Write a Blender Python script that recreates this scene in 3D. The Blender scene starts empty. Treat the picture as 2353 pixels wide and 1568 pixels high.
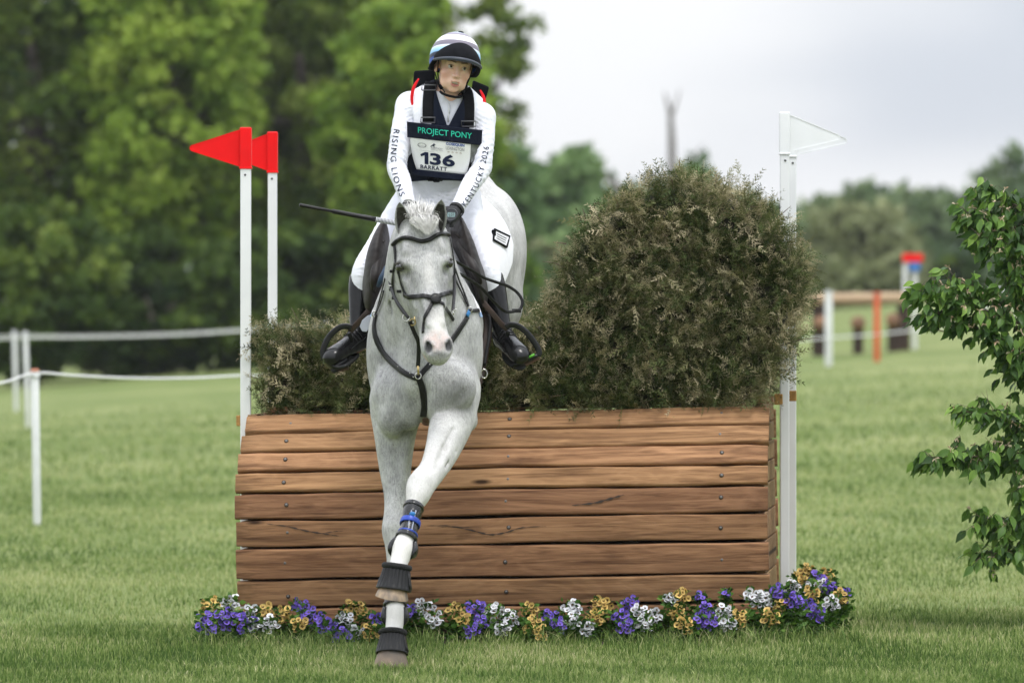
import bpy, bmesh, math, random
import numpy as np
from mathutils import Vector, Matrix, Quaternion
from mathutils.bvhtree import BVHTree

# ---------------------------------------------------------------- camera, sky, sun, exposure
S = bpy.context.scene
COL = S.collection
CAM_D, CAM_H, FPX, HX, HY = 26.0, 1.54, 12480.0, 1176.0, 728.0   # metres behind the fence, eye height, focal length / principal point in photo units
cam = bpy.data.objects.new('camera', bpy.data.cameras.new('camera'))
COL.objects.link(cam); S.camera = cam
cam.location = (0, -CAM_D, CAM_H); cam.rotation_euler = (math.radians(90), 0, 0)
cam.data.sensor_width = 36.0; cam.data.lens = FPX*36.0/2352.0
cam.data.shift_y = -56.0/2352.0
cam.data.clip_start = 0.5; cam.data.clip_end = 3000
cam.data.dof.use_dof = True; cam.data.dof.focus_distance = 24.9; cam.data.dof.aperture_fstop = 3.2

W = bpy.data.worlds.new('World'); S.world = W; W.use_nodes = True
SUN_EL, SUN_ROT = math.radians(66), math.radians(155)
def build_world():
    nt = W.node_tree; nt.nodes.clear(); N = nt.nodes.new; L = nt.links.new
    out = N('ShaderNodeOutputWorld'); bg = N('ShaderNodeBackground'); L(bg.outputs[0], out.inputs[0])
    sky = N('ShaderNodeTexSky'); sky.sky_type = 'NISHITA'; sky.sun_disc = False
    sky.sun_elevation = SUN_EL; sky.sun_rotation = SUN_ROT; sky.air_density = 1.5; sky.dust_density = 4
    tc = N('ShaderNodeTexCoord')
    sep = N('ShaderNodeSeparateXYZ'); L(tc.outputs['Generated'], sep.inputs[0])
    # cloud deck: soft grey sheets, brighter towards the zenith as under a real overcast
    mp = N('ShaderNodeMapping'); mp.inputs['Scale'].default_value = (3.2, 3.2, 9.0); mp.inputs['Location'].default_value = (7.845, 8.097, 0.163)
    L(tc.outputs['Generated'], mp.inputs[0])
    nz = N('ShaderNodeTexNoise'); nz.inputs['Scale'].default_value = 1.5; nz.inputs['Detail'].default_value = 3; nz.inputs['Roughness'].default_value = 0.45
    L(mp.outputs[0], nz.inputs['Vector'])
    rp = N('ShaderNodeValToRGB'); rp.color_ramp.interpolation = 'EASE'
    rp.color_ramp.elements[0].position = 0.40; rp.color_ramp.elements[0].color = (5.7, 6.1, 6.75, 1)
    rp.color_ramp.elements[1].position = 0.60; rp.color_ramp.elements[1].color = (8.35, 8.45, 8.65, 1)
    L(nz.outputs['Fac'], rp.inputs[0])
    zr = N('ShaderNodeMapRange'); zr.inputs[1].default_value = 0.0; zr.inputs[2].default_value = 1.0; zr.inputs[3].default_value = 1.0; zr.inputs[4].default_value = 3.0
    L(sep.outputs[2], zr.inputs[0])
    mul = N('ShaderNodeVectorMath'); mul.operation = 'SCALE'; L(rp.outputs[0], mul.inputs[0]); L(zr.outputs[0], mul.inputs['Scale'])
    mix = N('ShaderNodeMix'); mix.data_type = 'RGBA'; mix.inputs['Factor'].default_value = 0.93
    L(sky.outputs[0], mix.inputs['A']); L(mul.outputs[0], mix.inputs['B'])
    L(mix.outputs['Result'], bg.inputs[0]); bg.inputs[1].default_value = 0.1
build_world()
sun = bpy.data.objects.new('sun', bpy.data.lights.new('sun', 'SUN')); COL.objects.link(sun)
sun.data.energy = 1.5; sun.data.angle = math.radians(14); sun.data.color = (1.0, 0.97, 0.93)
def _sun():
    az = SUN_ROT   # nishita: rotation clockwise from +Y seen from above
    d = Vector((math.sin(az)*math.cos(SUN_EL), math.cos(az)*math.cos(SUN_EL), math.sin(SUN_EL)))
    sun.rotation_euler = d.to_track_quat('Z', 'Y').to_euler()
_sun()
S.view_settings.view_transform = 'Standard'; S.view_settings.look = 'None'
S.view_settings.exposure = 0.2; S.view_settings.gamma = 1.0; S.view_settings.use_curve_mapping = False
S.render.engine = 'CYCLES'
S.cycles.max_bounces = 6; S.cycles.diffuse_bounces = 3; S.cycles.transparent_max_bounces = 6; S.cycles.transmission_bounces = 4
S.cycles.use_denoising = True

# ---------------------------------------------------------------- helpers
def P(x, y, Y):
    """a place seen at photo position (x, y), standing Y metres beyond the fence -> world metres"""
    d = (CAM_D + Y)/FPX
    return Vector(((x-HX)*d, Y, CAM_H-(y-HY)*d))
def PA(x, y, Y): return np.array(P(x, y, Y))
def V3(*a): return np.array(a, float)
def nrm(v):
    v = np.asarray(v, float); return v/ (np.linalg.norm(v)+1e-12)
def ground_z(x, y):
    x = np.asarray(x, float); y = np.asarray(y, float)
    yp = np.clip(y, 0, 90); ys = 90*(1-np.exp(-np.clip(y,0,None)/140.))*1.0
    xc = np.clip(x, -25, 25)
    s = np.clip((y+6)/6, 0, 1)
    z = 0.016*xc*s + 0.0007*xc*yp + 0.0108*yp
    z = z + 0.012*np.sin(x*1.3+0.4)*np.sin(y*0.9) * np.clip(1-np.abs(y)/60, 0, 1)
    return z
def gz(x, y): return float(ground_z(x, y))

def tag(o, label=None, cat=None, group=None, kind=None):
    if label: o['label'] = label
    if cat: o['category'] = cat
    if group: o['group'] = group
    if kind: o['kind'] = kind
    return o
def empty(name, loc=(0,0,0), label=None, cat=None, group=None):
    o = bpy.data.objects.new(name, None); COL.objects.link(o); o.location = loc
    o.empty_display_size = 0.1
    return tag(o, label, cat, group)
def link(name, me, parent=None, mats=(), keep=True):
    o = bpy.data.objects.new(name, me); COL.objects.link(o)
    for m in mats:
        if m is not None and m.name not in [x.name for x in me.materials if x]: me.materials.append(m)
    if parent is not None:
        o.parent = parent
        if keep:   # mesh is given in world metres
            o.matrix_parent_inverse = Matrix.Translation(-Vector(parent.location)) if parent.rotation_euler == type(parent.rotation_euler)((0,0,0)) else parent.matrix_basis.inverted()
    return o
def mesh_np(name, verts, faces, smooth=True, mat_idx=None):
    """verts (n,3); faces: list of tuples or an (m,3|4) array"""
    me = bpy.data.meshes.new(name)
    verts = np.asarray(verts, np.float32)
    if isinstance(faces, np.ndarray) and faces.ndim == 2:
        m, k = faces.shape
        me.vertices.add(len(verts)); me.vertices.foreach_set('co', verts.ravel())
        me.loops.add(m*k); me.loops.foreach_set('vertex_index', faces.astype(np.int32).ravel())
        me.polygons.add(m); me.polygons.foreach_set('loop_start', np.arange(0, m*k, k, dtype=np.int32))
        try: me.polygons.foreach_set('loop_total', np.full(m, k, np.int32))
        except Exception: pass
        if mat_idx is not None: me.polygons.foreach_set('material_index', np.asarray(mat_idx, np.int32))
        me.polygons.foreach_set('use_smooth', np.full(m, smooth, bool))
        me.update(calc_edges=True); me.validate()
    else:
        me.from_pydata([tuple(map(float, v)) for v in verts], [], [tuple(map(int, f)) for f in faces])
        if mat_idx is not None: me.polygons.foreach_set('material_index', np.asarray(mat_idx, np.int32))
        me.polygons.foreach_set('use_smooth', np.full(len(me.polygons), smooth, bool))
        me.update()
    return me
def attr(me, name, vals, typ='FLOAT', dom='POINT'):
    a = me.attributes.new(name, typ, dom)
    v = np.asarray(vals, np.float32)
    a.data.foreach_set('value' if typ == 'FLOAT' else 'color', v.ravel())
class MB:
    """collects pieces into one mesh"""
    def __init__(s): s.v = []; s.f = []; s.n = 0; s.m = []
    def add(s, v, f, mi=0):
        v = np.asarray(v, float).reshape(-1, 3)
        s.v.append(v); s.f += [tuple(i+s.n for i in q) for q in f]; s.m += [mi]*len(f); s.n += len(v)
        return s
    def box(s, lo, hi, M=None, mi=0):
        x0,y0,z0 = lo; x1,y1,z1 = hi
        v = np.array([(x0,y0,z0),(x1,y0,z0),(x1,y1,z0),(x0,y1,z0),(x0,y0,z1),(x1,y0,z1),(x1,y1,z1),(x0,y1,z1)], float)
        if M is not None: v = np.array([M @ Vector(p) for p in v])
        return s.add(v, [(0,3,2,1),(4,5,6,7),(0,1,5,4),(1,2,6,5),(2,3,7,6),(3,0,4,7)], mi)
    def tube(s, pts, r, n=8, caps=True, mi=0, flat=None, up=None):
        """round (or flat = width/thickness) tube along pts; r scalar or list"""
        pts = [np.asarray(p, float) for p in pts]; m = len(pts)
        rs = [r]*m if np.isscalar(r) else list(r)
        V = []; prev = None
        for i, p in enumerate(pts):
            t = nrm(pts[min(i+1,m-1)]-pts[max(i-1,0)])
            if up is not None: a = nrm(np.cross(up if np.ndim(up)==1 else up[i], t))
            else:
                if prev is None: a = nrm(np.cross(t, (0,0,1) if abs(t[2])<0.9 else (1,0,0)))
                else: a = nrm(prev - t*np.dot(prev, t))
            prev = a; b = np.cross(t, a)
            ra, rb = (rs[i], rs[i]) if flat is None else (rs[i]*flat[0], rs[i]*flat[1])
            for k in range(n):
                th = 2*math.pi*k/n + (math.pi/n)
                c, sn = math.cos(th), math.sin(th)
                if flat is not None:   # superellipse, strap-like
                    c = math.copysign(abs(c)**0.5, c); sn = math.copysign(abs(sn)**0.5, sn)
                V.append(p + a*ra*c + b*rb*sn)
        F = []
        for i in range(m-1):
            for k in range(n):
                F.append((i*n+k, i*n+(k+1)%n, (i+1)*n+(k+1)%n, (i+1)*n+k))
        if caps: F.append(tuple(range(n-1,-1,-1))); F.append(tuple((m-1)*n+k for k in range(n)))
        return s.add(V, F, mi)
    def lathe(s, prof, M=None, n=20, mi=0):
        """prof: list of (r, z)"""
        V = [(r*math.cos(2*math.pi*k/n), r*math.sin(2*math.pi*k/n), z) for r, z in prof for k in range(n)]
        V = np.array(V, float)
        if M is not None: V = np.array([M @ Vector(p) for p in V])
        F = [(i*n+k, i*n+(k+1)%n, (i+1)*n+(k+1)%n, (i+1)*n+k) for i in range(len(prof)-1) for k in range(n)]
        F.append(tuple(range(n-1,-1,-1))); F.append(tuple((len(prof)-1)*n+k for k in range(n)))
        return s.add(V, F, mi)
    def mesh(s, name, smooth=True):
        return mesh_np(name, np.concatenate(s.v), s.f, smooth, s.m)
    def build(s, name, mats, parent=None, smooth=True):
        if not isinstance(mats, (list, tuple)): mats = [mats]
        return link(name, s.mesh(name, smooth), parent, mats)
def spline(pts, n=8):
    """Catmull-Rom through rows of numbers"""
    p = np.asarray(pts, float); p = np.vstack([2*p[0]-p[1], p, 2*p[-1]-p[-2]]); out = []
    for i in range(1, len(p)-2):
        for k in range(n):
            t = k/n; a,b,c,d = p[i-1],p[i],p[i+1],p[i+2]
            out.append(0.5*((2*b)+(-a+c)*t+(2*a-5*b+4*c-d)*t*t+(-a+3*b-3*c+d)*t**3))
    out.append(p[-2]); return np.array(out)
def mod_bevel(o, w, seg=2):
    m = o.modifiers.new('bevel', 'BEVEL'); m.width = w; m.segments = seg; m.limit_method = 'ANGLE'; return o

# ---------------------------------------------------------------- implicit-surface modelling (smooth unions meshed by surface nets)
class Sdf:
    def __init__(s, lo, hi, h):
        s.lo = np.asarray(lo, float); s.h = h
        s.n = np.ceil((np.asarray(hi, float)-s.lo)/h).astype(int)+1
        s.D = np.full(s.n, 0.5, np.float32)
        s.ax = [(s.lo[i]+h*np.arange(s.n[i])).astype(np.float32) for i in range(3)]
    def block(s, lo, hi):
        a = np.clip(np.floor((np.asarray(lo)-s.lo)/s.h).astype(int), 0, s.n-1)
        b = np.clip(np.ceil((np.asarray(hi)-s.lo)/s.h).astype(int)+1, 1, s.n)
        if np.any(b <= a): return None, None
        sl = tuple(slice(a[i], b[i]) for i in range(3))
        X = s.ax[0][sl[0]][:,None,None]; Y = s.ax[1][sl[1]][None,:,None]; Z = s.ax[2][sl[2]][None,None,:]
        return sl, (X, Y, Z)
    def put(s, sl, d, k, op='U'):
        A = s.D[sl]; d = d.astype(np.float32)
        if op == 'U':
            if k <= 0: R = np.minimum(A, d)
            else:
                h = np.clip(0.5+0.5*(A-d)/k, 0, 1); R = A*(1-h)+d*h-k*h*(1-h)
        elif op == 'S':
            d = -d
            if k <= 0: R = np.maximum(A, d)
            else:
                h = np.clip(0.5-0.5*(A-d)/k, 0, 1); R = A*(1-h)+d*h+k*h*(1-h)
        elif op == 'I': R = np.maximum(A, d)
        s.D[sl] = R
    def ell(s, c, r, R=None, k=0.03, op='U'):
        c = np.asarray(c, float); r = np.asarray(r, float)*np.ones(3); m = r.max()+k+2*s.h
        sl, g = s.block(c-m, c+m)
        if sl is None: return
        q = [g[i]-np.float32(c[i]) for i in range(3)]
        if R is not None:
            R = np.asarray(R, np.float32); q = [q[0]*R[i][0]+q[1]*R[i][1]+q[2]*R[i][2] for i in range(3)]
        rf = r.astype(np.float32)
        k0 = np.sqrt((q[0]/rf[0])**2+(q[1]/rf[1])**2+(q[2]/rf[2])**2)
        k1 = np.sqrt((q[0]/rf[0]**2)**2+(q[1]/rf[1]**2)**2+(q[2]/rf[2]**2)**2)+np.float32(1e-6)
        s.put(sl, k0*(k0-1)/k1, k, op)
    def cap(s, a, b, ra, rb, side=None, k=0.02, op='U'):
        """tapered capsule; ra, rb scalars or (half width along side, half depth)"""
        a = np.asarray(a, float); b = np.asarray(b, float)
        ra = np.asarray(ra, float)*np.ones(2); rb = np.asarray(rb, float)*np.ones(2)
        m = max(ra.max(), rb.max())+k+2*s.h
        sl, g = s.block(np.minimum(a,b)-m, np.maximum(a,b)+m)
        if sl is None: return
        ax = b-a; L = np.linalg.norm(ax)+1e-9; ax = ax/L
        sd = np.array([1,0,0.]) if side is None else np.asarray(side, float)
        if np.linalg.norm(sd-ax*np.dot(sd, ax)) < .15*np.linalg.norm(sd): sd = np.roll(sd, 1)
        sd = nrm(sd-ax*np.dot(sd, ax)); up = np.cross(ax, sd)
        f = np.float32
        q = [g[i]-f(a[i]) for i in range(3)]
        t = q[0]*f(ax[0])+q[1]*f(ax[1])+q[2]*f(ax[2])
        u = q[0]*f(sd[0])+q[1]*f(sd[1])+q[2]*f(sd[2])
        v = q[0]*f(up[0])+q[1]*f(up[1])+q[2]*f(up[2])
        tc = np.clip(t/f(L), 0, 1); w = t-tc*f(L)
        ru = f(ra[0])+f(rb[0]-ra[0])*tc; rv = f(ra[1])+f(rb[1]-ra[1])*tc; rm = np.minimum(ru, rv)
        k0 = np.sqrt((u/ru)**2+(v/rv)**2+(w/rm)**2)
        k1 = np.sqrt((u/ru**2)**2+(v/rv**2)**2+(w/rm**2)**2)+f(1e-6)
        s.put(sl, k0*(k0-1)/k1, k, op)
    def loft(s, st, side=None, k=0.02, n=3, k2=0.012):
        """st rows: (point, half width, half depth)"""
        rows = np.array([list(p)+[a, b] for p, a, b in st]); q = spline(rows, n)
        for i in range(len(q)-1):
            s.cap(q[i][:3], q[i+1][:3], np.maximum(q[i][3:5], 0.004), np.maximum(q[i+1][3:5], 0.004), side, k if i == 0 else min(k, k2) if i < 2 else k2)
    def fold(s, c, axis, sig, wl, amp, ph=0.0, tilt=(0,0,0)):
        """cloth creases: ripples across axis, fading away from c"""
        c = np.asarray(c, float); sl, g = s.block(c-sig*2.6, c+sig*2.6)
        if sl is None: return
        ax = nrm(nrm(axis)+np.asarray(tilt, float)); f = np.float32
        q = [g[i]-f(c[i]) for i in range(3)]; r2 = q[0]**2+q[1]**2+q[2]**2; t = q[0]*f(ax[0])+q[1]*f(ax[1])+q[2]*f(ax[2])
        w = np.sin(t*f(2*np.pi/wl)+f(ph)+f(1.3)*np.sin(q[0]*f(38)+q[2]*f(23)))
        s.D[sl] += f(amp)*(np.abs(w)-f(.6))*np.exp(-r2/f(sig*sig))
    def half(s, p, nvec, k=0.0):
        """keep the side nvec points away from"""
        nvec = nrm(nvec).astype(np.float32); p = np.asarray(p, np.float32)
        sl, g = s.block(s.lo, s.lo+s.h*s.n)
        d = (g[0]-p[0])*nvec[0]+(g[1]-p[1])*nvec[1]+(g[2]-p[2])*nvec[2]
        s.put(sl, d, 0, 'I')
    def copy(s):
        c = Sdf.__new__(Sdf); c.lo = s.lo; c.h = s.h; c.n = s.n; c.ax = s.ax; c.D = s.D.copy(); return c
    def sample(s, pts):
        g = (np.asarray(pts, float)-s.lo)/s.h; i = np.clip(np.floor(g).astype(int), 0, s.n-2); f = g-i; out = 0
        for dx in (0,1):
            for dy in (0,1):
                for dz in (0,1):
                    w = (f[:,0] if dx else 1-f[:,0])*(f[:,1] if dy else 1-f[:,1])*(f[:,2] if dz else 1-f[:,2])
                    out = out + w*s.D[i[:,0]+dx, i[:,1]+dy, i[:,2]+dz]
        return out
    def nets(s, iso=0.0, smooth=1):
        D = s.D-np.float32(iso); n = s.n; neg = D < 0
        c = np.zeros(n-1, np.uint8)
        for dx in (0,1):
            for dy in (0,1):
                for dz in (0,1):
                    c += neg[dx:n[0]-1+dx, dy:n[1]-1+dy, dz:n[2]-1+dz]
        idx = np.argwhere((c > 0) & (c < 8))
        vid = np.full(n-1, -1, np.int32); vid[tuple(idx.T)] = np.arange(len(idx))
        acc = np.zeros((len(idx), 3)); cnt = np.zeros(len(idx))
        off = [(x,y,z) for x in (0,1) for y in (0,1) for z in (0,1)]
        for a in off:
            for ax in range(3):
                if a[ax]: continue
                b = list(a); b[ax] = 1
                da = D[idx[:,0]+a[0], idx[:,1]+a[1], idx[:,2]+a[2]]; db = D[idx[:,0]+b[0], idx[:,1]+b[1], idx[:,2]+b[2]]
                m = (da < 0) != (db < 0); t = da[m]/(da[m]-db[m])
                p = np.zeros((m.sum(), 3)); p += a; p[:,ax] += t
                acc[m] += p; cnt[m] += 1
        V = s.lo+s.h*(idx+acc/cnt[:,None])
        F = []
        for ax in range(3):
            sl0 = [slice(1, n[i]-1) for i in range(3)]; sl0[ax] = slice(0, n[ax]-1)
            sl1 = list(sl0); sl1[ax] = slice(1, n[ax])
            A = neg[tuple(sl0)]; B = neg[tuple(sl1)]; e = np.argwhere(A != B)
            if not len(e): continue
            st = A[tuple(e.T)]
            e = e+np.array([0 if i == ax else 1 for i in range(3)])
            u, v = (ax+1) % 3, (ax+2) % 3
            def q(du, dv):
                w = e.copy(); w[:,u] -= du; w[:,v] -= dv; return vid[tuple(w.T)]
            f = np.stack([q(1,1), q(0,1), q(0,0), q(1,0)], 1)
            f[~st] = f[~st][:, ::-1]; F.append(f)
        F = np.concatenate(F)
        for _ in range(smooth):   # light relaxation
            e = np.concatenate([F[:,[0,1]], F[:,[1,2]], F[:,[2,3]], F[:,[3,0]]])
            sm = np.zeros_like(V); ct = np.zeros(len(V))
            for j in range(3): sm[:,j] = np.bincount(e[:,0], V[e[:,1],j], len(V))+np.bincount(e[:,1], V[e[:,0],j], len(V))
            ct = np.bincount(e[:,0], minlength=len(V))+np.bincount(e[:,1], minlength=len(V))
            V = V*0.5+0.5*sm/ct[:,None]
        return V, F

# ---------------------------------------------------------------- materials
def mat(name, col=(0.5,0.5,0.5), rough=0.6, var=0.0, scale=20.0, bump=0.0, bscale=None, spec=0.5, metal=0.0, stretch=None, col2=None, coat=0.0, sub=0.0, sheen=0.0, trans=0.0):
    m = bpy.data.materials.new(name); m.use_nodes = True
    nt = m.node_tree; b = nt.nodes['Principled BSDF']; N = nt.nodes.new; L = nt.links.new
    b.inputs['Base Color'].default_value = (*col, 1); b.inputs['Roughness'].default_value = rough
    b.inputs['Specular IOR Level'].default_value = spec; b.inputs['Metallic'].default_value = metal
    b.inputs['Coat Weight'].default_value = coat
    if sheen: b.inputs['Sheen Weight'].default_value = sheen
    if sub:
        b.inputs['Subsurface Weight'].default_value = sub; b.inputs['Subsurface Radius'].default_value = (0.012, 0.005, 0.003); b.inputs['Subsurface Scale'].default_value = 0.6
    if var or bump or col2:
        tc = N('ShaderNodeTexCoord'); mp = N('ShaderNodeMapping'); L(tc.outputs['Object'], mp.inputs[0])
        if stretch: mp.inputs['Scale'].default_value = stretch
        nz = N('ShaderNodeTexNoise'); nz.inputs['Scale'].default_value = scale; nz.inputs['Detail'].default_value = 5; L(mp.outputs[0], nz.inputs['Vector'])
        if var or col2:
            c2 = col2 if col2 else tuple(max(0, c*(1-var)) for c in col)
            c1 = col if col2 else tuple(min(1, c*(1+var)) for c in col)
            rp = N('ShaderNodeValToRGB'); rp.color_ramp.elements[0].position = 0.35; rp.color_ramp.elements[1].position = 0.65
            rp.color_ramp.elements[0].color = (*c1, 1); rp.color_ramp.elements[1].color = (*c2, 1)
            L(nz.outputs['Fac'], rp.inputs[0]); L(rp.outputs[0], b.inputs['Base Color'])
        if bump:
            n2 = nz
            if bscale:
                n2 = N('ShaderNodeTexNoise'); n2.inputs['Scale'].default_value = bscale; n2.inputs['Detail'].default_value = 4; L(mp.outputs[0], n2.inputs['Vector'])
            bp = N('ShaderNodeBump'); bp.inputs['Strength'].default_value = 1.0; bp.inputs['Distance'].default_value = bump
            L(n2.outputs['Fac'], bp.inputs['Height']); L(bp.outputs[0], b.inputs['Normal'])
    return m
def nodes_of(m): return m.node_tree.nodes, m.node_tree.links
def leaf_mat(name, ramp_els, rough=.55, attr_name='c', trans=.25, spec=.12):
    m = bpy.data.materials.new(name); m.use_nodes = True; N0, L0 = nodes_of(m); b = N0['Principled BSDF']; N = N0.new; L = L0.new
    a = N('ShaderNodeAttribute'); a.attribute_name = attr_name
    q = N('ShaderNodeValToRGB'); e = q.color_ramp.elements
    while len(e) < len(ramp_els): e.new(.5)
    for i, (p, c) in enumerate(ramp_els): e[i].position = p; e[i].color = (*c, 1)
    L(a.outputs['Fac'], q.inputs[0]); L(q.outputs[0], b.inputs['Base Color']); b.inputs['Roughness'].default_value = rough; b.inputs['Specular IOR Level'].default_value = spec
    if trans:
        t = N('ShaderNodeBsdfTranslucent'); L(q.outputs[0], t.inputs[0]); mx = N('ShaderNodeMixShader'); mx.inputs[0].default_value = trans
        L(b.outputs[0], mx.inputs[1]); L(t.outputs[0], mx.inputs[2]); L(mx.outputs[0], N0['Material Output'].inputs[0])
    return m
def ball(V, c, r, soft=0.5):
    d = np.linalg.norm((V-np.asarray(c))/np.asarray(r), axis=1); return np.clip((1-d)/soft, 0, 1)
# ================================================================ ground and grass
def ground_mat():
    m = bpy.data.materials.new('mown_turf'); m.use_nodes = True; N0, L0 = nodes_of(m); b = N0['Principled BSDF']; N = N0.new; L = L0.new
    tc = N('ShaderNodeTexCoord')
    def noise(sc, det, stretch):
        mp = N('ShaderNodeMapping'); mp.inputs['Scale'].default_value = stretch; L(tc.outputs['Object'], mp.inputs[0])
        q = N('ShaderNodeTexNoise'); q.inputs['Scale'].default_value = sc; q.inputs['Detail'].default_value = det; L(mp.outputs[0], q.inputs['Vector']); return q.outputs['Fac']
    def ramp(x, es):
        q = N('ShaderNodeValToRGB'); e = q.color_ramp.elements
        while len(e) < len(es): e.new(.5)
        for i, (p, c) in enumerate(es): e[i].position = p; e[i].color = (*c, 1)
        L(x, q.inputs[0]); return q.outputs[0]
    def mix(f, a, c, mode='MIX'):
        q = N('ShaderNodeMix'); q.data_type = 'RGBA'; q.blend_type = mode
        if isinstance(f, float): q.inputs['Factor'].default_value = f
        else: L(f, q.inputs['Factor'])
        L(a, q.inputs['A']); L(c, q.inputs['B']); return q.outputs['Result']
    c1 = ramp(noise(.9, 6, (1,.35,1)), [(.30,(.105,.15,.042)),(.5,(.18,.22,.07)),(.70,(.28,.30,.125))])   # mown swathes, paler where dry
    c2 = ramp(noise(.16, 3, (.25,1.6,1)), [(.38,(.10,.165,.042)),(.62,(.29,.325,.14))])
    c3 = ramp(noise(40, 3, (1,1,1)), [(.3,(.07,.10,.03)),(.7,(.24,.265,.11))])
    L(mix(.28, mix(.5, c1, c2), c3), b.inputs['Base Color']); b.inputs['Roughness'].default_value = .9; b.inputs['Specular IOR Level'].default_value = .1
    bp = N('ShaderNodeBump'); bp.inputs['Distance'].default_value = .04; L(noise(30, 5, (1,1,1)), bp.inputs['Height']); L(bp.outputs[0], b.inputs['Normal'])
    return m
def build_ground():
    xs = np.unique(np.concatenate([np.linspace(-12,12,97), np.linspace(-60,60,61), np.linspace(-280,280,29)]))
    ys = np.unique(np.concatenate([np.linspace(-8,12,81), np.linspace(-34,100,60), np.linspace(-34,560,32)]))
    X, Y = np.meshgrid(xs, ys, indexing='ij'); Z = ground_z(X, Y)
    V = np.stack([X,Y,Z], -1).reshape(-1,3); nx, ny = len(xs), len(ys)
    i, j = np.meshgrid(np.arange(nx-1), np.arange(ny-1), indexing='ij'); a = (i*ny+j).ravel()
    o = link('ground', mesh_np('ground', V, np.stack([a, a+ny, a+ny+1, a+1], 1)), None, [ground_mat()])
    tag(o, 'wide mown grass field rising gently to the right', 'field', kind='structure')
build_ground()
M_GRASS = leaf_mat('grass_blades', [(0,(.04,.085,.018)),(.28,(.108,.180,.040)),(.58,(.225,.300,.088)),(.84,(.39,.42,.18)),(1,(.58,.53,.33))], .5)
def blades(xy, hgt, wid, rng, bend=.5, cmean=.47, cvar=.26, lean=False):
    n = len(xy); z = ground_z(xy[:,0], xy[:,1]); th = rng.uniform(0, 2*np.pi, n)
    d = np.stack([np.cos(th), np.sin(th), 0*th], 1); ph = rng.uniform(0, 2*np.pi, n); sd = np.stack([np.cos(ph), np.sin(ph), 0*ph], 1)
    h = hgt*rng.uniform(.45,1.25,n); bn = bend*rng.uniform(.1,1.3,n)*h; w = wid*rng.uniform(.6,1.3,n)
    b = np.stack([xy[:,0], xy[:,1], z-.004], 1); up = V3(0,0,1)
    m1 = b+up*(h*.55)[:,None]+d*(bn*.35)[:,None]; t = b+up*(h*(1-.25*np.clip(bn/h,0,1)))[:,None]+d*bn[:,None]
    W_ = sd*w[:,None]*.5
    V = np.stack([b-W_, b+W_, m1+W_*.8, m1-W_*.8, t], 1).reshape(-1,3)
    k = np.arange(n)*5
    T = np.concatenate([np.stack([k,k+1,k+2],1), np.stack([k,k+2,k+3],1), np.stack([k+3,k+2,k+4],1)])
    if lean: T = np.stack([k,k+1,k+4],1)
    c = np.clip(rng.normal(cmean, cvar, n), 0, 1)
    # patchy turf: drier and greener areas
    c = np.clip(c+.20*np.sin(xy[:,0]*1.7+np.sin(xy[:,1]*1.1)*1.5)*np.sin(xy[:,1]*1.3+.7)+.12*np.sin(xy[:,1]*.62+.5*np.sin(xy[:,0]*.7))+.12*np.sin(xy[:,0]*6.1+xy[:,1]*4.3+2*np.sin(xy[:,1]*2.7)), 0, 1)
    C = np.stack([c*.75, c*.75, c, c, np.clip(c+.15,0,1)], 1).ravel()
    if lean: V = V.reshape(-1,5,3)[:,[0,1,4]].reshape(-1,3); k3 = np.arange(n)*3; T = np.stack([k3,k3+1,k3+2],1); C = C.reshape(-1,5)[:,[0,1,4]].ravel()
    return V, T, C
def build_grass():
    rng = np.random.default_rng(3); Vs, Ts, Cs = [], [], []; off = 0
    def put(v, t, c):
        nonlocal off
        Vs.append(v); Ts.append(t+off); Cs.append(c); off += len(v)
    for y0, y1, dens, h, w in ((-4.6,-1.6,4600,.044,.0038),(-1.6,1.5,3400,.044,.0042),(1.5,8,1300,.045,.006),(8,20,520,.045,.010),(20,52,110,.07,.018)):
        hw = (26+y1)*1230/FPX*1.32; n = int(dens*(y1-y0)*2*hw)
        xy = np.stack([rng.uniform(-hw,hw,n), rng.uniform(y0,y1,n)], 1)
        xy = xy[np.abs(xy[:,0]) < (26+xy[:,1])*1215/FPX*1.3]
        u = (xy[:,0]+.044)*UC-xy[:,1]*US; v = (xy[:,0]+.044)*US+xy[:,1]*UC     # keep the fence footprint clear
        bed = (np.abs(u) < 1.36) & (v > -.44+.03*np.sin(u*7)) & (v < .2); xy = xy[~(((np.abs(u) < 1.26) & (v > .06) & (v < 1.15)) | (bed & (rng.random(len(u)) < .85)))]
        if y0 >= 20: xy = xy[rng.random(len(xy)) < np.clip((52-xy[:,1])/30, 0, 1)]
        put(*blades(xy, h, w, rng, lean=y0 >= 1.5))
    # longer tufts round the flower bed and loose in the turf
    for i in range(230):
        if i < 170:
            u = rng.uniform(-1.62,1.75); v = rng.uniform(-.62,-.40)
            if u > 1.35: v += (u-1.35)*.7
            c = (-.044+u*UC+v*US, -u*US+v*UC); n, h = 20, rng.uniform(.06,.11)
        else:
            c = (rng.uniform(-2.3,2.3), rng.uniform(-4.2,0)); n, h = 16, rng.uniform(.07,.10)
        xy = np.array(c)+rng.normal(0,.035,(n,2)); put(*blades(xy, h, .0045, rng, .7, .42, .25))
    me = mesh_np('grass', np.concatenate(Vs), np.concatenate(Ts), True); attr(me, 'c', np.concatenate(Cs))
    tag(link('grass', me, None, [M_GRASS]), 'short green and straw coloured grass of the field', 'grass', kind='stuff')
UC, US = math.cos(math.radians(5.7)), math.sin(math.radians(5.7))
build_grass()
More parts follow.
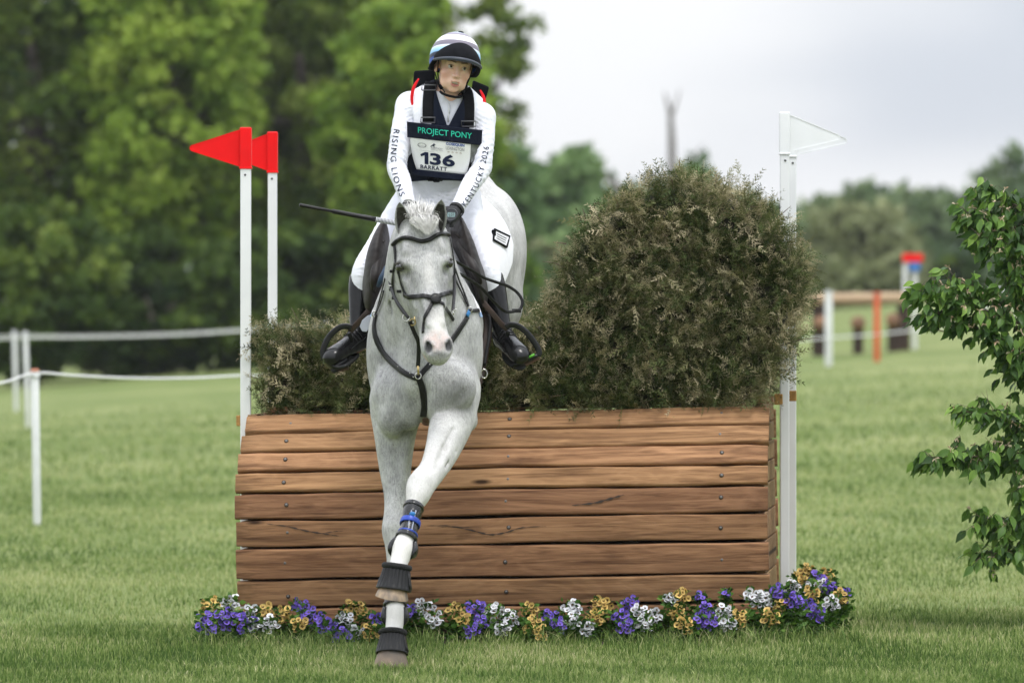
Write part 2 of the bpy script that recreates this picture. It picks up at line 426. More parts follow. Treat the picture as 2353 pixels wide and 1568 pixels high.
# ================================================================ wooden table fence with brush
FC = Vector((-.044, 0, gz(-.044, 0)*1.0))
fence = empty('wooden_jump_fence', FC, 'brown plank table fence the horse is jumping, brush growing out of its top', 'fence')
fence.rotation_euler = (0, math.radians(-1.1), math.radians(-5.7))
FM = Matrix.Translation(FC) @ fence.rotation_euler.to_matrix().to_4x4()
def FL(u, v, w): return np.array(FM @ Vector((u, v, w)))
FMI = FM.inverted()
def fw(y, v): return CAM_H-(y-HY)*(26.127+v)/FPX+.0246-FC.z
def wood_mat(name, ca, cb, cd, gscale=1.0):
    m = bpy.data.materials.new(name); m.use_nodes = True; N0, L0 = nodes_of(m); b = N0['Principled BSDF']; N = N0.new; L = L0.new
    tc = N('ShaderNodeTexCoord'); oi = N('ShaderNodeObjectInfo')
    ofs = N('ShaderNodeVectorMath'); ofs.operation = 'MULTIPLY_ADD'
    cmb = N('ShaderNodeCombineXYZ'); mu = N('ShaderNodeMath'); mu.operation = 'MULTIPLY'; mu.inputs[1].default_value = 37.0; L(oi.outputs['Random'], mu.inputs[0])
    for i in range(3): L(mu.outputs[0], cmb.inputs[i])
    ofs.inputs[1].default_value = (1,1,1); L(tc.outputs['Object'], ofs.inputs[0]); L(cmb.outputs[0], ofs.inputs[2])
    def noise(sc, det, stretch, dist=0, ro=.55):
        mp = N('ShaderNodeMapping'); mp.inputs['Scale'].default_value = stretch; L(ofs.outputs[0], mp.inputs[0])
        q = N('ShaderNodeTexNoise'); q.inputs['Scale'].default_value = sc; q.inputs['Detail'].default_value = det; q.inputs['Distortion'].default_value = dist; q.inputs['Roughness'].default_value = ro; L(mp.outputs[0], q.inputs['Vector']); return q.outputs['Fac']
    def ramp(x, es):
        q = N('ShaderNodeValToRGB'); e = q.color_ramp.elements
        while len(e) < len(es): e.new(.5)
        for i, (p, c) in enumerate(es): e[i].position = p; e[i].color = (*c, 1)
        L(x, q.inputs[0]); return q.outputs[0]
    def mix(f, a, c, mode='MIX'):
        q = N('ShaderNodeMix'); q.data_type = 'RGBA'; q.blend_type = mode
        for k, v in (('Factor', f), ('A', a), ('B', c)):
            if isinstance(v, float): q.inputs[k].default_value = v
            elif isinstance(v, tuple): q.inputs[k].default_value = (*v, 1)
            else: L(v, q.inputs[k])
        return q.outputs['Result']
    grain = noise(34*gscale, 6, (.045,1,1), 1.4, .65)
    figure = noise(5*gscale, 3, (.22,1,1), 3.2, .5)
    fine = noise(150*gscale, 3, (.03,1,1), .5)
    col = mix(.62, ramp(figure, [(.36,tuple(c*.75 for c in cb)),(.46,cb),(.54,ca),(.66,tuple(c*.85 for c in cb))]), ramp(grain, [(.36,cd),(.47,cb),(.60,ca)]))
    col = mix(.22, col, ramp(fine, [(.3,cd),(.7,ca)]))
    streak = noise(11*gscale, 4, (.07,1,1), 2.2, .6); ss = N('ShaderNodeMapRange'); ss.inputs[1].default_value = .53; ss.inputs[2].default_value = .70; ss.inputs[4].default_value = .75; L(streak, ss.inputs[0]); col = mix(ss.outputs[0], col, cd)
    pale = noise(7*gscale, 4, (.10,1,1), 2.0, .6); sp = N('ShaderNodeMapRange'); sp.inputs[1].default_value = .56; sp.inputs[2].default_value = .72; sp.inputs[4].default_value = .55; L(pale, sp.inputs[0]); col = mix(sp.outputs[0], col, tuple(min(1,c*1.35) for c in ca))
    # knots and cross checks
    vo = N('ShaderNodeTexVoronoi'); vo.inputs['Scale'].default_value = 2.4; mp = N('ShaderNodeMapping'); mp.inputs['Scale'].default_value = (.75,0,3.0); L(ofs.outputs[0], mp.inputs[0]); L(mp.outputs[0], vo.inputs['Vector'])
    kn = N('ShaderNodeMapRange'); kn.inputs[1].default_value = .11; kn.inputs[2].default_value = .04; L(vo.outputs['Distance'], kn.inputs[0])
    kf = N('ShaderNodeMath'); kf.operation = 'MULTIPLY'; kf.inputs[1].default_value = .95; L(kn.outputs[0], kf.inputs[0])
    col = mix(kf.outputs[0], col, tuple(c*.30 for c in cd))
    stain = noise(1.3, 4, (.9,1,2.5), .6)
    sm = N('ShaderNodeMapRange'); sm.inputs[1].default_value = .55; sm.inputs[2].default_value = .78; sm.inputs[4].default_value = .5; L(stain, sm.inputs[0])
    col = mix(sm.outputs[0], col, tuple(c*.5 for c in cd))
    hv = N('ShaderNodeHueSaturation'); mr = N('ShaderNodeMapRange'); mr.inputs[3].default_value = .78; mr.inputs[4].default_value = 1.20; L(oi.outputs['Random'], mr.inputs[0]); L(mr.outputs[0], hv.inputs['Value']); mh = N('ShaderNodeMapRange'); mh.inputs[3].default_value = .493; mh.inputs[4].default_value = .506; fr = N('ShaderNodeMath'); fr.operation = 'FRACT'; m7 = N('ShaderNodeMath'); m7.operation = 'MULTIPLY'; m7.inputs[1].default_value = 7.31; L(oi.outputs['Random'], m7.inputs[0]); L(m7.outputs[0], fr.inputs[0]); L(fr.outputs[0], mh.inputs[0]); L(mh.outputs[0], hv.inputs['Hue']); L(col, hv.inputs['Color'])
    L(hv.outputs[0], b.inputs['Base Color']); b.inputs['Roughness'].default_value = .78; b.inputs['Specular IOR Level'].default_value = .12
    bp = N('ShaderNodeBump'); bp.inputs['Distance'].default_value = .004; bp.inputs['Strength'].default_value = .8; L(grain, bp.inputs['Height']); L(bp.outputs[0], b.inputs['Normal'])
    return m
M_WOOD = wood_mat('cedar_plank', (.43,.240,.125), (.27,.140,.070), (.085,.040,.021))
M_DWOOD = wood_mat('gap_shade_timber', (.06,.04,.025), (.045,.03,.02), (.03,.02,.015))  # near-black colour stands in for shade inside the fence
M_TAN = wood_mat('pale_end_timber', (.34,.22,.11), (.25,.15,.07), (.13,.075,.04))
M_BOLT = mat('weathered_screw', (.20,.19,.18), .55, metal=.7, var=.3, scale=80)
M_STAIN = mat('screw_stain', (.045,.03,.022), .85)
def plank(u0, u1, pb, pt, seed, th=.045, m=None, bolts=True, parent=None, name='plank', rnd=.016):
    """board from u0 to u1 whose front face runs from pb=(v,w) bottom to pt=(v,w) top"""
    rg = random.Random(seed); parent = parent or fence; pb = np.array(pb); pt = np.array(pt)
    c = (pb+pt)/2; ax = pt-pb; Hh = np.linalg.norm(ax); ax /= Hh; no = np.array([-ax[1], ax[0]])   # towards the front (-v)
    if no[0] > 0: no = -no
    r = min(rnd, Hh*.3); sec = []
    for cx, cy, a0 in ((Hh/2-r, -r, 0), (-(Hh/2-r), -r, -1)):
        for k in range(5):
            a = math.pi/2*k/4
            sec.append((cx+r*math.cos(a), -r+r*math.sin(a)) if a0 == 0 else (cx-r*math.sin(a), -r+r*math.cos(a)))
    sec = sec + [(-Hh/2, -th), (Hh/2, -th)]        # (along, out)
    nu = 26; us = np.linspace(u0+rg.uniform(-.004,.004), u1+rg.uniform(-.003,.003), nu); V = []; ns = len(sec)
    f1, f2, p1, p2 = rg.uniform(1.5,3.5), rg.uniform(4,7), rg.uniform(0,6), rg.uniform(0,6)
    for iu, u in enumerate(us):
        e1 = .0028*math.sin(f1*u+p1)+.0018*math.sin(f2*2.3*u+p2); e2 = .0028*math.sin(f2*.6*u+p2)+.0018*math.sin(f1*4.1*u+p1); e3 = .002*math.sin(f1*1.3*u+p2)
        end = .006 if iu in (0, nu-1) else 0
        for a, o in sec:
            aa = a+(e1 if a > 0 else e2)-math.copysign(end*.5, a); oo = o+e3*(o > -th)-end*(o > -th*.8)
            q = c+ax*aa+no*oo; V.append((u, q[0], q[1]))
    V = np.array(V); cen = V.mean(0); V = V-cen
    F = [(i*ns+k, (i+1)*ns+k, (i+1)*ns+(k+1)%ns, i*ns+(k+1)%ns) for i in range(nu-1) for k in range(ns)]
    F += [tuple(range(ns)), tuple((nu-1)*ns+k for k in range(ns-1,-1,-1))]
    o = link(name, mesh_np(name, V, F), parent, [m or M_WOOD], keep=False); o.location = cen
    if bolts:
        for ub in (-1.04, .03, 1.06):
            up = ub+rg.uniform(-.012,.012); vv = rg.uniform(-.1,.12)*Hh
            q = c+ax*vv
            B = link('screw', SCREW, o, [], keep=False); B.location = Vector((up, q[0]+no[0]*.0005, q[1]+no[1]*.0005))-Vector(cen)
            B.rotation_euler = (math.atan2(no[1], -no[0])*-1, 0, 0)
    return o
def make_screw():
    mb = MB(); M = Matrix.Rotation(math.radians(90), 4, 'X')
    mb.lathe([(.0105,-.004),(.0105,.0006),(.0068,.0008)], M, 12, 1); mb.lathe([(.0066,0),(.0066,.0014),(.005,.0024),(.001,.0026)], M, 12, 0)
    me = mb.mesh('screw'); me.materials.append(M_BOLT); me.materials.append(M_STAIN); return me
SCREW = make_screw()
PL_Y = [951,993,1037,1083,1132,1196,1260,1335,1399,1441]; PL_V = [.275,.18,.105,.055,.02,.002,0,.012,.035,.05]
def build_fence():
    prof = [(PL_V[i], fw(PL_Y[i], PL_V[i])) for i in range(10)]
    for i in range(9):
        t, bt = np.array(prof[i]), np.array(prof[i+1]); d = nrm(t-bt)
        plank(-1.283+(.026 if i == 0 else .014 if i == 1 else .006 if i == 2 else 0), 1.279+(.004 if i < 2 else 0), bt+d*.0080, t-d*.0045, 10+i, rnd=.012 if i < 5 else .009)
    # frame behind the planks, deck, end boards
    mb = MB()
    for u in (-1.2,-.62,0,.62,1.2):
        for i in range(9):
            (v1,w1),(v0,w0) = prof[i], prof[i+1]
            mb.add([(u-.03,v0+.056,w0),(u+.03,v0+.056,w0),(u+.03,v1+.056,w1-.01),(u-.03,v1+.056,w1-.01),(u-.03,1.02,w0),(u+.03,1.02,w0),(u+.03,1.02,w1-.01),(u-.03,1.02,w1-.01)], [(0,1,2,3),(4,7,6,5),(0,4,5,1),(3,2,6,7),(0,3,7,4),(1,5,6,2)])
    link('frame', mb.mesh('frame', False), fence, [M_DWOOD], keep=False)
    wt = prof[0][1]
    plank(-1.25, 1.27, (.30,wt-.022), (.47,wt-.006), 41, m=M_WOOD, bolts=False, name='deck_board'); plank(-1.25, 1.27, (.86,wt-.012), (1.04,wt-.014), 42, m=M_WOOD, bolts=False, name='deck_board')
    plank(-1.2, 1.2, (.13,.02), (.30,wt-.06), 43, m=M_DWOOD, bolts=False, name='gap_shade_board')  # dark board added so the gaps between planks look shaded
    for i in range(7):
        w0 = .03+i*(wt-.06)/7
        o = plank(-1.27, 1.27, (1.08,w0+.003), (1.08,w0+(wt-.06)/7-.003), 50+i, bolts=False, name='back_board')
    # end boards: seen edge-on at the right hand end
    for sg in (-1,1):
        for i in range(1,9):
            (v1,w1),(v0,w0) = prof[i-1], prof[i]
            mb = MB(); u0, u1 = (1.215,1.262) if sg > 0 else (-1.262,-1.215)
            vf = max(v0, v1)+.052; mb.box((-.0235,vf-.55,w0+.004), (.0235,.52,w1-.003), Matrix.Translation((0,0,0)))
            cen = Vector(((u0+u1)/2,.55,0)); o = link('end_board', mb.mesh('end_board', False), fence, [M_TAN], keep=False); o.location = cen; mod_bevel(o, .004)
    # blocks that hold the flag posts
    for u, v, w in ((1.312,.575,fw(938,.57)),(1.350,1.19,fw(930,1.2)),(-1.30,.36,fw(965,.4))):
        mb = MB(); mb.box((-.02,-.02,-.026), (.02,.02,.026)); o = link('bracket', mb.mesh('bracket', False), fence, [M_BRACKET], keep=False); o.location = (u,v,w); mod_bevel(o, .003)
    # long drying checks in two planks
    def crack(pts, pl, wmax):
        pts = spline(pts, 5); n = len(pts); V = []
        for i, p in enumerate(pts):
            t = nrm(pts[min(i+1,n-1)]-pts[max(i-1,0)]); w_ = wmax*math.sin(math.pi*(i+.4)/(n+.2))**.6*(.6+.4*math.sin(i*2.1))
            nv = np.array([-t[1], t[0]]); V += [p-nv*w_, p+nv*w_]
        W3 = []
        for x, y in V:
            w = fw(y, .0); W3.append(((x-1155)/480*1.0, np.interp(-y, [-q for q in PL_Y[::-1]], PL_V[::-1])-.0042, w))
        mb = MB(); mb.add(W3, [(2*i,2*i+1,2*i+3,2*i+2) for i in range(n-1)])
        link('check', mb.mesh('check'), fence, [M_STAIN], keep=False)
    crack([(612,1203),(660,1210),(705,1221),(745,1228),(780,1234)], 5, 2.2); crack([(735,1228),(765,1224),(790,1222)], 5, 1.2)
    crack([(985,1213),(1040,1215),(1090,1226),(1130,1236),(1165,1232),(1205,1221),(1260,1219)], 5, 2.4); crack([(1010,1216),(1060,1218),(1110,1220)], 5, 1.0)
    crack([(1320,1172),(1370,1168),(1410,1158),(1440,1150)], 4, 3.5)
M_BRACKET = mat('ochre_block', (.36,.19,.05), .7, var=.2, scale=40)
build_fence()

# ---------------------------------------------------------------- brush hedge
HEDGE = [(578,945),(574,900),(572,840),(574,780),(578,742),(640,737),(720,735),(800,728),(900,722),(1000,720),(1100,720),(1180,720),(1225,712),(1250,690),(1272,640),(1285,590),(1310,545),(1345,505),(1385,455),(1440,420),(1500,400),(1560,388),(1620,393),(1680,405),(1740,432),(1790,470),(1835,520),(1865,570),(1880,620),(1880,670),(1868,730),(1850,790),(1832,845),(1808,890),(1785,935)]
def build_hedge():
    hedge = empty('brush_hedge', FL(0,.65,fw(945,.5)), 'clipped olive cedar brush with a tall round bulge, growing from the top of the fence', 'hedge')
    rng = np.random.default_rng(11)
    vc = .68
    poly = np.array([np.array(FMI @ P(x, y, .55))[[0,2]] for x, y in HEDGE])
    def sd(q):   # signed distance inside polygon (>0 inside) and inward normal
        n = len(poly); best = np.full(len(q), 1e9); grad = np.zeros((len(q),2)); ins = np.zeros(len(q), bool)
        for i in range(n):
            a, b = poly[i], poly[(i+1)%n]; e = b-a; w = q-a; t = np.clip((w@e)/(e@e), 0, 1); d = w-t[:,None]*e; L = np.sqrt((d**2).sum(1))
            if i < n-1:
                m = L < best; best[m] = L[m]; grad[m] = (d/(L[:,None]+1e-9))[m]
            c = ((a[1] <= q[:,1]) != (b[1] <= q[:,1])); tt = (q[:,1]-a[1])/(b[1]-a[1]+1e-12); ins ^= c & (q[:,0] < a[0]+tt*e[0])
        return np.where(ins, best, -best), grad
    lo, hi = poly.min(0), poly.max(0)
    def half(e, x): return np.where(x > .15, .40, .33)*np.clip(1-(1-np.clip(e/np.where(x > .15, .10, .06),0,1))**2, 0, 1)**.5
    # near-black core sheets: their colour stands in for shade deep in the brush
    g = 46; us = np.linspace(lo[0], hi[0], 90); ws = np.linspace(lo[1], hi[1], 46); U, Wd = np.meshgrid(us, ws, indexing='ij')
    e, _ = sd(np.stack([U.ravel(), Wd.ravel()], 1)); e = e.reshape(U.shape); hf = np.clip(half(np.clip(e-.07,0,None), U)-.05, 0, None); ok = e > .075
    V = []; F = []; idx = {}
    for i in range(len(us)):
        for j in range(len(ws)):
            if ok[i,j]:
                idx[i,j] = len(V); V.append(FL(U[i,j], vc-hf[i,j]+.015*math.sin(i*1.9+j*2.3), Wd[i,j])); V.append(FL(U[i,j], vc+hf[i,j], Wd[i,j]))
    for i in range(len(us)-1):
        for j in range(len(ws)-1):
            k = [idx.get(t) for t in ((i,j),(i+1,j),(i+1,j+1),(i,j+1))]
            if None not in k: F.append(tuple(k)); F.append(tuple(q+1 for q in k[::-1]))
    link('shade_core', mesh_np('shade_core', V, F), hedge, [mat('hedge_inner_shade', (.018,.017,.010), .95, var=.5, scale=60)])
    # spray templates: flat cedar fronds
    def template(seed):
        r = random.Random(seed); V = []; T = []; C = []
        def quad(a, b, w, c, one=False):
            a = np.array(a); b = np.array(b); d = nrm(b-a); s = nrm(np.cross(d, (0,0,1)))*w; k = len(V); m_ = a+(b-a)*.55
            if one: V.extend([a-s*.9, a+s*.9, b]); T.append((k,k+1,k+2)); C.extend([c,c,c+.15]); return
            V.extend([a-s*.5, a+s*.5, m_+s, m_-s, b]); T.extend([(k,k+1,k+2),(k,k+2,k+3),(k+3,k+2,k+4)]); C.extend([c*.8]*2+[c]*2+[c+.15])
        L = 1.0; pts = [(L*t, .10*math.sin(t*2+seed), .06*math.sin(t*3+seed)) for t in np.linspace(0,1,6)]
        for i in (0,2,4): quad(pts[i], pts[min(i+2,5)], .020, .0, True)
        for i in range(1,6):
            for s in (-1,1):
                ln = (.44-.055*i)*r.uniform(.7,1.2); a = pts[i]; an = math.radians(r.uniform(28,52))*s
                b = (a[0]+ln*math.cos(an), a[1]+ln*math.sin(an), a[2]+r.uniform(-.09,.09)); quad(a, b, .026, r.uniform(0,.2), True)
                for k in (.38,.72):
                    m_ = np.array(a)+(np.array(b)-np.array(a))*k
                    for s2 in (-1,1):
                        a2 = an+s2*math.radians(36); l2 = ln*.42*(1.2-k); quad(m_, (m_[0]+l2*math.cos(a2), m_[1]+l2*math.sin(a2), m_[2]+r.uniform(-.04,.04)), .016, r.uniform(.05,.25), True)
        return np.array(V), np.array(T), np.array(C)
    tm = [template(s) for s in range(5)]
    def scatter(n, back=False, spread=.035):
        q = np.stack([rng.uniform(lo[0]-.02,hi[0]+.02,n*2), rng.uniform(lo[1],hi[1]+.02,n*2)], 1); e, gr = sd(q); m = e > .045; q, e, gr = q[m][:n], e[m][:n], gr[m][:n]
        hf = half(np.clip(e,0,None), q[:,0]); dlt = np.abs(rng.normal(0,spread,len(q)))
        # clumps: push whole patches in and out
        cl = .045*np.sin(q[:,0]*17+3*np.sin(q[:,1]*13))*np.sin(q[:,1]*19+2*np.sin(q[:,0]*11))+.02*np.sin(q[:,0]*41)*np.sin(q[:,1]*37)
        v = vc-(hf-dlt+cl) if not back else vc+(hf-dlt)
        edge = np.clip(1-e/np.where(q[:,0] > .15, .12, .08),0,1)
        nrmv = np.stack([gr[:,0]*-edge, np.where(back,1,-1)*(1.02-edge), gr[:,1]*-edge], 1)
        return np.stack([q[:,0], v, q[:,1]], 1), nrmv, cl
    Vs, Ts, Cs = [], [], []; off = 0
    def sprays(pos, nv, cl, size, fan=5):
        nonlocal off
        n0 = len(pos)//fan; pos, nv = pos[:n0], nv[:n0]
        up = rng.normal(0,.40,(n0,3))+np.array([0,0,.50]); d0 = nv*.55+up; d0 /= np.linalg.norm(d0,axis=1)[:,None]
        s0 = np.cross(d0, rng.normal(0,1,(n0,3))); s0 /= np.linalg.norm(s0,axis=1)[:,None]; col0 = rng.normal(0,.20,n0); k_ = np.tile(np.arange(fan), n0); ii = np.repeat(np.arange(n0), fan); sg_ = np.where(k_ % 2 == 0, 1., -1.)*(k_ > 0)
        tt = (k_-.5*fan)/fan; pos = pos[ii]+d0[ii]*(tt*size*1.5)[:,None]; nv = nv[ii]; d = d0[ii]+s0[ii]*(sg_*.62)[:,None]+rng.normal(0,.12,(n0*fan,3)); d /= np.linalg.norm(d,axis=1)[:,None]; n = n0*fan
        s = s0[ii]+rng.normal(0,.35,(n,3)); s -= d*(s*d).sum(1)[:,None]; s /= np.linalg.norm(s,axis=1)[:,None]; b = np.cross(d, s)
        sz = size*rng.uniform(.6,1.4,n)*np.where(np.abs(nv[:,1]) < .5, .72, 1.0); col = np.clip(.38+col0[ii]+rng.normal(0,.05,n)+.16*np.sin(pos[:,0]*9+2.1*np.sin(pos[:,2]*7))*np.sin(pos[:,2]*11+1.3*np.sin(pos[:,0]*5+1)), 0, .95); dead = (rng.random(n0)[ii] < (.08+.16*np.clip((pos[:,2]-.95)/.5,0,1))); col[dead] = rng.uniform(.68,.95,dead.sum())
        for t in range(5):
            m = np.arange(n) % 5 == t; V0, T0, C0 = tm[t]; k = m.sum()
            R = np.stack([d[m], s[m], b[m]], 1)
            Vw = np.einsum('vi,nij->nvj', V0, R)*sz[m][:,None,None]+pos[m][:,None,:]
            Vw[:,:,2] -= (V0[:,0]**2)[None,:]*sz[m][:,None]*.12
            Vs.append(Vw.reshape(-1,3)); Ts.append((T0[None]+(np.arange(k)*len(V0))[:,None,None]+off).reshape(-1,3)); off += k*len(V0)
            Cs.append(np.clip(col[m][:,None]+C0[None]*.8, 0, 1).ravel())
    p, nv, cl = scatter(9500); sprays(p, nv, cl, .092)
    p, nv, cl = scatter(4200, spread=.012); sprays(p, nv, cl, .070)
    p, nv, cl = scatter(1300, True); sprays(p, nv, cl, .12)
    # the clipped ends and crest, through the whole thickness
    m = 5000; i = rng.integers(0, len(poly)-1, m*2); wt = np.linalg.norm(poly[1:]-poly[:-1], axis=1); i = rng.choice(len(poly)-1, m, p=wt/wt.sum()); t_ = rng.random(m)[:,None]; q = poly[i]*(1-t_)+poly[i+1]*t_; ed = poly[i+1]-poly[i]; no = np.stack([-ed[:,1], ed[:,0]], 1); no /= np.linalg.norm(no,axis=1)[:,None]
    cen = np.array([np.clip(q[:,0], -1.15, .95), np.full(m, poly[:,1].min()+.2)]).T; no = np.where(((q-cen)*no).sum(1)[:,None] > 0, no, -no); ins = np.abs(rng.normal(.070,.018,m))[:,None]; hw = np.where(q[:,0] > .15, .36, .30)
    p = np.stack([(q-no*ins)[:,0], vc+rng.uniform(-1,1,m)*hw, (q-no*ins)[:,1]], 1); sprays(p, np.stack([no[:,0], 0*no[:,0]-.1, no[:,1]], 1), 0, .056)
    V = np.concatenate(Vs); M3 = np.array(FM.to_3x3()); V = V@M3.T+np.array(FM.translation)
    me = mesh_np('foliage', V, np.concatenate(Ts), True); attr(me, 'c', np.concatenate(Cs))
    mt = leaf_mat('cedar_sprays', [(0,(.018,.030,.009)),(.28,(.050,.076,.022)),(.50,(.125,.155,.055)),(.74,(.23,.22,.10)),(1,(.58,.50,.33))], .6, trans=.12)
    o = link('foliage', me, hedge, [mt]); o['kind'] = 'stuff'
    # bare twigs
    mb = MB(); p, nv, cl = scatter(240)
    for i in range(len(p)):
        a = p[i]-nv[i]*.06; d = nrm(nv[i]+rng.normal(0,.7,3)+V3(0,0,.4)); ln = rng.uniform(.08,.20); b = a+d*ln; mid = (a+b)/2+rng.normal(0,.01,3)
        mb.tube([FL(*a), FL(*mid), FL(*b)], [.0035,.0026,.001], 5)
    # a few leaders that stick out at the crest
    for x, y, x2, y2 in ((1555,400,1562,362),(1530,405,1520,385),(1345,510,1338,478),(1790,480,1796,448),(1300,560,1270,556),(578,900,556,880),(1860,690,1890,684)):
        a, b = np.array(FMI @ P(x,y,.62)), np.array(FMI @ P(x2,y2,.60)); mb.tube([FL(*a), FL(*((a+b)/2+V3(.004,0,0))), FL(*b)], [.004,.003,.0012], 5)
    tw = mb.build('twigs', mat('dead_twig', (.12,.085,.055), .85, var=.3), hedge); tw['kind'] = 'stuff'
build_hedge()

# ---------------------------------------------------------------- flag posts
M_VINYL = mat('white_vinyl', (.78,.79,.80), .35, var=.03, scale=6, bump=.0004, bscale=30)
M_RED = mat('red_flag_plastic', (.80,.003,.005), .5, var=.05, scale=8, spec=.22)
M_WFLAG = mat('white_flag_plastic', (.80,.81,.83), .4, var=.03, scale=8)
M_DARKMET = mat('dark_steel', (.09,.09,.10), .4, metal=.8)
def flag_post(x, ytop, ybot, Y, sgn, tipdx, mf, label, group, wpx, tip_drop=0.0):
    p = P(x, ybot, Y); zb = gz(p.x, p.y)-.05; top = P(x, ytop, Y); sc = (CAM_D+Y)/FPX
    t = empty('flag_post', (p.x, p.y, gz(p.x,p.y)), label, 'flag', group)
    w = wpx*sc/2; mb = MB(); mb.box((p.x-w,p.y-w,zb), (p.x+w,p.y+w,top.z-.012)); mod_bevel(mb.build('post', M_VINYL, t, False), .005)
    ws = w+.0035; z0, z1 = p.z, top.z
    mb = MB(); mb.box((p.x-ws,p.y-ws,z0), (p.x+ws,p.y+ws,z1)); f = mb.build('flag_sleeve', mf, t, False); mod_bevel(f, .006)
    mb = MB(); mb.box((p.x-ws-.002,p.y-ws-.002,z0-.001), (p.x+ws+.002,p.y+ws+.002,z0+.008)); mod_bevel(mb.build('sleeve_rim', mf, t, False), .002)
    # blade: rounded pennant with a raised rim
    xb = p.x+sgn*ws; xt = p.x+sgn*(tipdx*sc); zt = (z0+z1)/2+.0-tip_drop; hh = (z1-z0)/2*.90; zc = (z0+z1)/2
    def outline(k):
        rr = .016; pts = [(xb, zc+hh-k), (xb, zc-hh+k)]
        n = 7
        for i in range(n):
            a = -math.pi*.40+math.pi*.80*i/(n-1); pts.append((xt-sgn*(rr+k)+sgn*rr*math.cos(a), zt+rr*math.sin(a)*(1-k/rr*.3)))
        return pts
    o0 = outline(0); o1 = outline(.006); n = len(o0); y0, y1, y2 = p.y-.005, p.y+.005, p.y-.0028
    V = [(x_,y0,z_) for x_,z_ in o0]+[(x_,y0,z_) for x_,z_ in o1]+[(x_,y2,z_) for x_,z_ in o1]+[(x_,y1,z_) for x_,z_ in o0]
    F = []
    for i in range(n):
        j = (i+1) % n; F += [(i,j,n+j,n+i), (n+i,n+j,2*n+j,2*n+i), (3*n+i,3*n+j,j,i)]
    F += [tuple(2*n+i for i in range(n)), tuple(3*n+i for i in range(n-1,-1,-1))]
    me = mesh_np('flag', V, F, False); bm = bmesh.new(); bm.from_mesh(me); bmesh.ops.recalc_face_normals(bm, faces=bm.faces); bm.to_mesh(me); bm.free()
    link('flag', me, t, [mf])
    mb = MB(); mb.lathe([(.0055,0),(.0055,.003),(.002,.004)], Matrix.Translation((p.x+.002*sgn, p.y-w, z0-.03)) @ Matrix.Rotation(math.radians(90),4,'X'), 10); mb.build('bolt', M_DARKMET, t)
    return t
flag_post(564.5,293,388,.48,-1,129,M_RED,'nearer of the two red flags on white posts at the fence end','red flags at the fence',24)
flag_post(626,303,397,1.25,-1,112,M_RED,'farther red flag, its point hidden behind the nearer red one','red flags at the fence',21)
flag_post(1802,258,355,.62,1,128,M_WFLAG,'nearer white flag on a white post beside the tall brush','white flags at the fence',21, .02)
flag_post(1819.5,268,361,1.25,1,126.5,M_WFLAG,'farther white flag mostly hidden behind the nearer white one','white flags at the fence',18, .02)
# ================================================================ grey horse, landing
UAX = V3(math.cos(math.radians(5.7)), -math.sin(math.radians(5.7)), 0)   # across the horse and along the fence
def head_frame():
    p0 = PA(962, 484, -2.16); m = PA(1013, 824, -2.40)
    n = nrm(m-p0); f = nrm(V3(0,-1,0)-n*np.dot(V3(0,-1,0), n)); r = np.cross(f, n)
    a = math.radians(13); f, r = f*math.cos(a)+r*math.sin(a), r*math.cos(a)-f*math.sin(a)
    return p0, n, r, f, np.linalg.norm(m-p0)
HP0, HN, HR, HF, HLEN = head_frame()
HS = HLEN/0.655
def H(s, l, d): return HP0+HN*s*HS+HR*l*HS+HF*d*HS
HROT = np.array([HR, HF, -HN])   # rows: across, front, up
LEG_A = [(912,925,-1.80,.125,.13),(908,975,-1.80,.098,.12),(907,1030,-1.80,.080,.10),(908,1080,-1.82,.067,.085),(911,1135,-1.86,.054,.068),(909,1180,-1.90,.049,.056),(907,1216,-1.92,.055,.058),(909,1252,-1.94,.044,.05),(908,1290,-1.95,.035,.043),(907,1350,-1.97,.032,.043),(907,1385,-1.98,.037,.05),(908,1408,-2.0,.040,.052),(906,1436,-2.03,.035,.042),(902,1462,-2.06,.036,.040),(900,1490,-2.08,.040,.044)]
LEG_B = [(1042,890,-1.85,.12,.15),(1040,945,-1.95,.098,.115),(1031,990,-2.04,.082,.095),(1014,1040,-2.15,.064,.078),(992,1082,-2.27,.051,.062),(968,1112,-2.36,.058,.06),(959,1138,-2.41,.048,.052),(950,1165,-2.44,.030,.040),(937,1225,-2.50,.029,.040),(929,1248,-2.52,.039,.048),(925,1264,-2.54,.041,.05),(917,1288,-2.57,.034,.04),(911,1310,-2.59,.036,.040),(907,1336,-2.60,.040,.044)]
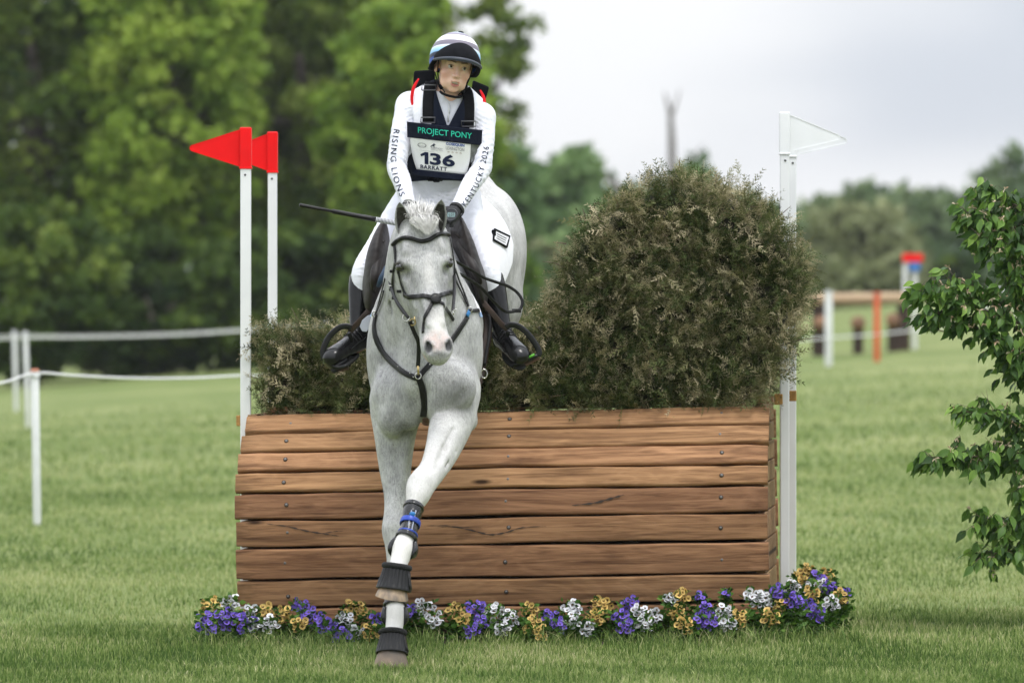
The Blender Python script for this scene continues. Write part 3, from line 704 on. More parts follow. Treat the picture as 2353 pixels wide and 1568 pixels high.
def build_horse_sdf():
    s = Sdf((-0.90,-2.74,0.05), (0.24,1.02,2.36), 0.0082)
    def st(rows): return [(PA(x,y,Y), a, b) for x,y,Y,a,b in rows]
    # trunk
    s.loft(st([(976,850,-1.86,.17,.20),(978,800,-1.62,.215,.33),(986,748,-1.3,.205,.375),(1003,690,-.95,.245,.36),(1028,622,-.6,.285,.335),(1053,562,-.25,.295,.31),(1066,545,.08,.24,.27),(1074,565,.3,.13,.18)]), UAX, k=.05, n=3, k2=.04)
    # haunches and thighs
    for sg, kx in ((-1,0),(1,0)):
        s.ell(PA(1055,600,-.22)+UAX*sg*.165, (.145,.30,.33), np.array([UAX,[0.1,1,0],[0,0,1]]), .06)
        s.ell(PA(1050,690,-.38)+UAX*sg*.20, (.09,.17,.16), None, .06)
        c = PA(1053,640,-.05)+UAX*sg*.17
        a = PA(1053,700,-.30)+UAX*sg*.19; b = PA(1055,690,.38)+UAX*sg*.15
        s.loft([(a,.11,.14),((a+b)/2+V3(0,0,.02),.085,.11),(b,.05,.065),(b+V3(0,.16,-.03),.038,.045),(b+V3(0,.36,-.05),.035,.042),(b+V3(0,.42,.0),.04,.045),(b+V3(0,.47,.07),.04,.04)], UAX, k=.05)
    # croup ridge
    s.cap(PA(1040,450,-.55), PA(1062,428,-.1), .10, .12, UAX, .08)
    # withers and neck
    s.cap(PA(990,585,-1.25), PA(1000,560,-.95), .07, .09, UAX, .08)
    s.loft(st([(976,800,-1.62,.215,.30),(976,735,-1.72,.195,.30),(970,680,-1.82,.17,.26),(965,615,-1.94,.142,.215),(964,560,-2.02,.118,.155),(963,530,-2.07,.085,.10)]), UAX, k=.07, n=4, k2=.03)
    # windpipe and brisket
    s.cap(PA(960,760,-2.0), PA(968,870,-2.02), .07, .085, None, .06)
    s.ell(PA(968,900,-1.98), (.10,.08,.11), None, .05)
    # shoulders
    s.ell(PA(909,820,-1.70), (.125,.19,.31), np.array([UAX,[0,1,.2],[0,-.2,1]]), .06)
    s.ell(PA(1046,800,-1.72), (.115,.19,.30), np.array([UAX,[0,1,.2],[0,-.2,1]]), .06)
    s.ell(PA(905,905,-1.90), (.098,.10,.12), None, .05)
    # breast muscles
    s.ell(PA(930,925,-1.95), (.078,.085,.125), np.array([[.97,0,.22],[0,1,0],[-.22,0,.97]]), .03); s.ell(PA(905,955,-1.92), (.075,.09,.10), None, .03); s.cap(PA(948,885,-2.03), PA(925,1000,-1.93), .018, .010, None, .03, 'S')
    s.ell(PA(1031,890,-2.02), (.122,.098,.128), None, .035)
    s.ell(PA(1008,925,-2.02), (.075,.075,.085), None, .028); s.cap(PA(1070,905,-2.12), PA(1015,965,-2.12), .022, .014, None, .025, 'S'); s.cap(PA(972,880,-2.12), PA(972,980,-2.02), .014, .02, None, .02, 'S')
    # belly tuck
    s.ell(PA(1018,905,-1.38), (.17,.3,.14), None, .07)
    # legs
    s.loft(st(LEG_A), V3(1,0,0), k=.035, n=3, k2=.012)
    s.loft(st(LEG_B), V3(1,0,.35), k=.035, n=3, k2=.012)
    # forearm muscle edges, knees
    s.cap(PA(888,985,-1.85), PA(899,1110,-1.90), .045, .008, None, .025); s.cap(PA(930,990,-1.86), PA(924,1110,-1.9), .04, .008, None, .025)
    s.cap(PA(1062,965,-1.95), PA(1030,1050,-2.09), .05, .026, None, .025); s.cap(PA(1008,975,-2.10), PA(975,1095,-2.34), .042, .012, None, .025)
    s.ell(PA(966,1108,-2.39), (.046,.038,.05), None, .02); s.ell(PA(907,1212,-1.95), (.044,.04,.05), None, .02)
    s.ell(PA(1066,968,-1.86), (.06,.08,.05), None, .03)
    # tendon and muscle lines
    for pa, pb, r0, r1 in ((PA(1040,985,-2.10),PA(1000,1075,-2.31),.010,.008),(PA(1056,1000,-2.05),PA(1020,1072,-2.23),.010,.007),(PA(908,1010,-1.90),PA(908,1120,-1.94),.009,.007),(PA(1090,760,-1.85),PA(1082,880,-1.95),.012,.010),(PA(872,760,-1.85),PA(880,900,-1.93),.012,.010),(PA(910,640,-2.0),PA(895,760,-1.95),.014,.016)):
        mid = (pa+pb)/2+V3(0,-.010,0); s.cap(pa+V3(0,-.030,0), mid, .003, r0*.8, None, .02, 'S'); s.cap(mid, pb+V3(0,-.026,0), r0*.8, .003, None, .02, 'S')
    for pa, pb, r0 in ((PA(960,1125,-2.44),PA(948,1160,-2.48),.010),(PA(975,1125,-2.43),PA(962,1160,-2.46),.009),(PA(900,1235,-1.98),PA(903,1300,-1.99),.009),(PA(914,1235,-1.98),PA(912,1300,-1.99),.009)): s.cap(pa, pb, r0, r0*.7, None, .012)
    # ---- head
    hs = HS
    rows = [(.035,.060,.06),(.07,.088,.085),(.11,.106,.105),(.17,.110,.12),(.23,.101,.128),(.29,.080,.125),(.35,.065,.112),(.41,.056,.097),(.47,.051,.083),(.53,.053,.072),(.575,.057,.062),(.605,.050,.050),(.622,.036,.038)]
    s.loft([(H(a,0,-d-max(0,.06-a)*.5), w*hs, d*hs) for a,w,d in rows], HR, k=.03, n=3, k2=.015)
    for sg in (-1,1):
        s.ell(H(.28,.055*sg,-.16), np.array((.034,.095,.115))*hs, HROT, .03)          # cheek / jaw
        s.ell(H(.218,.080*sg,-.048), np.array((.032,.043,.038))*hs, HROT, .03)         # orbit
        s.cap(H(.180,.074*sg,-.025), H(.208,.103*sg,-.050), .017*hs, .012*hs, HN, .015); s.ell(H(.224,.108*sg,-.046), np.array((.012,.020,.013))*hs, HROT, .008, 'S')      # brow
        s.cap(H(.27,.078*sg,-.07), H(.40,.056*sg,-.06), .017*hs, .012*hs, HR, .02)        # facial crest
        s.ell(H(.255,.086*sg,-.035), np.array((.016,.03,.02))*hs, HROT, .02, 'S')     # hollow below the eye
        s.cap(H(.10,.06*sg,-.02), H(.17,.075*sg,-.015), .02, .02, HR, .02)             # temple
        s.ell(H(.588,.036*sg,-.035), np.array((.027,.042,.042))*hs, HROT, .018)           # nostril rim
        s.cap(H(.572,.046*sg,-.014), H(.612,.036*sg,-.006), .009*hs, .0165*hs, HR, .006, 'S'); s.cap(H(.562,.050*sg,-.016), H(.600,.057*sg,-.026), .008*hs, .009*hs, HR, .008)    # nostril
        s.cap(H(.38,.034*sg,-.002), H(.50,.03*sg,-.004), .012*hs, .010*hs, HR, .02)      # nasal bone edge
    s.ell(H(.614,0,-.028), np.array((.038,.032,.022))*hs, HROT, .015)                    # upper lip
    s.ell(H(.612,0,-.075), np.array((.033,.033,.022))*hs, HROT, .015)                   # chin
    s.cap(H(.618,-.05,-.056), H(.622,.05,-.056), .006, .006, HN, .006, 'S')           # mouth
    s.cap(H(.50,0,-.13), H(.60,0,-.09), .04*hs, .034*hs, HR, .02)                           # lower jaw
    return s
horse = empty('horse', P(900,1528,-2.05), 'light grey horse landing over the wooden fence, rider on its back', 'horse')
HSDF = build_horse_sdf()
def horse_coat():
    m = bpy.data.materials.new('grey_coat'); m.use_nodes = True; nt = m.node_tree; b = nt.nodes['Principled BSDF']; N = nt.nodes.new; L = nt.links.new
    def A(n): q = N('ShaderNodeAttribute'); q.attribute_name = n; return q.outputs['Fac']
    def noise(sc, det=3, vec=None, ro=.5):
        q = N('ShaderNodeTexNoise'); q.inputs['Scale'].default_value = sc; q.inputs['Detail'].default_value = det; q.inputs['Roughness'].default_value = ro
        L((vec or tc.outputs['Object']), q.inputs['Vector']); return q.outputs['Fac']
    def ramp(x, p0, c0, p1, c1):
        q = N('ShaderNodeValToRGB'); e = q.color_ramp.elements; e[0].position = p0; e[0].color = (*c0,1); e[1].position = p1; e[1].color = (*c1,1); L(x, q.inputs[0]); return q.outputs[0]
    def mix(f, a, c, mode='MIX'):
        q = N('ShaderNodeMix'); q.data_type = 'RGBA'; q.blend_type = mode
        for sock, val in (('Factor', f), ('A', a), ('B', c)):
            if isinstance(val, (int, float)): q.inputs[sock].default_value = val
            elif isinstance(val, tuple): q.inputs[sock].default_value = (*val, 1)
            else: L(val, q.inputs[sock])
        return q.outputs['Result']
    def math_(op, a, c):
        q = N('ShaderNodeMath'); q.operation = op; q.use_clamp = True
        for i, v in enumerate((a, c)):
            if isinstance(v, (int, float)): q.inputs[i].default_value = v
            else: L(v, q.inputs[i])
        return q.outputs[0]
    tc = N('ShaderNodeTexCoord')
    mp = N('ShaderNodeMapping'); mp.inputs['Scale'].default_value = (1, 1, .22); L(tc.outputs['Object'], mp.inputs[0])
    base = ramp(noise(12, 6, None, .62), .34, (.27,.27,.275), .66, (.57,.57,.565))
    hair = noise(170, 3, mp.outputs[0], .6)
    base = mix(.35, base, ramp(hair, .35, (.19,.19,.19), .62, (.66,.66,.65)))
    base = mix(A('wh'), base, (.72,.70,.67))
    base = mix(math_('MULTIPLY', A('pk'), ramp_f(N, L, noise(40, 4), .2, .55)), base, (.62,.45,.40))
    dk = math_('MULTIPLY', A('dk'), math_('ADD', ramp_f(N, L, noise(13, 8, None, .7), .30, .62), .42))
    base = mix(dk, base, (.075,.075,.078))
    spk = math_('MULTIPLY', ramp_f(N, L, noise(155, 2), .60, .66), ramp_f(N, L, noise(11, 3), .38, .62))
    base = mix(math_('MULTIPLY', spk, math_('SUBTRACT', .62, A('wh'))), base, (.11,.085,.075))
    L(base, b.inputs['Base Color']); b.inputs['Roughness'].default_value = .58; b.inputs['Specular IOR Level'].default_value = .22
    b.inputs['Sheen Weight'].default_value = .04
    bp = N('ShaderNodeBump'); bp.inputs['Distance'].default_value = .004; bp.inputs['Strength'].default_value = .7; L(hair, bp.inputs['Height'])
    b2 = N('ShaderNodeBump'); b2.inputs['Distance'].default_value = .022; b2.inputs['Strength'].default_value = .5; L(noise(22, 4, mp.outputs[0]), b2.inputs['Height']); L(bp.outputs[0], b2.inputs['Normal'])
    L(b2.outputs[0], b.inputs['Normal'])
    return m
def ramp_f(N, L, x, a, b):
    q = N('ShaderNodeMapRange'); q.inputs[1].default_value = a; q.inputs[2].default_value = b; L(x, q.inputs[0]); return q.outputs[0]
M_COAT = horse_coat()
def build_horse():
    global HORSE_BVH, HORSE_VF
    V, F = HSDF.nets(smooth=2); HORSE_VF = (V, F); HORSE_BVH = BVHTree.FromPolygons([tuple(v) for v in V], [tuple(int(i) for i in f) for f in F])
    global CHEST_BVH; q = V[F].mean(1)-HP0; head = (q@HN > .25) & (q@HF > -.24*HS) & (np.abs(q@HR) < .16); Fc = F[~head]; CHEST_BVH = BVHTree.FromPolygons([tuple(v) for v in V], [tuple(int(i) for i in f) for f in Fc])
    # skin folds where arm meets breast
    me = mesh_np('body', V, F)
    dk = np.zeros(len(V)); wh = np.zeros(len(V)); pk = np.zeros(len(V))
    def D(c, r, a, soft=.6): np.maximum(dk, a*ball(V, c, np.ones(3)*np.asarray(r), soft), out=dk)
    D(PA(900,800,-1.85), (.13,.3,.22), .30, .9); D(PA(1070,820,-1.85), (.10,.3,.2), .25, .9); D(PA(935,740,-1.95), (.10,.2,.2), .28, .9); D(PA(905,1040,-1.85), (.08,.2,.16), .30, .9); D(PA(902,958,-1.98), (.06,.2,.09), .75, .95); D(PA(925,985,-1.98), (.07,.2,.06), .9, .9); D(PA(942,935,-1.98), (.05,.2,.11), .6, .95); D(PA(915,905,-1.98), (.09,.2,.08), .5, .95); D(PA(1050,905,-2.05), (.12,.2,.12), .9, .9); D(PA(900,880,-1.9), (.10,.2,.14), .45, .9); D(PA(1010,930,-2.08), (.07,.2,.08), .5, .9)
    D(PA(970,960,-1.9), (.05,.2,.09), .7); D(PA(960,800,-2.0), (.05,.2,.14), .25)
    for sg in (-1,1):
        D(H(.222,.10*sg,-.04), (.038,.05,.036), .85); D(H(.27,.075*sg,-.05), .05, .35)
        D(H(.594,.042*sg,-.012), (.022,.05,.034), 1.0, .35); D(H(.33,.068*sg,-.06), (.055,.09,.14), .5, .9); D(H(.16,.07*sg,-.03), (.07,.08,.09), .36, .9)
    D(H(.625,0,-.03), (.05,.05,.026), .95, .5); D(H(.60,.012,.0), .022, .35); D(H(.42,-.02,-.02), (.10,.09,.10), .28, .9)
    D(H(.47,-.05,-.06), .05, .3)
    p = H(.575,.0,-.01); np.maximum(pk, .62*ball(V, p, (.075,.08,.062), .5), out=pk)
    np.maximum(pk, .8*ball(V, H(.62,-.05,-.07), .035, .5), out=pk)
    np.maximum(wh, .8*ball(V, H(.50,.01,.0), (.055,.08,.10), .7), out=wh); np.maximum(wh, .55*ball(V, H(.29,.0,0), (.035,.06,.17), .9), out=wh)
    # white socks and pale fore legs
    for rows, ys, ws in ((LEG_B, (930,1040,1120,1190,1250), (.10,.42,.50,.85,.95)), (LEG_A, (1150,1290,1380,1430), (.0,.25,.6,.8))):
        a = spline([list(PA(x,y,Y))+[y,b] for x,y,Y,_,b in rows], 6); best = np.full(len(V), 9.); yy = np.zeros(len(V))
        for q in a:
            d = np.linalg.norm(V-q[:3], axis=1)-q[4]; m = d < best; best[m] = d[m]; yy[m] = q[3]
        np.maximum(wh, np.interp(yy, ys, ws)*np.clip(1-(best-.02)/.04, 0, 1)*(best < .06), out=wh)
    np.maximum(wh, .30*ball(V, PA(1030,1000,-2.08), (.12,.2,.16), .9), out=wh)
    np.maximum(wh, .45*ball(V, PA(1060,520,-.2), (.5,.6,.5), .8), out=wh)
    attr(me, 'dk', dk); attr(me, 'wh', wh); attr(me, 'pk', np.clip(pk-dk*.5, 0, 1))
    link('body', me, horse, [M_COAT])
build_horse()
M_EYE = mat('horse_eye', (.012,.010,.009), .06, spec=.8, coat=.6)
M_HOOF = mat('hoof_horn', (.42,.30,.19), .55, col2=(.10,.085,.075), scale=22, stretch=(1,1,.25), bump=.002)
M_HOOFD = mat('dark_hoof_horn', (.06,.055,.05), .6, col2=(.22,.16,.11), scale=9, bump=.002)
M_EARIN = mat('ear_inside', (.065,.060,.055), .9, var=.4, scale=60)
M_HAIR = mat('mane_hair', (.60,.59,.56), .5, var=.12, scale=50)
def horse_extras():
    for sg in (-1,1):
        c = H(.224,.1025*sg,-.046)
        V, F = [], []
        mb = MB(); M = Matrix.Translation(Vector(c))
        mb.lathe([(.0185*math.sin(t)*HS, -.0185*math.cos(t)*HS) for t in np.linspace(.05, math.pi-.05, 9)], M, 14); mb.build('eye', M_EYE, horse)
        lid = MB(); cc = H(.214,.109*sg,-.045)
        pts = [c+HN*(-.016+.006*abs(t))*HS+HF*(.012*t)*HS*1.6+HR*sg*(.012-.004*t*t)*HS for t in np.linspace(-1,1,7)]
        lid.tube(pts, [.003,.006,.007,.0075,.007,.006,.003], 6); lid.build('eyelid', M_COAT if False else M_EARIN, horse)
    # ears: a cupped leaf, open to the front
    for bx, by, tx, ty, Yb, lean in ((932,545,918,462,-2.15,-.12),(1003,536,1013,456,-2.15,.22)):
        base = PA(bx,by,Yb); tip = PA(tx,ty,Yb-.05); ax = tip-base; Lr = np.linalg.norm(ax); ax /= Lr
        fr = nrm(V3(lean*.6,-1,0)-ax*np.dot(V3(lean*.6,-1,0), ax)); sd = np.cross(ax, fr)
        n, m = 15, 13; V = []
        for layer in (0,1):
            for i in range(m):
                t = i/(m-1)
                w = .038*(math.sin(math.pi*min(1,(t*.80+.17)))**.75)*(1-.15*t)+.001
                if t > .97: w = .002
                for j in range(n):
                    a = math.radians(-112+224*j/(n-1))*(1-.10*t)
                    q = (1.0 if layer == 0 else .84)
                    x = math.sin(a)*w*q; d = -math.cos(a)*w*.95*q + (.0 if layer == 0 else .002)
                    V.append(base+ax*(t*Lr)+sd*x+fr*(d+.02*t*t))
        F = []; mi = []
        o = n*m
        for i in range(m-1):
            for j in range(n-1):
                F.append((i*n+j, i*n+j+1, (i+1)*n+j+1, (i+1)*n+j)); mi.append(0)
                F.append((o+i*n+j, o+(i+1)*n+j, o+(i+1)*n+j+1, o+i*n+j+1)); mi.append(1 if 3 <= j <= n-5 and i < m-3 else 0)
            for j in (0, n-1):
                F.append((i*n+j, (i+1)*n+j, o+(i+1)*n+j, o+i*n+j)); mi.append(0)
        me = mesh_np('ear', V, F, True, mi); attr(me, 'dk', np.full(len(V), .25)); attr(me, 'wh', np.zeros(len(V))); attr(me, 'pk', np.zeros(len(V)))
        link('ear', me, horse, [M_COAT, M_EARIN])
    # hair: forelock fan, mane behind the ears, tail
    rng = random.Random(5)
    def strand(mb, a, b, sag, w):
        a = np.asarray(a); b = np.asarray(b); mid = (a+b)/2+np.asarray(sag); q = spline([a, mid, b], 4)
        sd = nrm(np.cross(b-a, (rng.uniform(-.5,.5), -1, rng.uniform(-.3,.3))))
        n = len(q); V = []
        for i, p in enumerate(q):
            ww = w*(1-(i/(n-1))**2)+.0002; V += [p-sd*ww, p+sd*ww]
        mb.add(V, [(2*i, 2*i+1, 2*i+3, 2*i+2) for i in range(n-1)])
    mb = MB()
    for i in range(900):
        u = rng.uniform(-1,1); a = PA(966+u*24, 494+abs(u)*8+rng.uniform(-9,9), -2.13+rng.uniform(-.04,.03)); k = rng.random()
        cl = math.sin(u*23.0)*4                      # locks
        if k < .55:   # falls forward to a point on the forehead
            b = PA(982+u*14+cl+rng.gauss(0,2.5), 542-rng.random()**2*26-abs(u)*14, -2.255-rng.uniform(0,.012)); sag = (u*.022+rng.gauss(0,.003), -.03, .012)
        elif k < .90: # blown up and back
            b = PA(962+u*36+cl+rng.gauss(0,4), 464+rng.gauss(0,7)+abs(u)*14, -2.06); sag = (u*.012, -.025, .010)
        else:
            b = PA(975+u*40+rng.gauss(0,6), 508+rng.gauss(0,10), -2.20); sag = (u*.01, -.03, .02)
        strand(mb, a, b, sag, rng.uniform(.0007,.0015))
    mb.build('forelock', M_HAIR, horse)
    mb = MB()
    for i in range(500):
        t = rng.random(); c0 = PA(962+16*t, 478+90*t, -2.02+.75*t)
        b = c0+V3(rng.uniform(-.09,.05), rng.uniform(.0,.1), rng.uniform(-.10,.045))
        strand(mb, c0+V3(0,0,-.02), b, (rng.uniform(-.02,.02),0,.03), rng.uniform(.0012,.0026))
    mb.build('mane', M_HAIR, horse)
    mb = MB(); t0 = PA(1072,470,.28)
    for i in range(260):
        b = t0+V3(rng.uniform(-.12,.12), rng.uniform(.25,.6), rng.uniform(-.45,-.05)); strand(mb, t0+V3(rng.uniform(-.02,.02),0,rng.uniform(-.02,.02)), b, (0,.05,.14), rng.uniform(.002,.004))
    for i in range(9): strand(mb, PA(1072,440,.2), PA(rng.uniform(1118,1136), rng.uniform(392,418), .1), (0,0,.03), .0012)
    mb.build('tail', M_HAIR, horse)
    # hooves
    def hoof(top, bot, w, mtl, tip):
        top = np.asarray(top); bot = np.asarray(bot); up = nrm(top-bot); fr = nrm(V3(0,-1,0)-up*np.dot(V3(0,-1,0), up)); sd = np.cross(fr, -up)
        n = 22; prof = [(.70,1.0),(.80,.72),(.92,.35),(1.0,.02),(1.0,0),(.9,-.02),(.55,.02)]; V = []
        Lh = np.linalg.norm(top-bot)
        for r, t in prof:
            for k in range(n):
                a = 2*math.pi*k/n; c, sn = math.cos(a), math.sin(a)
                V.append(bot+up*t*Lh+sd*c*r*w+fr*(sn*r*w*(1.12 if sn > 0 else .95)+(1-t)*tip))
        F = [(i*n+k, i*n+(k+1)%n, (i+1)*n+(k+1)%n, (i+1)*n+k) for i in range(len(prof)-1) for k in range(n)]
        F.append(tuple((len(prof)-1)*n+k for k in range(n)))
        link('hoof', mesh_np('hoof', V, F), horse, [mtl])
    hoof(PA(900,1490,-2.08), PA(898.5,1531,-2.085), .078, M_HOOFD, .012)
    hoof(PA(905,1342,-2.605), PA(900,1372,-2.60), .072, M_HOOF, .010)
    for sg in (-1,1):
        b = PA(1055,690,.38)+UAX*sg*.15; hoof(b+V3(0,.45,.06), b+V3(0,.50,.15), .06, M_HOOFD, .0)
horse_extras()
# ================================================================ rider
M_SKIN = None
def skin_mat():
    m = bpy.data.materials.new('skin'); m.use_nodes = True; N0, L0 = nodes_of(m); b = N0['Principled BSDF']; N = N0.new; L = L0.new
    def A(n): q = N('ShaderNodeAttribute'); q.attribute_name = n; return q.outputs['Fac']
    def mix(f, a, c):
        q = N('ShaderNodeMix'); q.data_type = 'RGBA'; L(f, q.inputs['Factor'])
        if isinstance(a, tuple): q.inputs['A'].default_value = (*a,1)
        else: L(a, q.inputs['A'])
        q.inputs['B'].default_value = (*c,1); return q.outputs['Result']
    tc = N('ShaderNodeTexCoord'); nz = N('ShaderNodeTexNoise'); nz.inputs['Scale'].default_value = 60; nz.inputs['Detail'].default_value = 4; L(tc.outputs['Object'], nz.inputs['Vector'])
    mr = N('ShaderNodeMapRange'); mr.inputs[1].default_value = .35; mr.inputs[2].default_value = .7; mr.inputs[4].default_value = .35; L(nz.outputs['Fac'], mr.inputs[0])
    c = mix(mr.outputs[0], (.80,.53,.41), (.73,.43,.32)); c = mix(A('blush'), c, (.60,.27,.20)); c = mix(A('lip'), c, (.46,.15,.13)); c = mix(A('brow'), c, (.20,.12,.075))
    L(c, b.inputs['Base Color']); b.inputs['Roughness'].default_value = .48; b.inputs['Specular IOR Level'].default_value = .4
    b.inputs['Subsurface Weight'].default_value = .15; b.inputs['Subsurface Radius'].default_value = (.010,.004,.002); b.inputs['Subsurface Scale'].default_value = .5
    return m
M_SKIN = skin_mat()
def cloth_mat(name, col, rough=.75, bump=.004, sc=14, stretch=(1,1,.5), sheen=.2, weave=True):
    m = mat(name, col, rough, var=.025, scale=30, spec=.2, sheen=sheen*max(col)); N0, L0 = nodes_of(m); b = N0['Principled BSDF']; N = N0.new; L = L0.new
    tc = N('ShaderNodeTexCoord'); mp = N('ShaderNodeMapping'); mp.inputs['Scale'].default_value = stretch; L(tc.outputs['Object'], mp.inputs[0])
    nz = N('ShaderNodeTexNoise'); nz.inputs['Scale'].default_value = sc; nz.inputs['Detail'].default_value = 3; nz.inputs['Distortion'].default_value = 1.2; L(mp.outputs[0], nz.inputs['Vector'])
    bp = N('ShaderNodeBump'); bp.inputs['Distance'].default_value = bump; bp.inputs['Strength'].default_value = .9; L(nz.outputs['Fac'], bp.inputs['Height']); L(bp.outputs[0], b.inputs['Normal'])
    return m
M_SHIRT = cloth_mat('white_shirt', (.76,.77,.85), .6, .012, 13)
M_BREECH = cloth_mat('white_breeches', (.76,.77,.84), .6, .008, 10)
M_VWHITE = cloth_mat('white_vest_panel', (.77,.78,.84), .65, .005, 22)
M_NAVY = cloth_mat('navy_vest', (.0035,.0065,.018), .8, .006, 16)
M_BLACKW = mat('black_webbing', (.006,.006,.0075), .8, spec=.12, var=.3, scale=90, bump=.001, bscale=300)
M_BLACKN = mat('black_neoprene', (.0045,.005,.007), .85, spec=.12, var=.2, scale=40)
M_REDP = cloth_mat('red_piping', (.72,.004,.010), .5, .002, 30)
M_BOOT = mat('black_boot_leather', (.006,.006,.0065), .26, var=.2, scale=20, bump=.003, bscale=14, coat=.12, spec=.3)
M_SOLE = mat('boot_sole', (.012,.012,.012), .8)
M_GLOVE = mat('black_glove', (.014,.014,.016), .7, bump=.001, bscale=200)
M_RHAIR = mat('light_brown_hair', (.20,.125,.07), .6, var=.3, scale=90, stretch=(1,1,.2))
rider = empty('person', P(1015,470,-1.05), 'rider in white with striped helmet and number bib, seated on the grey horse', 'person')
def rot_axis(v, ax, a):
    ax = nrm(ax); return v*math.cos(a)+np.cross(ax, v)*math.sin(a)+ax*np.dot(ax, v)*(1-math.cos(a))
def rider_head_frame():
    x, f, u = V3(1,0,0), V3(0,-1,0), V3(0,0,1)
    def rot(ax, a):
        nonlocal x, f, u
        x, f, u = rot_axis(x, ax, a), rot_axis(f, ax, a), rot_axis(u, ax, a)
    rot(V3(0,0,1), math.radians(12))     # face turned to the viewer's right
    rot(V3(0,-1,0), math.radians(-10))    # head tilted
    rot(x.copy(), math.radians(4))
    return x, f, u
RX, RF, RU = rider_head_frame()
RC = PA(1043, 153, -1.20)
RK = 1.0
def R(x, f, u): return RC+RX*x*RK+RF*f*RK+RU*u*RK
RROT = np.array([RX, RF, RU])
J = dict(shL=(940,243,-1.13), elL=(914,383,-1.24), wrL=(938,468,-1.50), haL=(940,500,-1.60),
         shR=(1107,268,-1.15), elR=(1103,384,-1.24), wrR=(1049,481,-1.50), haR=(1022,518,-1.60),
         hipL=(960,456,-1.05), knL=(836,626,-1.32), anL=(824,768,-1.38), toL=(757,818,-1.56),
         hipR=(1052,466,-1.06), knR=(1122,627,-1.36), anR=(1156,766,-1.40), toR=(1197,814,-1.58))
J = {k: PA(*v) for k, v in J.items()}
TOR = [((1020,462,-1.04),.175,.135),((1010,420,-1.07),.150,.112),((1008,375,-1.10),.145,.108),((1016,320,-1.13),.160,.115),((1022,270,-1.14),.165,.105),((1028,238,-1.14),.120,.085),((1032,218,-1.15),.065,.065)]
def fields():
    lo, hi = (-.82,-1.78,1.28), (.12,-.80,2.92)
    # body: head, neck, hands and the figure under the clothes
    s = Sdf(lo, hi, .0046)
    s.loft([(PA(*p), a-.022, b-.022) for p, a, b in TOR], V3(1,0,-.09), k=.03, n=4, k2=.006)
    for L_ in 'LR':
        s.cap(J['sh'+L_], J['el'+L_], .036, .026, None, .03); s.cap(J['el'+L_], J['wr'+L_], .026, .020, None, .015)
        s.cap(J['hip'+L_], J['kn'+L_], .07, .045, None, .03); s.cap(J['kn'+L_], J['an'+L_], .045, .03, None, .02); s.cap(J['an'+L_]-V3(0,0,.02), J['to'+L_]*.8+J['an'+L_]*.2-V3(0,0,.015), .026, .016, None, .02)
        s.cap(J['wr'+L_], J['ha'+L_]*.45+J['wr'+L_]*.55, .020, .010, None, .01)
    s.cap(PA(1030,240,-1.14), R(0,-.015,-.07), .060, .055, None, .03)
    s.cap(R(.022,.0,-.09), PA(1036,238,-1.21), .016, .012, None, .02); s.cap(R(-.022,.0,-.09), PA(1028,238,-1.21), .016, .012, None, .02)
    k = .02
    s.ell(R(0,-.015,.045), (.078,.098,.088), RROT, k); s.ell(R(0,.022,-.03), (.063,.068,.082), RROT, k)
    s.ell(R(0,.034,-.074), (.044,.054,.037), RROT, .03); s.ell(R(0,.076,-.104), (.019,.016,.015), RROT, .02)
    for g in (-1,1):
        s.ell(R(.041*g,.060,-.032), (.024,.021,.022), RROT, .02)                # cheekbone
        s.ell(R(.039*g,.035,-.078), (.016,.035,.026), RROT, .025)                # jaw
        s.cap(R(.012*g,.089,.020), R(.046*g,.072,.018), .0085, .007, RX, .014)       # brow
        s.ell(R(.0315*g,.094,-.001), (.017,.013,.010), RROT, .009, 'S')         # eye hollow
        s.ell(R(.078*g,-.012,-.012), (.010,.020,.031), RROT, .012); s.ell(R(.088*g,-.004,-.010), (.005,.010,.018), RROT, .004, 'S')
        s.ell(R(.0125*g,.099,-.040), (.0085,.011,.008), RROT, .006)           # nostril wing
        s.cap(R(.0225*g,.088,-.012), R(.040*g,.083,-.014), .0045, .0035, RX, .005)    # lower lid
        s.cap(R(.020*g,.0885,.0070), R(.043*g,.0815,.0052), .0046, .0040, RX, .005)    # upper lid
    s.cap(R(0,.087,.012), R(0,.108,-.032), .0085, .0095, RX, .012); s.ell(R(0,.112,-.037), (.0105,.011,.0095), RROT, .008)
    for g in (-1,1): s.ell(R(.0065*g,.108,-.0455), (.0034,.006,.0030), RROT, .002, 'S')
    s.ell(R(0,.086,-.070), (.029,.016,.017), RROT, .018)                          # mouth mound
    s.cap(R(-.020,.092,-.0635), R(.020,.092,-.0635), .0052, .0052, RX, .005); s.ell(R(0,.102,-.0625), (.012,.005,.0055), RROT, .005)
    s.cap(R(-.014,.092,-.0825), R(.014,.092,-.0825), .0058, .0058, RX, .006)
    s.ell(R(.002,.102,-.0728), (.0175,.026,.0066), RROT, .003, 'S')
    # shirt
    t = Sdf(lo, hi, .006)
    t.loft([(PA(*p), a, b) for p, a, b in TOR[:6]], V3(1,0,-.09), k=.03, n=4, k2=.006)
    for L_ in 'LR':
        sh, el, wr = J['sh'+L_], J['el'+L_], J['wr'+L_]; sg = -1 if L_ == 'L' else 1
        t.ell(sh+V3(-.012*sg,0,-.004), (.066,.06,.062), None, .045)
        t.loft([(sh,.058,.060),((sh*.6+el*.4)+V3(.010*sg,0,0),.051,.053),(el*.85+sh*.15+V3(.008*sg,0,0),.045,.047),(el+V3(.004*sg,0,-.01),.044,.046),(el*.6+wr*.4,.041,.042),(el*.2+wr*.8,.033,.034),(wr,.0300,.0315)], V3(1,0,0), k=.035, n=4, k2=.006)
    t.cap(PA(1028,236,-1.135), PA(1034,212,-1.15), .080, .074, None, .03)           # stand-up collar
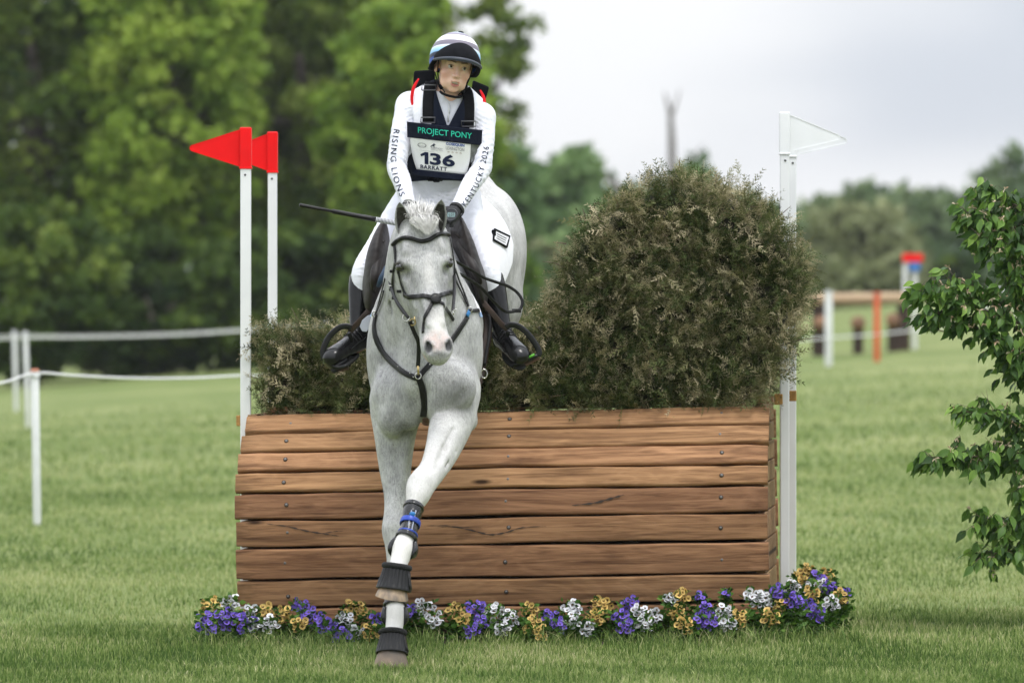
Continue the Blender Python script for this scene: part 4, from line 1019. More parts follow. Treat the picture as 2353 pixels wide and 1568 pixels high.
    t.cap(PA(1032,226,-1.155), PA(1040,186,-1.19), .060, .066, None, .003, 'S'); t.half(PA(1034,206,-1.17), nrm(V3(0,-.25,1)))
    t.ell(PA(1037,212,-1.26), (.036,.06,.05), None, .008, 'S')                      # open zip neck
    for L_, sg in (('L',-1),('R',1)):
        sh, el, wr = J['sh'+L_], J['el'+L_], J['wr'+L_]; a1 = el-sh; a2 = wr-el
        t.fold(el+V3(-.02*sg,-.03,.01), a1, .085, .034, .0085, .4, (.5*sg,0,0)); t.fold(el*.5+wr*.5+V3(0,-.02,0), a2, .10, .040, .006, 1.2, (.4*sg,0,.2)); t.fold(sh*.45+el*.55+V3(0,-.03,0), a1, .10, .05, .0055, 2.0, (.7*sg,0,0))
        t.fold(sh+V3(-.03*sg,-.04,-.05), V3(.6*sg,0,1), .07, .035, .008, .7)
    # breeches
    q = Sdf(lo, hi, .006)
    q.loft([(PA(1020,480,-1.03),.175,.14),(PA(1016,440,-1.05),.160,.125),(PA(1010,400,-1.08),.142,.108)], V3(1,0,-.05), k=.03, n=4, k2=.006)
    for L_, o in (('L',-1),('R',1)):
        h, n_, a = J['hip'+L_], J['kn'+L_], J['an'+L_]
        q.loft([(h,.092,.115),(h*.62+n_*.38+V3(o*.004,-.01,.006),.074,.098),(h*.28+n_*.72+V3(o*.004,-.015,.004),.060,.074),(n_+V3(0,-.012,.005),.052,.060),(n_*.7+a*.3,.05,.052)], V3(1,0,.3*-o), k=.05, n=4, k2=.006)
    q.cap(PA(1012,470,-1.13), PA(1014,500,-1.12), .06, .05, None, .04)
    q.fold(PA(1010,448,-1.16), V3(.15,0,1), .10, .036, .008, .3); q.fold(PA(985,475,-1.15), V3(.8,0,.7), .09, .040, .008, 1.0); q.fold(PA(1045,478,-1.15), V3(-.8,0,.7), .09, .040, .008, 2.0)
    for L_, sg in (('L',-1),('R',1)):
        h, n_ = J['hip'+L_], J['kn'+L_]; q.fold(n_+V3(-.02*sg,-.05,.03), n_-h, .08, .034, .006, .5, (.4,0,0)); q.fold(h*.5+n_*.5+V3(0,-.07,0), n_-h, .12, .06, .004, 1.5, (.5*sg,0,0))
    return s, t, q
RBODY, RSHIRT, RBREECH = fields()
def bvh_of(V, F): return BVHTree.FromPolygons([tuple(v) for v in V], [tuple(int(i) for i in f) for f in F])
CAMP = Vector((0,-CAM_D,CAM_H))
def proj(bvh, x, y, off=.004, Y=None):
    """point of a surface met at photo position (x, y), lifted off it"""
    d = (P(x,y,0)-CAMP).normalized(); h = bvh.ray_cast(CAMP+d*18, d)
    if h[0] is None:
        if Y is None: return None
        return PA(x,y,Y)
    n = h[1]; n = n if n.dot(d) < 0 else -n
    return np.array(h[0]+n*off)
SH_BVH = VEST_BVH = None
def build_figure():
    global SH_BVH, VEST_BVH, BR_BVH
    V, F = RBODY.nets(smooth=1); me = mesh_np('body', V, F)
    bl = np.zeros(len(V)); lp = np.zeros(len(V)); br = np.zeros(len(V))
    for g in (-1,1):
        np.maximum(bl, .95*ball(V, R(.044*g,.065,-.040), .034, .9), out=bl)
        for t in np.linspace(0,1,7): np.maximum(br, .7*ball(V, R((.014+.034*t)*g,.094-.024*t*t,.0225+.004*math.sin(t*3)), .0065, .6), out=br)
        np.maximum(br, .22*ball(V, R(.032*g,.088,.006), (.02,.02,.008), .8), out=br)
    np.maximum(bl, .6*ball(V, R(0,.112,-.036), .018, .9), out=bl); np.maximum(bl, .5*ball(V, R(0,.08,-.112), .03, .9), out=bl)
    for g in (-1,1): np.maximum(bl, .8*ball(V, R(.082*g,-.01,-.01), .03, .8), out=bl)
    for t in np.linspace(-1,1,11):
        np.maximum(lp, .85*ball(V, R(.017*t,.096,-.0640-.002*abs(t)), .0082-.0028*abs(t), .5), out=lp); np.maximum(lp, .9*ball(V, R(.015*t,.096,-.0830+.004*t*t), .0105-.0035*abs(t), .5), out=lp)
    attr(me, 'blush', bl); attr(me, 'lip', lp); attr(me, 'brow', br); link('body', me, rider, [M_SKIN])
    V, F = RSHIRT.nets(smooth=1); link('shirt', mesh_np('shirt', V, F), rider, [M_SHIRT]); SH_BVH = bvh_of(V, F)
    V, F = RBREECH.nets(smooth=1); link('breeches', mesh_np('breeches', V, F), rider, [M_BREECH]); BR_BVH = bvh_of(V, F)
    # eyes, teeth, brows
    m_w = mat('eye_white', (.62,.58,.55), .15); m_i = mat('brown_iris', (.035,.018,.010), .08, spec=.7)
    for g in (-1,1):
        c = R(.0315*g,.0775,.0005); mb = MB(); Mx = Matrix.Translation(Vector(c))
        mb.lathe([(.0115*math.sin(t), -.0115*math.cos(t)) for t in np.linspace(.05,math.pi-.05,9)], Mx, 14); e = mb.build('eye', m_w, rider)
        look = nrm(RF+RX*.16+RU*.02); mb = MB(); q = Vector(look).to_track_quat('Z','Y').to_matrix().to_4x4()
        mb.lathe([(.0064,.0096),(.0054,.0110),(.003,.0122),(.0005,.0124)], Matrix.Translation(Vector(c)) @ q, 12); mb.build('iris', m_i, e)
    mb = MB(); pts = [R(.0155*t,.0925-.004*t*t,-.0695-.0012*t*t) for t in np.linspace(-1,1,9)]; mb.tube(pts, .0042, 6, flat=(.7,.9)); mb.build('teeth', mat('teeth', (.66,.62,.55), .3), rider)
    mbl = MB(); mbb = MB()
    for g in (-1,1):
        mbl.tube([R((.019+.025*t)*g, .0925-.008*t*t-.0008, .0048+.0030*math.sin(math.pi*t)-.001*t) for t in np.linspace(0,1,7)], [.0006,.0010,.0013,.0014,.0013,.0012,.0006], 5)
        mbb.tube([R((.013+.036*t)*g, .0965-.020*t*t, .0205+.0055*math.sin(math.pi*.65*t)) for t in np.linspace(0,1,7)], [.0012,.0022,.0024,.0022,.0018,.0014,.0006], 6)
    mbl.build('eyelashes', mat('lashes', (.035,.022,.016), .6), rider); mbb.build('eyebrows', mat('brows', (.19,.115,.07), .8, var=.3, scale=200), rider)
    # short hair showing at the temples
    for g in (-1,1):
        mb = MB(); mb.tube([R(.069*g,.030,.045), R(.0735*g,.026,.02), R(.0735*g,.020,-.004)], [.010,.010,.003], 8, flat=(1,.35)); mb.build('hair', M_RHAIR, rider)
    # ---- protector vest: torso offset, armholes and V neck cut away
    v = Sdf((-.62,-1.40,2.02), (.06,-.86,2.66), .005)
    v.loft([(PA(*p), a+.014, b+.018) for p, a, b in TOR[1:6]], V3(1,0,-.09), k=.03, n=4, k2=.006)
    v.cap(PA(955,232,-1.13), PA(1010,222,-1.13), .05, .075, None, .04); v.cap(PA(1100,252,-1.14), PA(1050,228,-1.14), .05, .075, None, .04)
    for L_, sg in (('L',-1),('R',1)):
        v.ell(J['sh'+L_]+V3(.030*sg,-.03,-.07), (.058,.13,.165), np.array([[1,0,-.18*sg],[0,1,0],[.18*sg,0,1]]), .004, 'S')
        v.ell(J['sh'+L_]+V3(.062*sg,0,.03), (.065,.13,.10), None, .004, 'S')
    v.cap(PA(1036,196,-1.24), PA(1029,286,-1.25), (.082,.12), (.006,.12), V3(1,0,0), .004, 'S')
    v.ell(PA(1036,196,-1.16), (.075,.085,.075), None, .004, 'S')
    v.cap(PA(1008,432,-1.26), PA(1004,412,-1.26), .028, .012, None, .004, 'S')
    v.half(PA(1005,420,-1.1), V3(0,-.1,-1))
    V, F = v.nets(smooth=1); VEST_BVH = bvh_of(V, F)
    C = V[F].mean(1); px = C[:,0]*FPX/(CAM_D+C[:,1])+HX; py = HY-(C[:,2]-CAM_H)*FPX/(CAM_D+C[:,1])
    navy = (py > 300)|(np.abs(px-1033-.05*(py-250)) < 44)
    link('protector_vest', mesh_np('protector_vest', V, F, True, navy.astype(int)), rider, [M_VWHITE, M_NAVY])
    # dark flaps of the air vest standing up behind the shoulders
    for pts in ([(951,163),(998,160),(1000,200),(947,215)],[(1086,184),(1124,200),(1112,240),(1080,224)]):
        mb = MB(); f = [PA(x,y,-1.06) for x,y in pts]; b = [p+V3(0,.03,0) for p in f]
        mb.add(f+b, [(0,1,2,3),(7,6,5,4),(0,4,5,1),(1,5,6,2),(2,6,7,3),(3,7,4,0)]); mod_bevel(mb.build('collar_flap', M_BLACKN, rider, False), .008)
    # straps and piping
    def strap(name, px, w, m, off=.006, bvh=None, th=.003, Y=-1.28):
        q = spline(px, 4); pts = []
        for x, y in q:
            p = proj(bvh or VEST_BVH, x, y, off, Y); pts.append(p)
        pts = np.array(pts); 
        for _ in range(2): pts[1:-1] = (pts[:-2]+2*pts[1:-1]+pts[2:])/4
        mb = MB(); mb.tube(list(pts), 1.0, 8, flat=(w/2, th), up=V3(0,-1,.25)); return mb.build(name, m, rider)
    strap('shoulder_strap', [(990,192),(987,208),(984,240),(984,281)], .052, M_BLACKW, .007); strap('shoulder_strap', [(1071,208),(1074,225),(1076,250),(1074,293)], .052, M_BLACKW, .007)
    m_bk = mat('grey_buckle', (.12,.12,.13), .35, metal=.6)
    for x, y, a in ((988,206,.04),(985,277,.02),(1073,285,-.05)):
        p = proj(VEST_BVH, x, y, .015, -1.28); mb = MB()
        c = [p+V3(sx*.032+a*sz*.02, -.002, sz*.012) for sx, sz in ((-1,-1),(1,-1),(1,1),(-1,1),(-1,-1))]; mb.tube(c, .003, 6); mb.build('buckle', m_bk, rider)
    def pipe(name, px, r, m, Y): 
        q = spline(px, 5); pts = [proj(VEST_BVH, x, y, .006, None) for x, y in q]; yy = [p[1] for p in pts if p is not None]; ym = np.median(yy)-.01 if yy else -1.2; pts = np.array([PA(x, y, ym) for x, y in q])
        yv = pts[:,1].copy(); pts[:,1] = [yv[max(0,i-4):i+5].min() for i in range(len(yv))]
        for _ in range(14): pts[1:-1,1] = (pts[:-2,1]+2*pts[1:-1,1]+pts[2:,1])/4
        n = len(pts); mb = MB(); mb.tube(list(pts), [r*(.45+.55*math.sin(math.pi*i/(n-1))) for i in range(n)], 10, flat=(1,.5), up=V3(0,-1,.2)); mb.build(name, m, rider)
    pipe('armhole_piping', [(962,181),(951,200),(946,222),(948,250)], .008, M_REDP, -1.15); pipe('armhole_piping', [(1103,207),(1111,225),(1112,245),(1105,268)], .008, M_REDP, -1.15)
    # zip
    mb = MB(); mb.tube([proj(SH_BVH, x, y, .003, -1.25) for x, y in ((1032,228),(1031,240),(1030,252),(1030,264),(1029,280))], .004, 6); mb.build('zip', mat('zip_white', (.70,.70,.72), .4), rider)
    mb = MB(); p0 = proj(SH_BVH, 1032, 244, .008, -1.25); mb.tube([p0, p0+V3(-.001,-.002,-.018), p0+V3(-.001,-.001,-.036)], .0045, 8); mb.build('zip_pull', mat('zip_pull', (.62,.63,.66), .4), rider)
    # buckle below the bib
    p = PA(1001,410,-1.245); mb = MB(); mb.box(p-V3(.038,.012,.013), p+V3(.032,.004,.012)); mb.box(p-V3(.012,.018,.018), p+V3(.018,.0,.016)); mod_bevel(mb.build('front_buckle', M_BLACKN, rider, False), .004)
build_figure()

# ---------------------------------------------------------------- number bib with its print
BIB = [(934.5,279.5),(1108,299),(1102,416),(938,399)]   # corners TL TR BR BL (photo units)
def bib_pt(s, t, off=0.0):
    a = np.array(BIB[0])*(1-s)+np.array(BIB[1])*s; b = np.array(BIB[3])*(1-s)+np.array(BIB[2])*s; x, y = a*(1-t)+b*t
    Y = -1.318+.105*(2*s-1.04)**2*(.55+.45*t)+.016*t-off
    return PA(x, y, Y)
def bib_sheet(name, s0, s1, t0, t1, off, m, parent, th=.004, shape=None):
    n, k = 18, 12; V = []
    for layer in (0,1):
        for i in range(n+1):
            for j in range(k+1):
                a, b = i/n, j/k
                if shape: a, b = shape(a, b)
                V.append(bib_pt(s0+(s1-s0)*a, t0+(t1-t0)*b, off-(th if layer else 0)))
    q = (n+1)*(k+1); F = []
    for i in range(n):
        for j in range(k):
            a = i*(k+1)+j; F.append((a, a+1, a+k+2, a+k+1)); F.append((q+a, q+a+k+1, q+a+k+2, q+a+1))
    for i in range(n):
        for j in (0,k): a = i*(k+1)+j; F.append((a, a+k+1, q+a+k+1, q+a) if j == 0 else (a, q+a, q+a+k+1, a+k+1))
    for j in range(k):
        for i in (0,n): a = i*(k+1)+j; F.append((a, q+a, q+a+1, a+1) if i == 0 else (a, a+1, q+a+1, q+a))
    return link(name, mesh_np(name, V, F), parent, [m])
def text_mesh(body, size=1.0, bold=0.0, spacing=1.0, shear=0.0):
    cu = bpy.data.curves.new('text', 'FONT'); cu.body = body; cu.size = size; cu.align_x = 'CENTER'; cu.align_y = 'CENTER'; cu.offset = bold; cu.space_character = spacing; cu.shear = shear; cu.resolution_u = 3
    o = bpy.data.objects.new('text', cu); COL.objects.link(o); dg = bpy.context.evaluated_depsgraph_get(); me = bpy.data.meshes.new_from_object(o.evaluated_get(dg))
    bm = bmesh.new(); bm.from_mesh(me); bmesh.ops.triangulate(bm, faces=bm.faces)
    for _ in range(3):
        le = [e for e in bm.edges if e.calc_length() > .16]
        if le: bmesh.ops.subdivide_edges(bm, edges=le, cuts=1); bmesh.ops.triangulate(bm, faces=bm.faces)
    bm.verts.index_update()
    V = np.array([v.co for v in bm.verts]); F = [tuple(v.index for v in f.verts) for f in bm.faces]; bm.free()
    bpy.data.objects.remove(o); bpy.data.curves.remove(cu); bpy.data.meshes.remove(me); return V, F
def ink(name, V, F, f, m, parent):
    me = mesh_np(name, [f(x, y) for x, y, _ in V], F, True)
    return link(name, me, parent, [m])
def print_on_bib(name, body, s, t, w, h, m, parent, off=.0034, **kw):
    V, F = text_mesh(body, 1.0, **kw); V = V-(V.min(0)+V.max(0))/2; ex = V.max(0)-V.min(0)
    return ink(name, V, F, lambda x, y: bib_pt(s+x/ex[0]*w, t-y/ex[1]*h, off), m, parent)
def build_bib():
    m_card = mat('number_card', (.66,.67,.65), .35, var=.04, scale=12, coat=.3); m_ink = mat('navy_ink', (.006,.011,.035), .7, spec=.2); m_teal = mat('teal_lettering', (.012,.50,.34), .55); m_grey = mat('grey_ink', (.16,.16,.17), .6)
    m_blue = mat('blue_ink', (.012,.06,.26), .6); m_gold = mat('brown_ink', (.25,.18,.12), .6)
    bib = bib_sheet('number_bib', 0, 1, 0, .30, .004, M_NAVY, rider); bib['label'] = 'navy bib band with teal lettering'
    card = bib_sheet('number_card', .035, .865, .285, .905, .001, m_card, rider, shape=lambda a, b: (a+(.10*b*b*(1-a) if True else 0)-.07*b*b*a, b))
    bib_sheet('bib_pocket', .855, .985, .27, .66, .0012, mat('clear_pocket', (.10,.105,.11), .12, spec=.6, coat=.5, var=.5, scale=30), rider)
    bib_sheet('pocket_trim', .03, .87, .90, 1.02, .003, M_NAVY, rider)
    print_on_bib('lettering', 'PROJECT PONY', .505, .155, .72, .150, m_teal, bib, .0065, bold=.008)
    print_on_bib('number', '36', .475, .665, .345, .235, m_ink, card, bold=.035, spacing=1.0)
    one = [(.02,-.5),(.02,.22),(-.22,.10),(-.27,.27),(.06,.5),(.28,.5),(.28,-.5)]; ink('number', [(x,y,0) for x,y in one], [(0,1,5,6),(1,2,3,4,5)], lambda x, y: bib_pt(.225+x*.20, .665-y*.235, .0034), m_ink, card)
    print_on_bib('name', 'BARRATT', .355, .838, .37, .075, m_ink, card, bold=.022, spacing=1.1)
    print_on_bib('sponsor', 'COSEQUIN', .645, .345, .25, .065, m_blue, card, bold=.035)
    print_on_bib('event', 'LEXINGTON', .645, .425, .25, .060, m_grey, card, bold=.005)
    print_on_bib('stars', '* * * *', .64, .505, .20, .040, m_gold, card, bold=.03)
    print_on_bib('event_logo_text', 'KENTUCKY', .40, .455, .15, .036, m_grey, card, bold=.005)
    print_on_bib('event_small_print', 'THREE-DAY EVENT', .40, .492, .17, .014, m_grey, card)
    print_on_bib('small_print', 'presented by MARS', .26, .525, .20, .014, m_grey, card)
    # small horse-and-rider emblem and an oval emblem beside it
    pts = [(-.5,-.3),(-.25,0),(-.1,.15),(.05,.2),(.15,.5),(.3,.42),(.22,.2),(.45,.3),(.5,.15),(.3,.02),(.2,-.15),(.35,-.4),(.25,-.42),(.05,-.15),(-.15,-.12),(-.42,-.42)]
    ink('emblem', [(x,y,0) for x,y in pts], [tuple(range(len(pts)))], lambda x, y: bib_pt(.345+x*.07, .405-y*.09, .0028), m_ink, card)
    n = 20; o = [(math.cos(2*math.pi*i/n)*r, math.sin(2*math.pi*i/n)*r) for r in (.5,.42) for i in range(n)]
    ink('emblem', [(x,y,0) for x,y in o], [(i,(i+1)%n,n+(i+1)%n,n+i) for i in range(n)], lambda x, y: bib_pt(.195+x*.12, .425-y*.09, .0028), m_grey, card)
    print_on_bib('emblem_text', 'equestrian', .195, .44, .10, .022, m_grey, card)
    # sleeve lettering follows each arm
    def along(name, body, path, size, flip):
        q = spline(path, 12); seg = np.linalg.norm(np.diff(q, axis=0), axis=1); cum = np.concatenate([[0], np.cumsum(seg)]); L_ = cum[-1]
        V, F = text_mesh(body, 1.0, bold=.004, spacing=1.25); V = V-(V.min(0)+V.max(0))/2; ex = V.max(0)-V.min(0)
        def f(x, y):
            a = (x/ex[0]+.5)*L_; px = np.array([np.interp(a, cum, q[:,0]), np.interp(a, cum, q[:,1])]); a2 = min(a+2, L_); a1 = max(a-2,0)
            t = np.array([np.interp(a2, cum, q[:,0])-np.interp(a1, cum, q[:,0]), np.interp(a2, cum, q[:,1])-np.interp(a1, cum, q[:,1])]); t /= np.linalg.norm(t)+1e-9
            nn = np.array([t[1], -t[0]]); p = px+nn*y/ex[1]*size
            return proj(SH_BVH, p[0], p[1], .0022, -1.29)
        return ink(name, V, F, f, m_ink, rider)
    along('sleeve_lettering', 'RISING LIONS', [(912,298),(907,328),(904,360),(906,388),(911,412),(918,432),(925,450)], 13, 1)
    along('sleeve_lettering', 'KENTUCKY 2026', [(1064,472),(1078,453),(1091,431),(1101,405),(1107,382),(1113,358),(1117,337)], 13, 1)
build_bib()

# ---------------------------------------------------------------- helmet
def build_helmet():
    c0 = (0,-.012,.030); r = (.118,.142,.128)
    def pt(az, t, k=1.0):   # az 0 = front; t 0 = rim, 1 = crown
        u_rim = -.058+.108*max(0,math.cos(az))**1.3-.012*max(0,-math.cos(az)); e0 = math.asin(max(-.6,min(.9,u_rim/r[2]))); e = e0+(math.pi/2-e0)*t
        w = 1.0+.02*math.cos(2*az)
        return (c0[0]+r[0]*k*w*math.cos(e)*math.sin(az), c0[1]+r[1]*k*math.cos(e)*math.cos(az), c0[2]+r[2]*k*math.sin(e))
    n, m = 48, 22; V = []; band = []
    for k in (1.0,.90):
        for j in range(m):
            for i in range(n):
                p = pt(2*math.pi*i/n, j/(m-1)*.995, k); V.append(R(*p)); band.append(p[2]-.30*p[1])
    F = []; q = n*m
    for j in range(m-1):
        for i in range(n):
            a, b = j*n+i, j*n+(i+1)%n; F.append((a,b,b+n,a+n)); F.append((q+a,q+a+n,q+b+n,q+b))
    for i in range(n): F.append((i, q+i, q+(i+1)%n, (i+1)%n))
    F.append(tuple((m-1)*n+i for i in range(n)))
    me = mesh_np('helmet', V, F); band = np.array(band); attr(me, 'band', np.clip((band+.06)/.24, 0, 1))
    mt = leaf_mat('striped_silk', [(0,(.010,.014,.03))]+[(p,c) for p,c in ((.20,(.010,.016,.04)),(.24,(.02,.09,.42)),(.32,(.02,.08,.36)),(.335,(.010,.018,.05)),(.41,(.010,.018,.05)),(.42,(.20,.45,.75)),(.50,(.45,.66,.85)),(.545,(.72,.77,.84)),(.56,(.16,.145,.19)),(.665,(.19,.17,.21)),(.675,(.78,.79,.82)),(.80,(.78,.79,.82)),(.81,(.24,.22,.27)),(.885,(.26,.24,.29)),(.895,(.55,.70,.84)),(1.0,(.62,.72,.82)))], .45, 'band', 0, .3)
    hl = link('helmet', me, rider, [mt]); hl['label'] = 'skull cap in a blue, white and grey striped silk'
    # soft dark peak
    n, m = 31, 9; V = []
    for i in range(n):
        a = math.radians(-68+136*i/(n-1)); k = math.cos(a)
        A = np.array(pt(a, .02+.25*max(0,k)**.75, 1.012)); B = np.array((1.0*(.121*math.sin(a)), c0[1]+.142*math.cos(a)+.052*max(0,k)**.8+.004, .034+.012*k-.030*(1-k)))
        for j in range(m):
            t = j/(m-1); p = A*(1-t)+B*t; p[1] += .012*math.sin(math.pi*t)*k; p[2] += .006*math.sin(math.pi*t)*k; V.append(R(*p))
    o = len(V)
    V += [v-RF*.004-RU*.006 for v in V]
    F = [(i*m+j, i*m+j+1, (i+1)*m+j+1, (i+1)*m+j) for i in range(n-1) for j in range(m-1)]; F += [tuple(o+q for q in f[::-1]) for f in F]
    pk = link('peak', mesh_np('peak', V, F), hl, [M_BLACKN])
    mb = MB(); mb.tube([V[i*m+m-1]-RU*.004 for i in range(n)], [.0055+.004*math.sin(math.pi*i/(n-1)) for i in range(n)], 10); mb.build('peak_rim', mat('peak_rim_leather', (.035,.042,.06), .45, bump=.001, bscale=80), hl)
    mb = MB(); mb.lathe([(.013,0),(.012,.004),(.006,.006)], Matrix.Translation(Vector(R(.004,-.012,.1575))) @ Vector(RU).to_track_quat('Z','Y').to_matrix().to_4x4(), 14); mb.build('button', M_BLACKN, hl)
    # dark band round the lower rim
    mb = MB(); mb.tube([R(*np.array(pt(math.radians(a), .0, 1.005))) for a in np.linspace(50,310,40)], .010, 8, flat=(1.1,.5), up=RU*0+RF*.01+RX*.0+RU) ; mb.build('rim_band', M_BLACKN, hl)
    # harness
    bv = bvh_of(*RBODY.nets(smooth=1))
    def strap(name, P3, w, m, th=.0022):
        pts = []
        for p in spline(P3, 5):
            p = np.array(R(*p)); h = bv.find_nearest(Vector(p)); d = p-np.array(h[0]); dist = np.linalg.norm(d); nn = np.array(h[1])
            if np.dot(d, nn) < .004: p = np.array(h[0])+nn*.005
            pts.append(p)
        mb = MB(); mb.tube(pts, 1.0, 8, flat=(th, w/2), up=RF); return mb.build(name, m, hl)
    for g in (-1,1):
        strap('harness_strap', [(.081*g,.030,.040),(.080*g,.028,.0),(.074*g,.030,-.045),(.056*g,.045,-.092),(.032*g,.062,-.122)], .013, M_BLACKW)
        strap('harness_strap', [(.086*g,-.05,.0),(.078*g,-.02,-.045),(.066*g,.02,-.078),(.054*g,.045,-.096)], .012, M_BLACKW)
        mb = MB(); mb.tube([R(.058*g,.047,-.094), R(.047*g,.056,-.108)], .0075, 8, flat=(.8,1.2)); mb.build('harness_buckle', M_BLACKN, hl)
    mb = MB(); mb.tube([R(.046*math.sin(t), .036+.050*math.cos(t), -.124-.010*math.cos(t)) for t in np.linspace(-1.35,1.35,13)], .0095, 10, flat=(.6,1.35), up=RF); mb.build('chin_strap', M_BLACKN, hl)
build_helmet()

# ---------------------------------------------------------------- boots, gloved hands, watch
def build_boots():
    for L_, sg in (('L',-1),('R',1)):
        kn, an, to = J['kn'+L_], J['an'+L_], J['to'+L_]
        c = (kn+an+to)/3; s = Sdf(c-.34, c+.34, .005)
        sh = nrm(kn-an); ft = nrm(to-an); down = -sh; sole = nrm(np.cross(np.cross(ft, down), ft)) ; side = np.cross(ft, sole)
        s.loft([(kn*.92+an*.08+V3(0,.01,0),.060,.066),(kn*.68+an*.32+V3(0,.012,0),.056,.064),(kn*.40+an*.60+V3(0,.006,0),.047,.054),(kn*.12+an*.88,.038,.044),(an-sh*.02,.037,.046)], side, k=.02, n=3, k2=.012)
        heel = an-ft*.045+sole*.055
        s.loft([(heel,.030,.034),(an+ft*.02+sole*.022,.036,.052),(an+ft*.09+sole*.020,.040,.043),(to-ft*.035+sole*.010,.0445,.036),(to-ft*.002+sole*.014,.036,.028)], side, k=.035, n=3, k2=.015)
        s.half(an+sole*.066, sole); top = kn*.955+an*.045
        s.half(top, nrm(sh*.95+V3(0,-.30,0)))
        V, F = s.nets(smooth=1); b = link('boot', mesh_np('boot', V, F), rider, [M_BOOT])
        mb = MB(); 
        for a, o, w, l in ((to-ft*.09, .0655, .043, .10),(heel, .0655, .03, .035)):
            n = 16; base = a+sole*(o-np.dot(a-an, sole)); ring = [base+ft*l*math.cos(2*math.pi*i/n)*1.0+side*w*math.sin(2*math.pi*i/n) for i in range(n)]
            mb.add(ring+[p+sole*.011 for p in ring], [tuple(range(n-1,-1,-1)), tuple(range(n,2*n))]+[(i,(i+1)%n,n+(i+1)%n,n+i) for i in range(n)])
        mb.build('sole', M_SOLE, b)
        # laces and strap over the instep
        bv = bvh_of(V, F); mb = MB()
        for k in (.035,.055,.075):
            pts = []
            for t in np.linspace(-1.1,1.1,9):
                d = -sole*math.cos(t)+side*math.sin(t); o = an+ft*k+sole*.035; h = bv.ray_cast(Vector(o+d*.15), Vector(-d)); 
                if h[0] is not None: pts.append(np.array(h[0])+d*.002)
            if len(pts) > 3: mb.tube(pts, .0028, 6)
        if mb.n: mb.build('laces', M_SOLE, b)
        # strap of the spur
        pts = []
        for t in np.linspace(0, 2*math.pi, 21):
            d = ft*math.cos(t)+side*math.sin(t); o = an+sole*.012; h = bv.ray_cast(Vector(o+d*.2), Vector(-d)); 
            if h[0] is not None: pts.append(np.array(h[0])+d*.003)
        mb = MB(); mb.tube(pts, 1.0, 6, flat=(.006,.0025), up=sole); mb.build('spur_strap', M_SOLE, b)
def build_hands():
    for L_, sg in (('L',-1),('R',1)):
        wr, ha = J['wr'+L_], J['ha'+L_]; ax = nrm(ha-wr); out = nrm(V3(sg*.9,-.25,.25)-ax*np.dot(V3(sg*.9,-.25,.25), ax)); nrmv = np.cross(ax, out)*sg; dn = nrm(V3(0,-.2,-1)-out*np.dot(V3(0,-.2,-1), out))
        c = ha; s = Sdf(c-.13, c+.13, .0035)
        s.cap(wr, wr+ax*.03, .028, .027, None, .015)
        # palm stands upright, thumb on top, fingers closed round the rein
        up = nrm(V3(0,0,1)-ax*ax[2]); inn = np.cross(up, ax)*sg; inn = inn if inn[0]*sg < 0 else -inn
        pal = wr+ax*.055; s.cap(wr+ax*.025, pal, (.022,.030), (.020,.040), inn, .018)
        kn0 = wr+ax*.085
        for i, (lu, l1, l2, l3) in enumerate(((.031,.040,.026,.020),(.010,.043,.029,.021),(-.011,.040,.027,.020),(-.031,.032,.021,.017))):
            a = kn0+up*lu-inn*.004; b = a+nrm(ax*.55+inn*.75)*l1; d = b+nrm(-ax*.55+inn*.80)*l2; e = d+nrm(-ax*.95-inn*.25)*l3; r = .0098 if i < 3 else .0085
            s.cap(pal+up*lu*.8, a, .013, .0105, None, .006); s.cap(a, b, r, r*.95, None, .003); s.cap(b, d, r*.95, r*.9, None, .002); s.cap(d, e, r*.9, r*.75, None, .002)
        t0 = wr+ax*.035+up*.026+inn*.008; t1 = t0+nrm(ax*.8+up*.45+inn*.35)*.036; t2 = t1+nrm(ax*.85+inn*.55-up*.05)*.030; s.cap(t0, t1, .014, .0115, None, .008); s.cap(t1, t2, .0112, .009, None, .003)
        V, F = s.nets(smooth=1); link('gloved_hand', mesh_np('gloved_hand', V, F), rider, [M_GLOVE])
def build_watch():
    c = PA(1037,494,-1.60); n = nrm(V3(-.15,-1,.22)); q = Vector(n).to_track_quat('Z','Y').to_matrix().to_4x4(); M = Matrix.Translation(Vector(c)) @ q
    mb = MB(); mb.lathe([(.025,-.012),(.029,-.008),(.031,0),(.029,.006),(.0265,.0085),(.025,.0070),(.0235,.0068)], M, 28); w = mb.build('wristwatch', mat('watch_case', (.018,.02,.024), .4), rider); w['label'] = 'big black digital stopwatch on the wrist'
    mb = MB(); mb.add([M @ Vector((x,y,.0072)) for x,y in ((-.016,-.0105),(.016,-.0105),(.018,0),(.016,.0105),(-.016,.0105),(-.018,0))], [tuple(range(6))]); mb.build('watch_screen', mat('lcd_screen', (.20,.30,.30), .2), w)
    V, F = text_mesh('5:55', 1.0, bold=.01, shear=.15); V = V-(V.min(0)+V.max(0))/2; ex = V.max(0)-V.min(0)
    a = math.radians(14); ink('watch_digits', V, F, lambda x, y: np.array(M @ Vector(((x/ex[0]*math.cos(a)-y/ex[1]*.55*math.sin(a))*.026, (x/ex[0]*math.sin(a)+y/ex[1]*.55*math.cos(a))*.026, .0078))), mat('lcd_digits', (.01,.015,.015), .5), w)
    mb = MB(); wr = J['wr'+'R']; ax = nrm(J['haR']-wr); e1 = nrm(np.cross(ax,(0,0,1))); e2 = np.cross(ax,e1)
    mb.tube([wr+ax*.004+e1*.034*math.cos(t)+e2*.036*math.sin(t) for t in np.linspace(0,2*math.pi,21)], 1.0, 6, flat=(.0025,.011), up=ax); mb.build('watch_strap', M_SOLE, w)
build_boots(); build_hands(); build_watch()
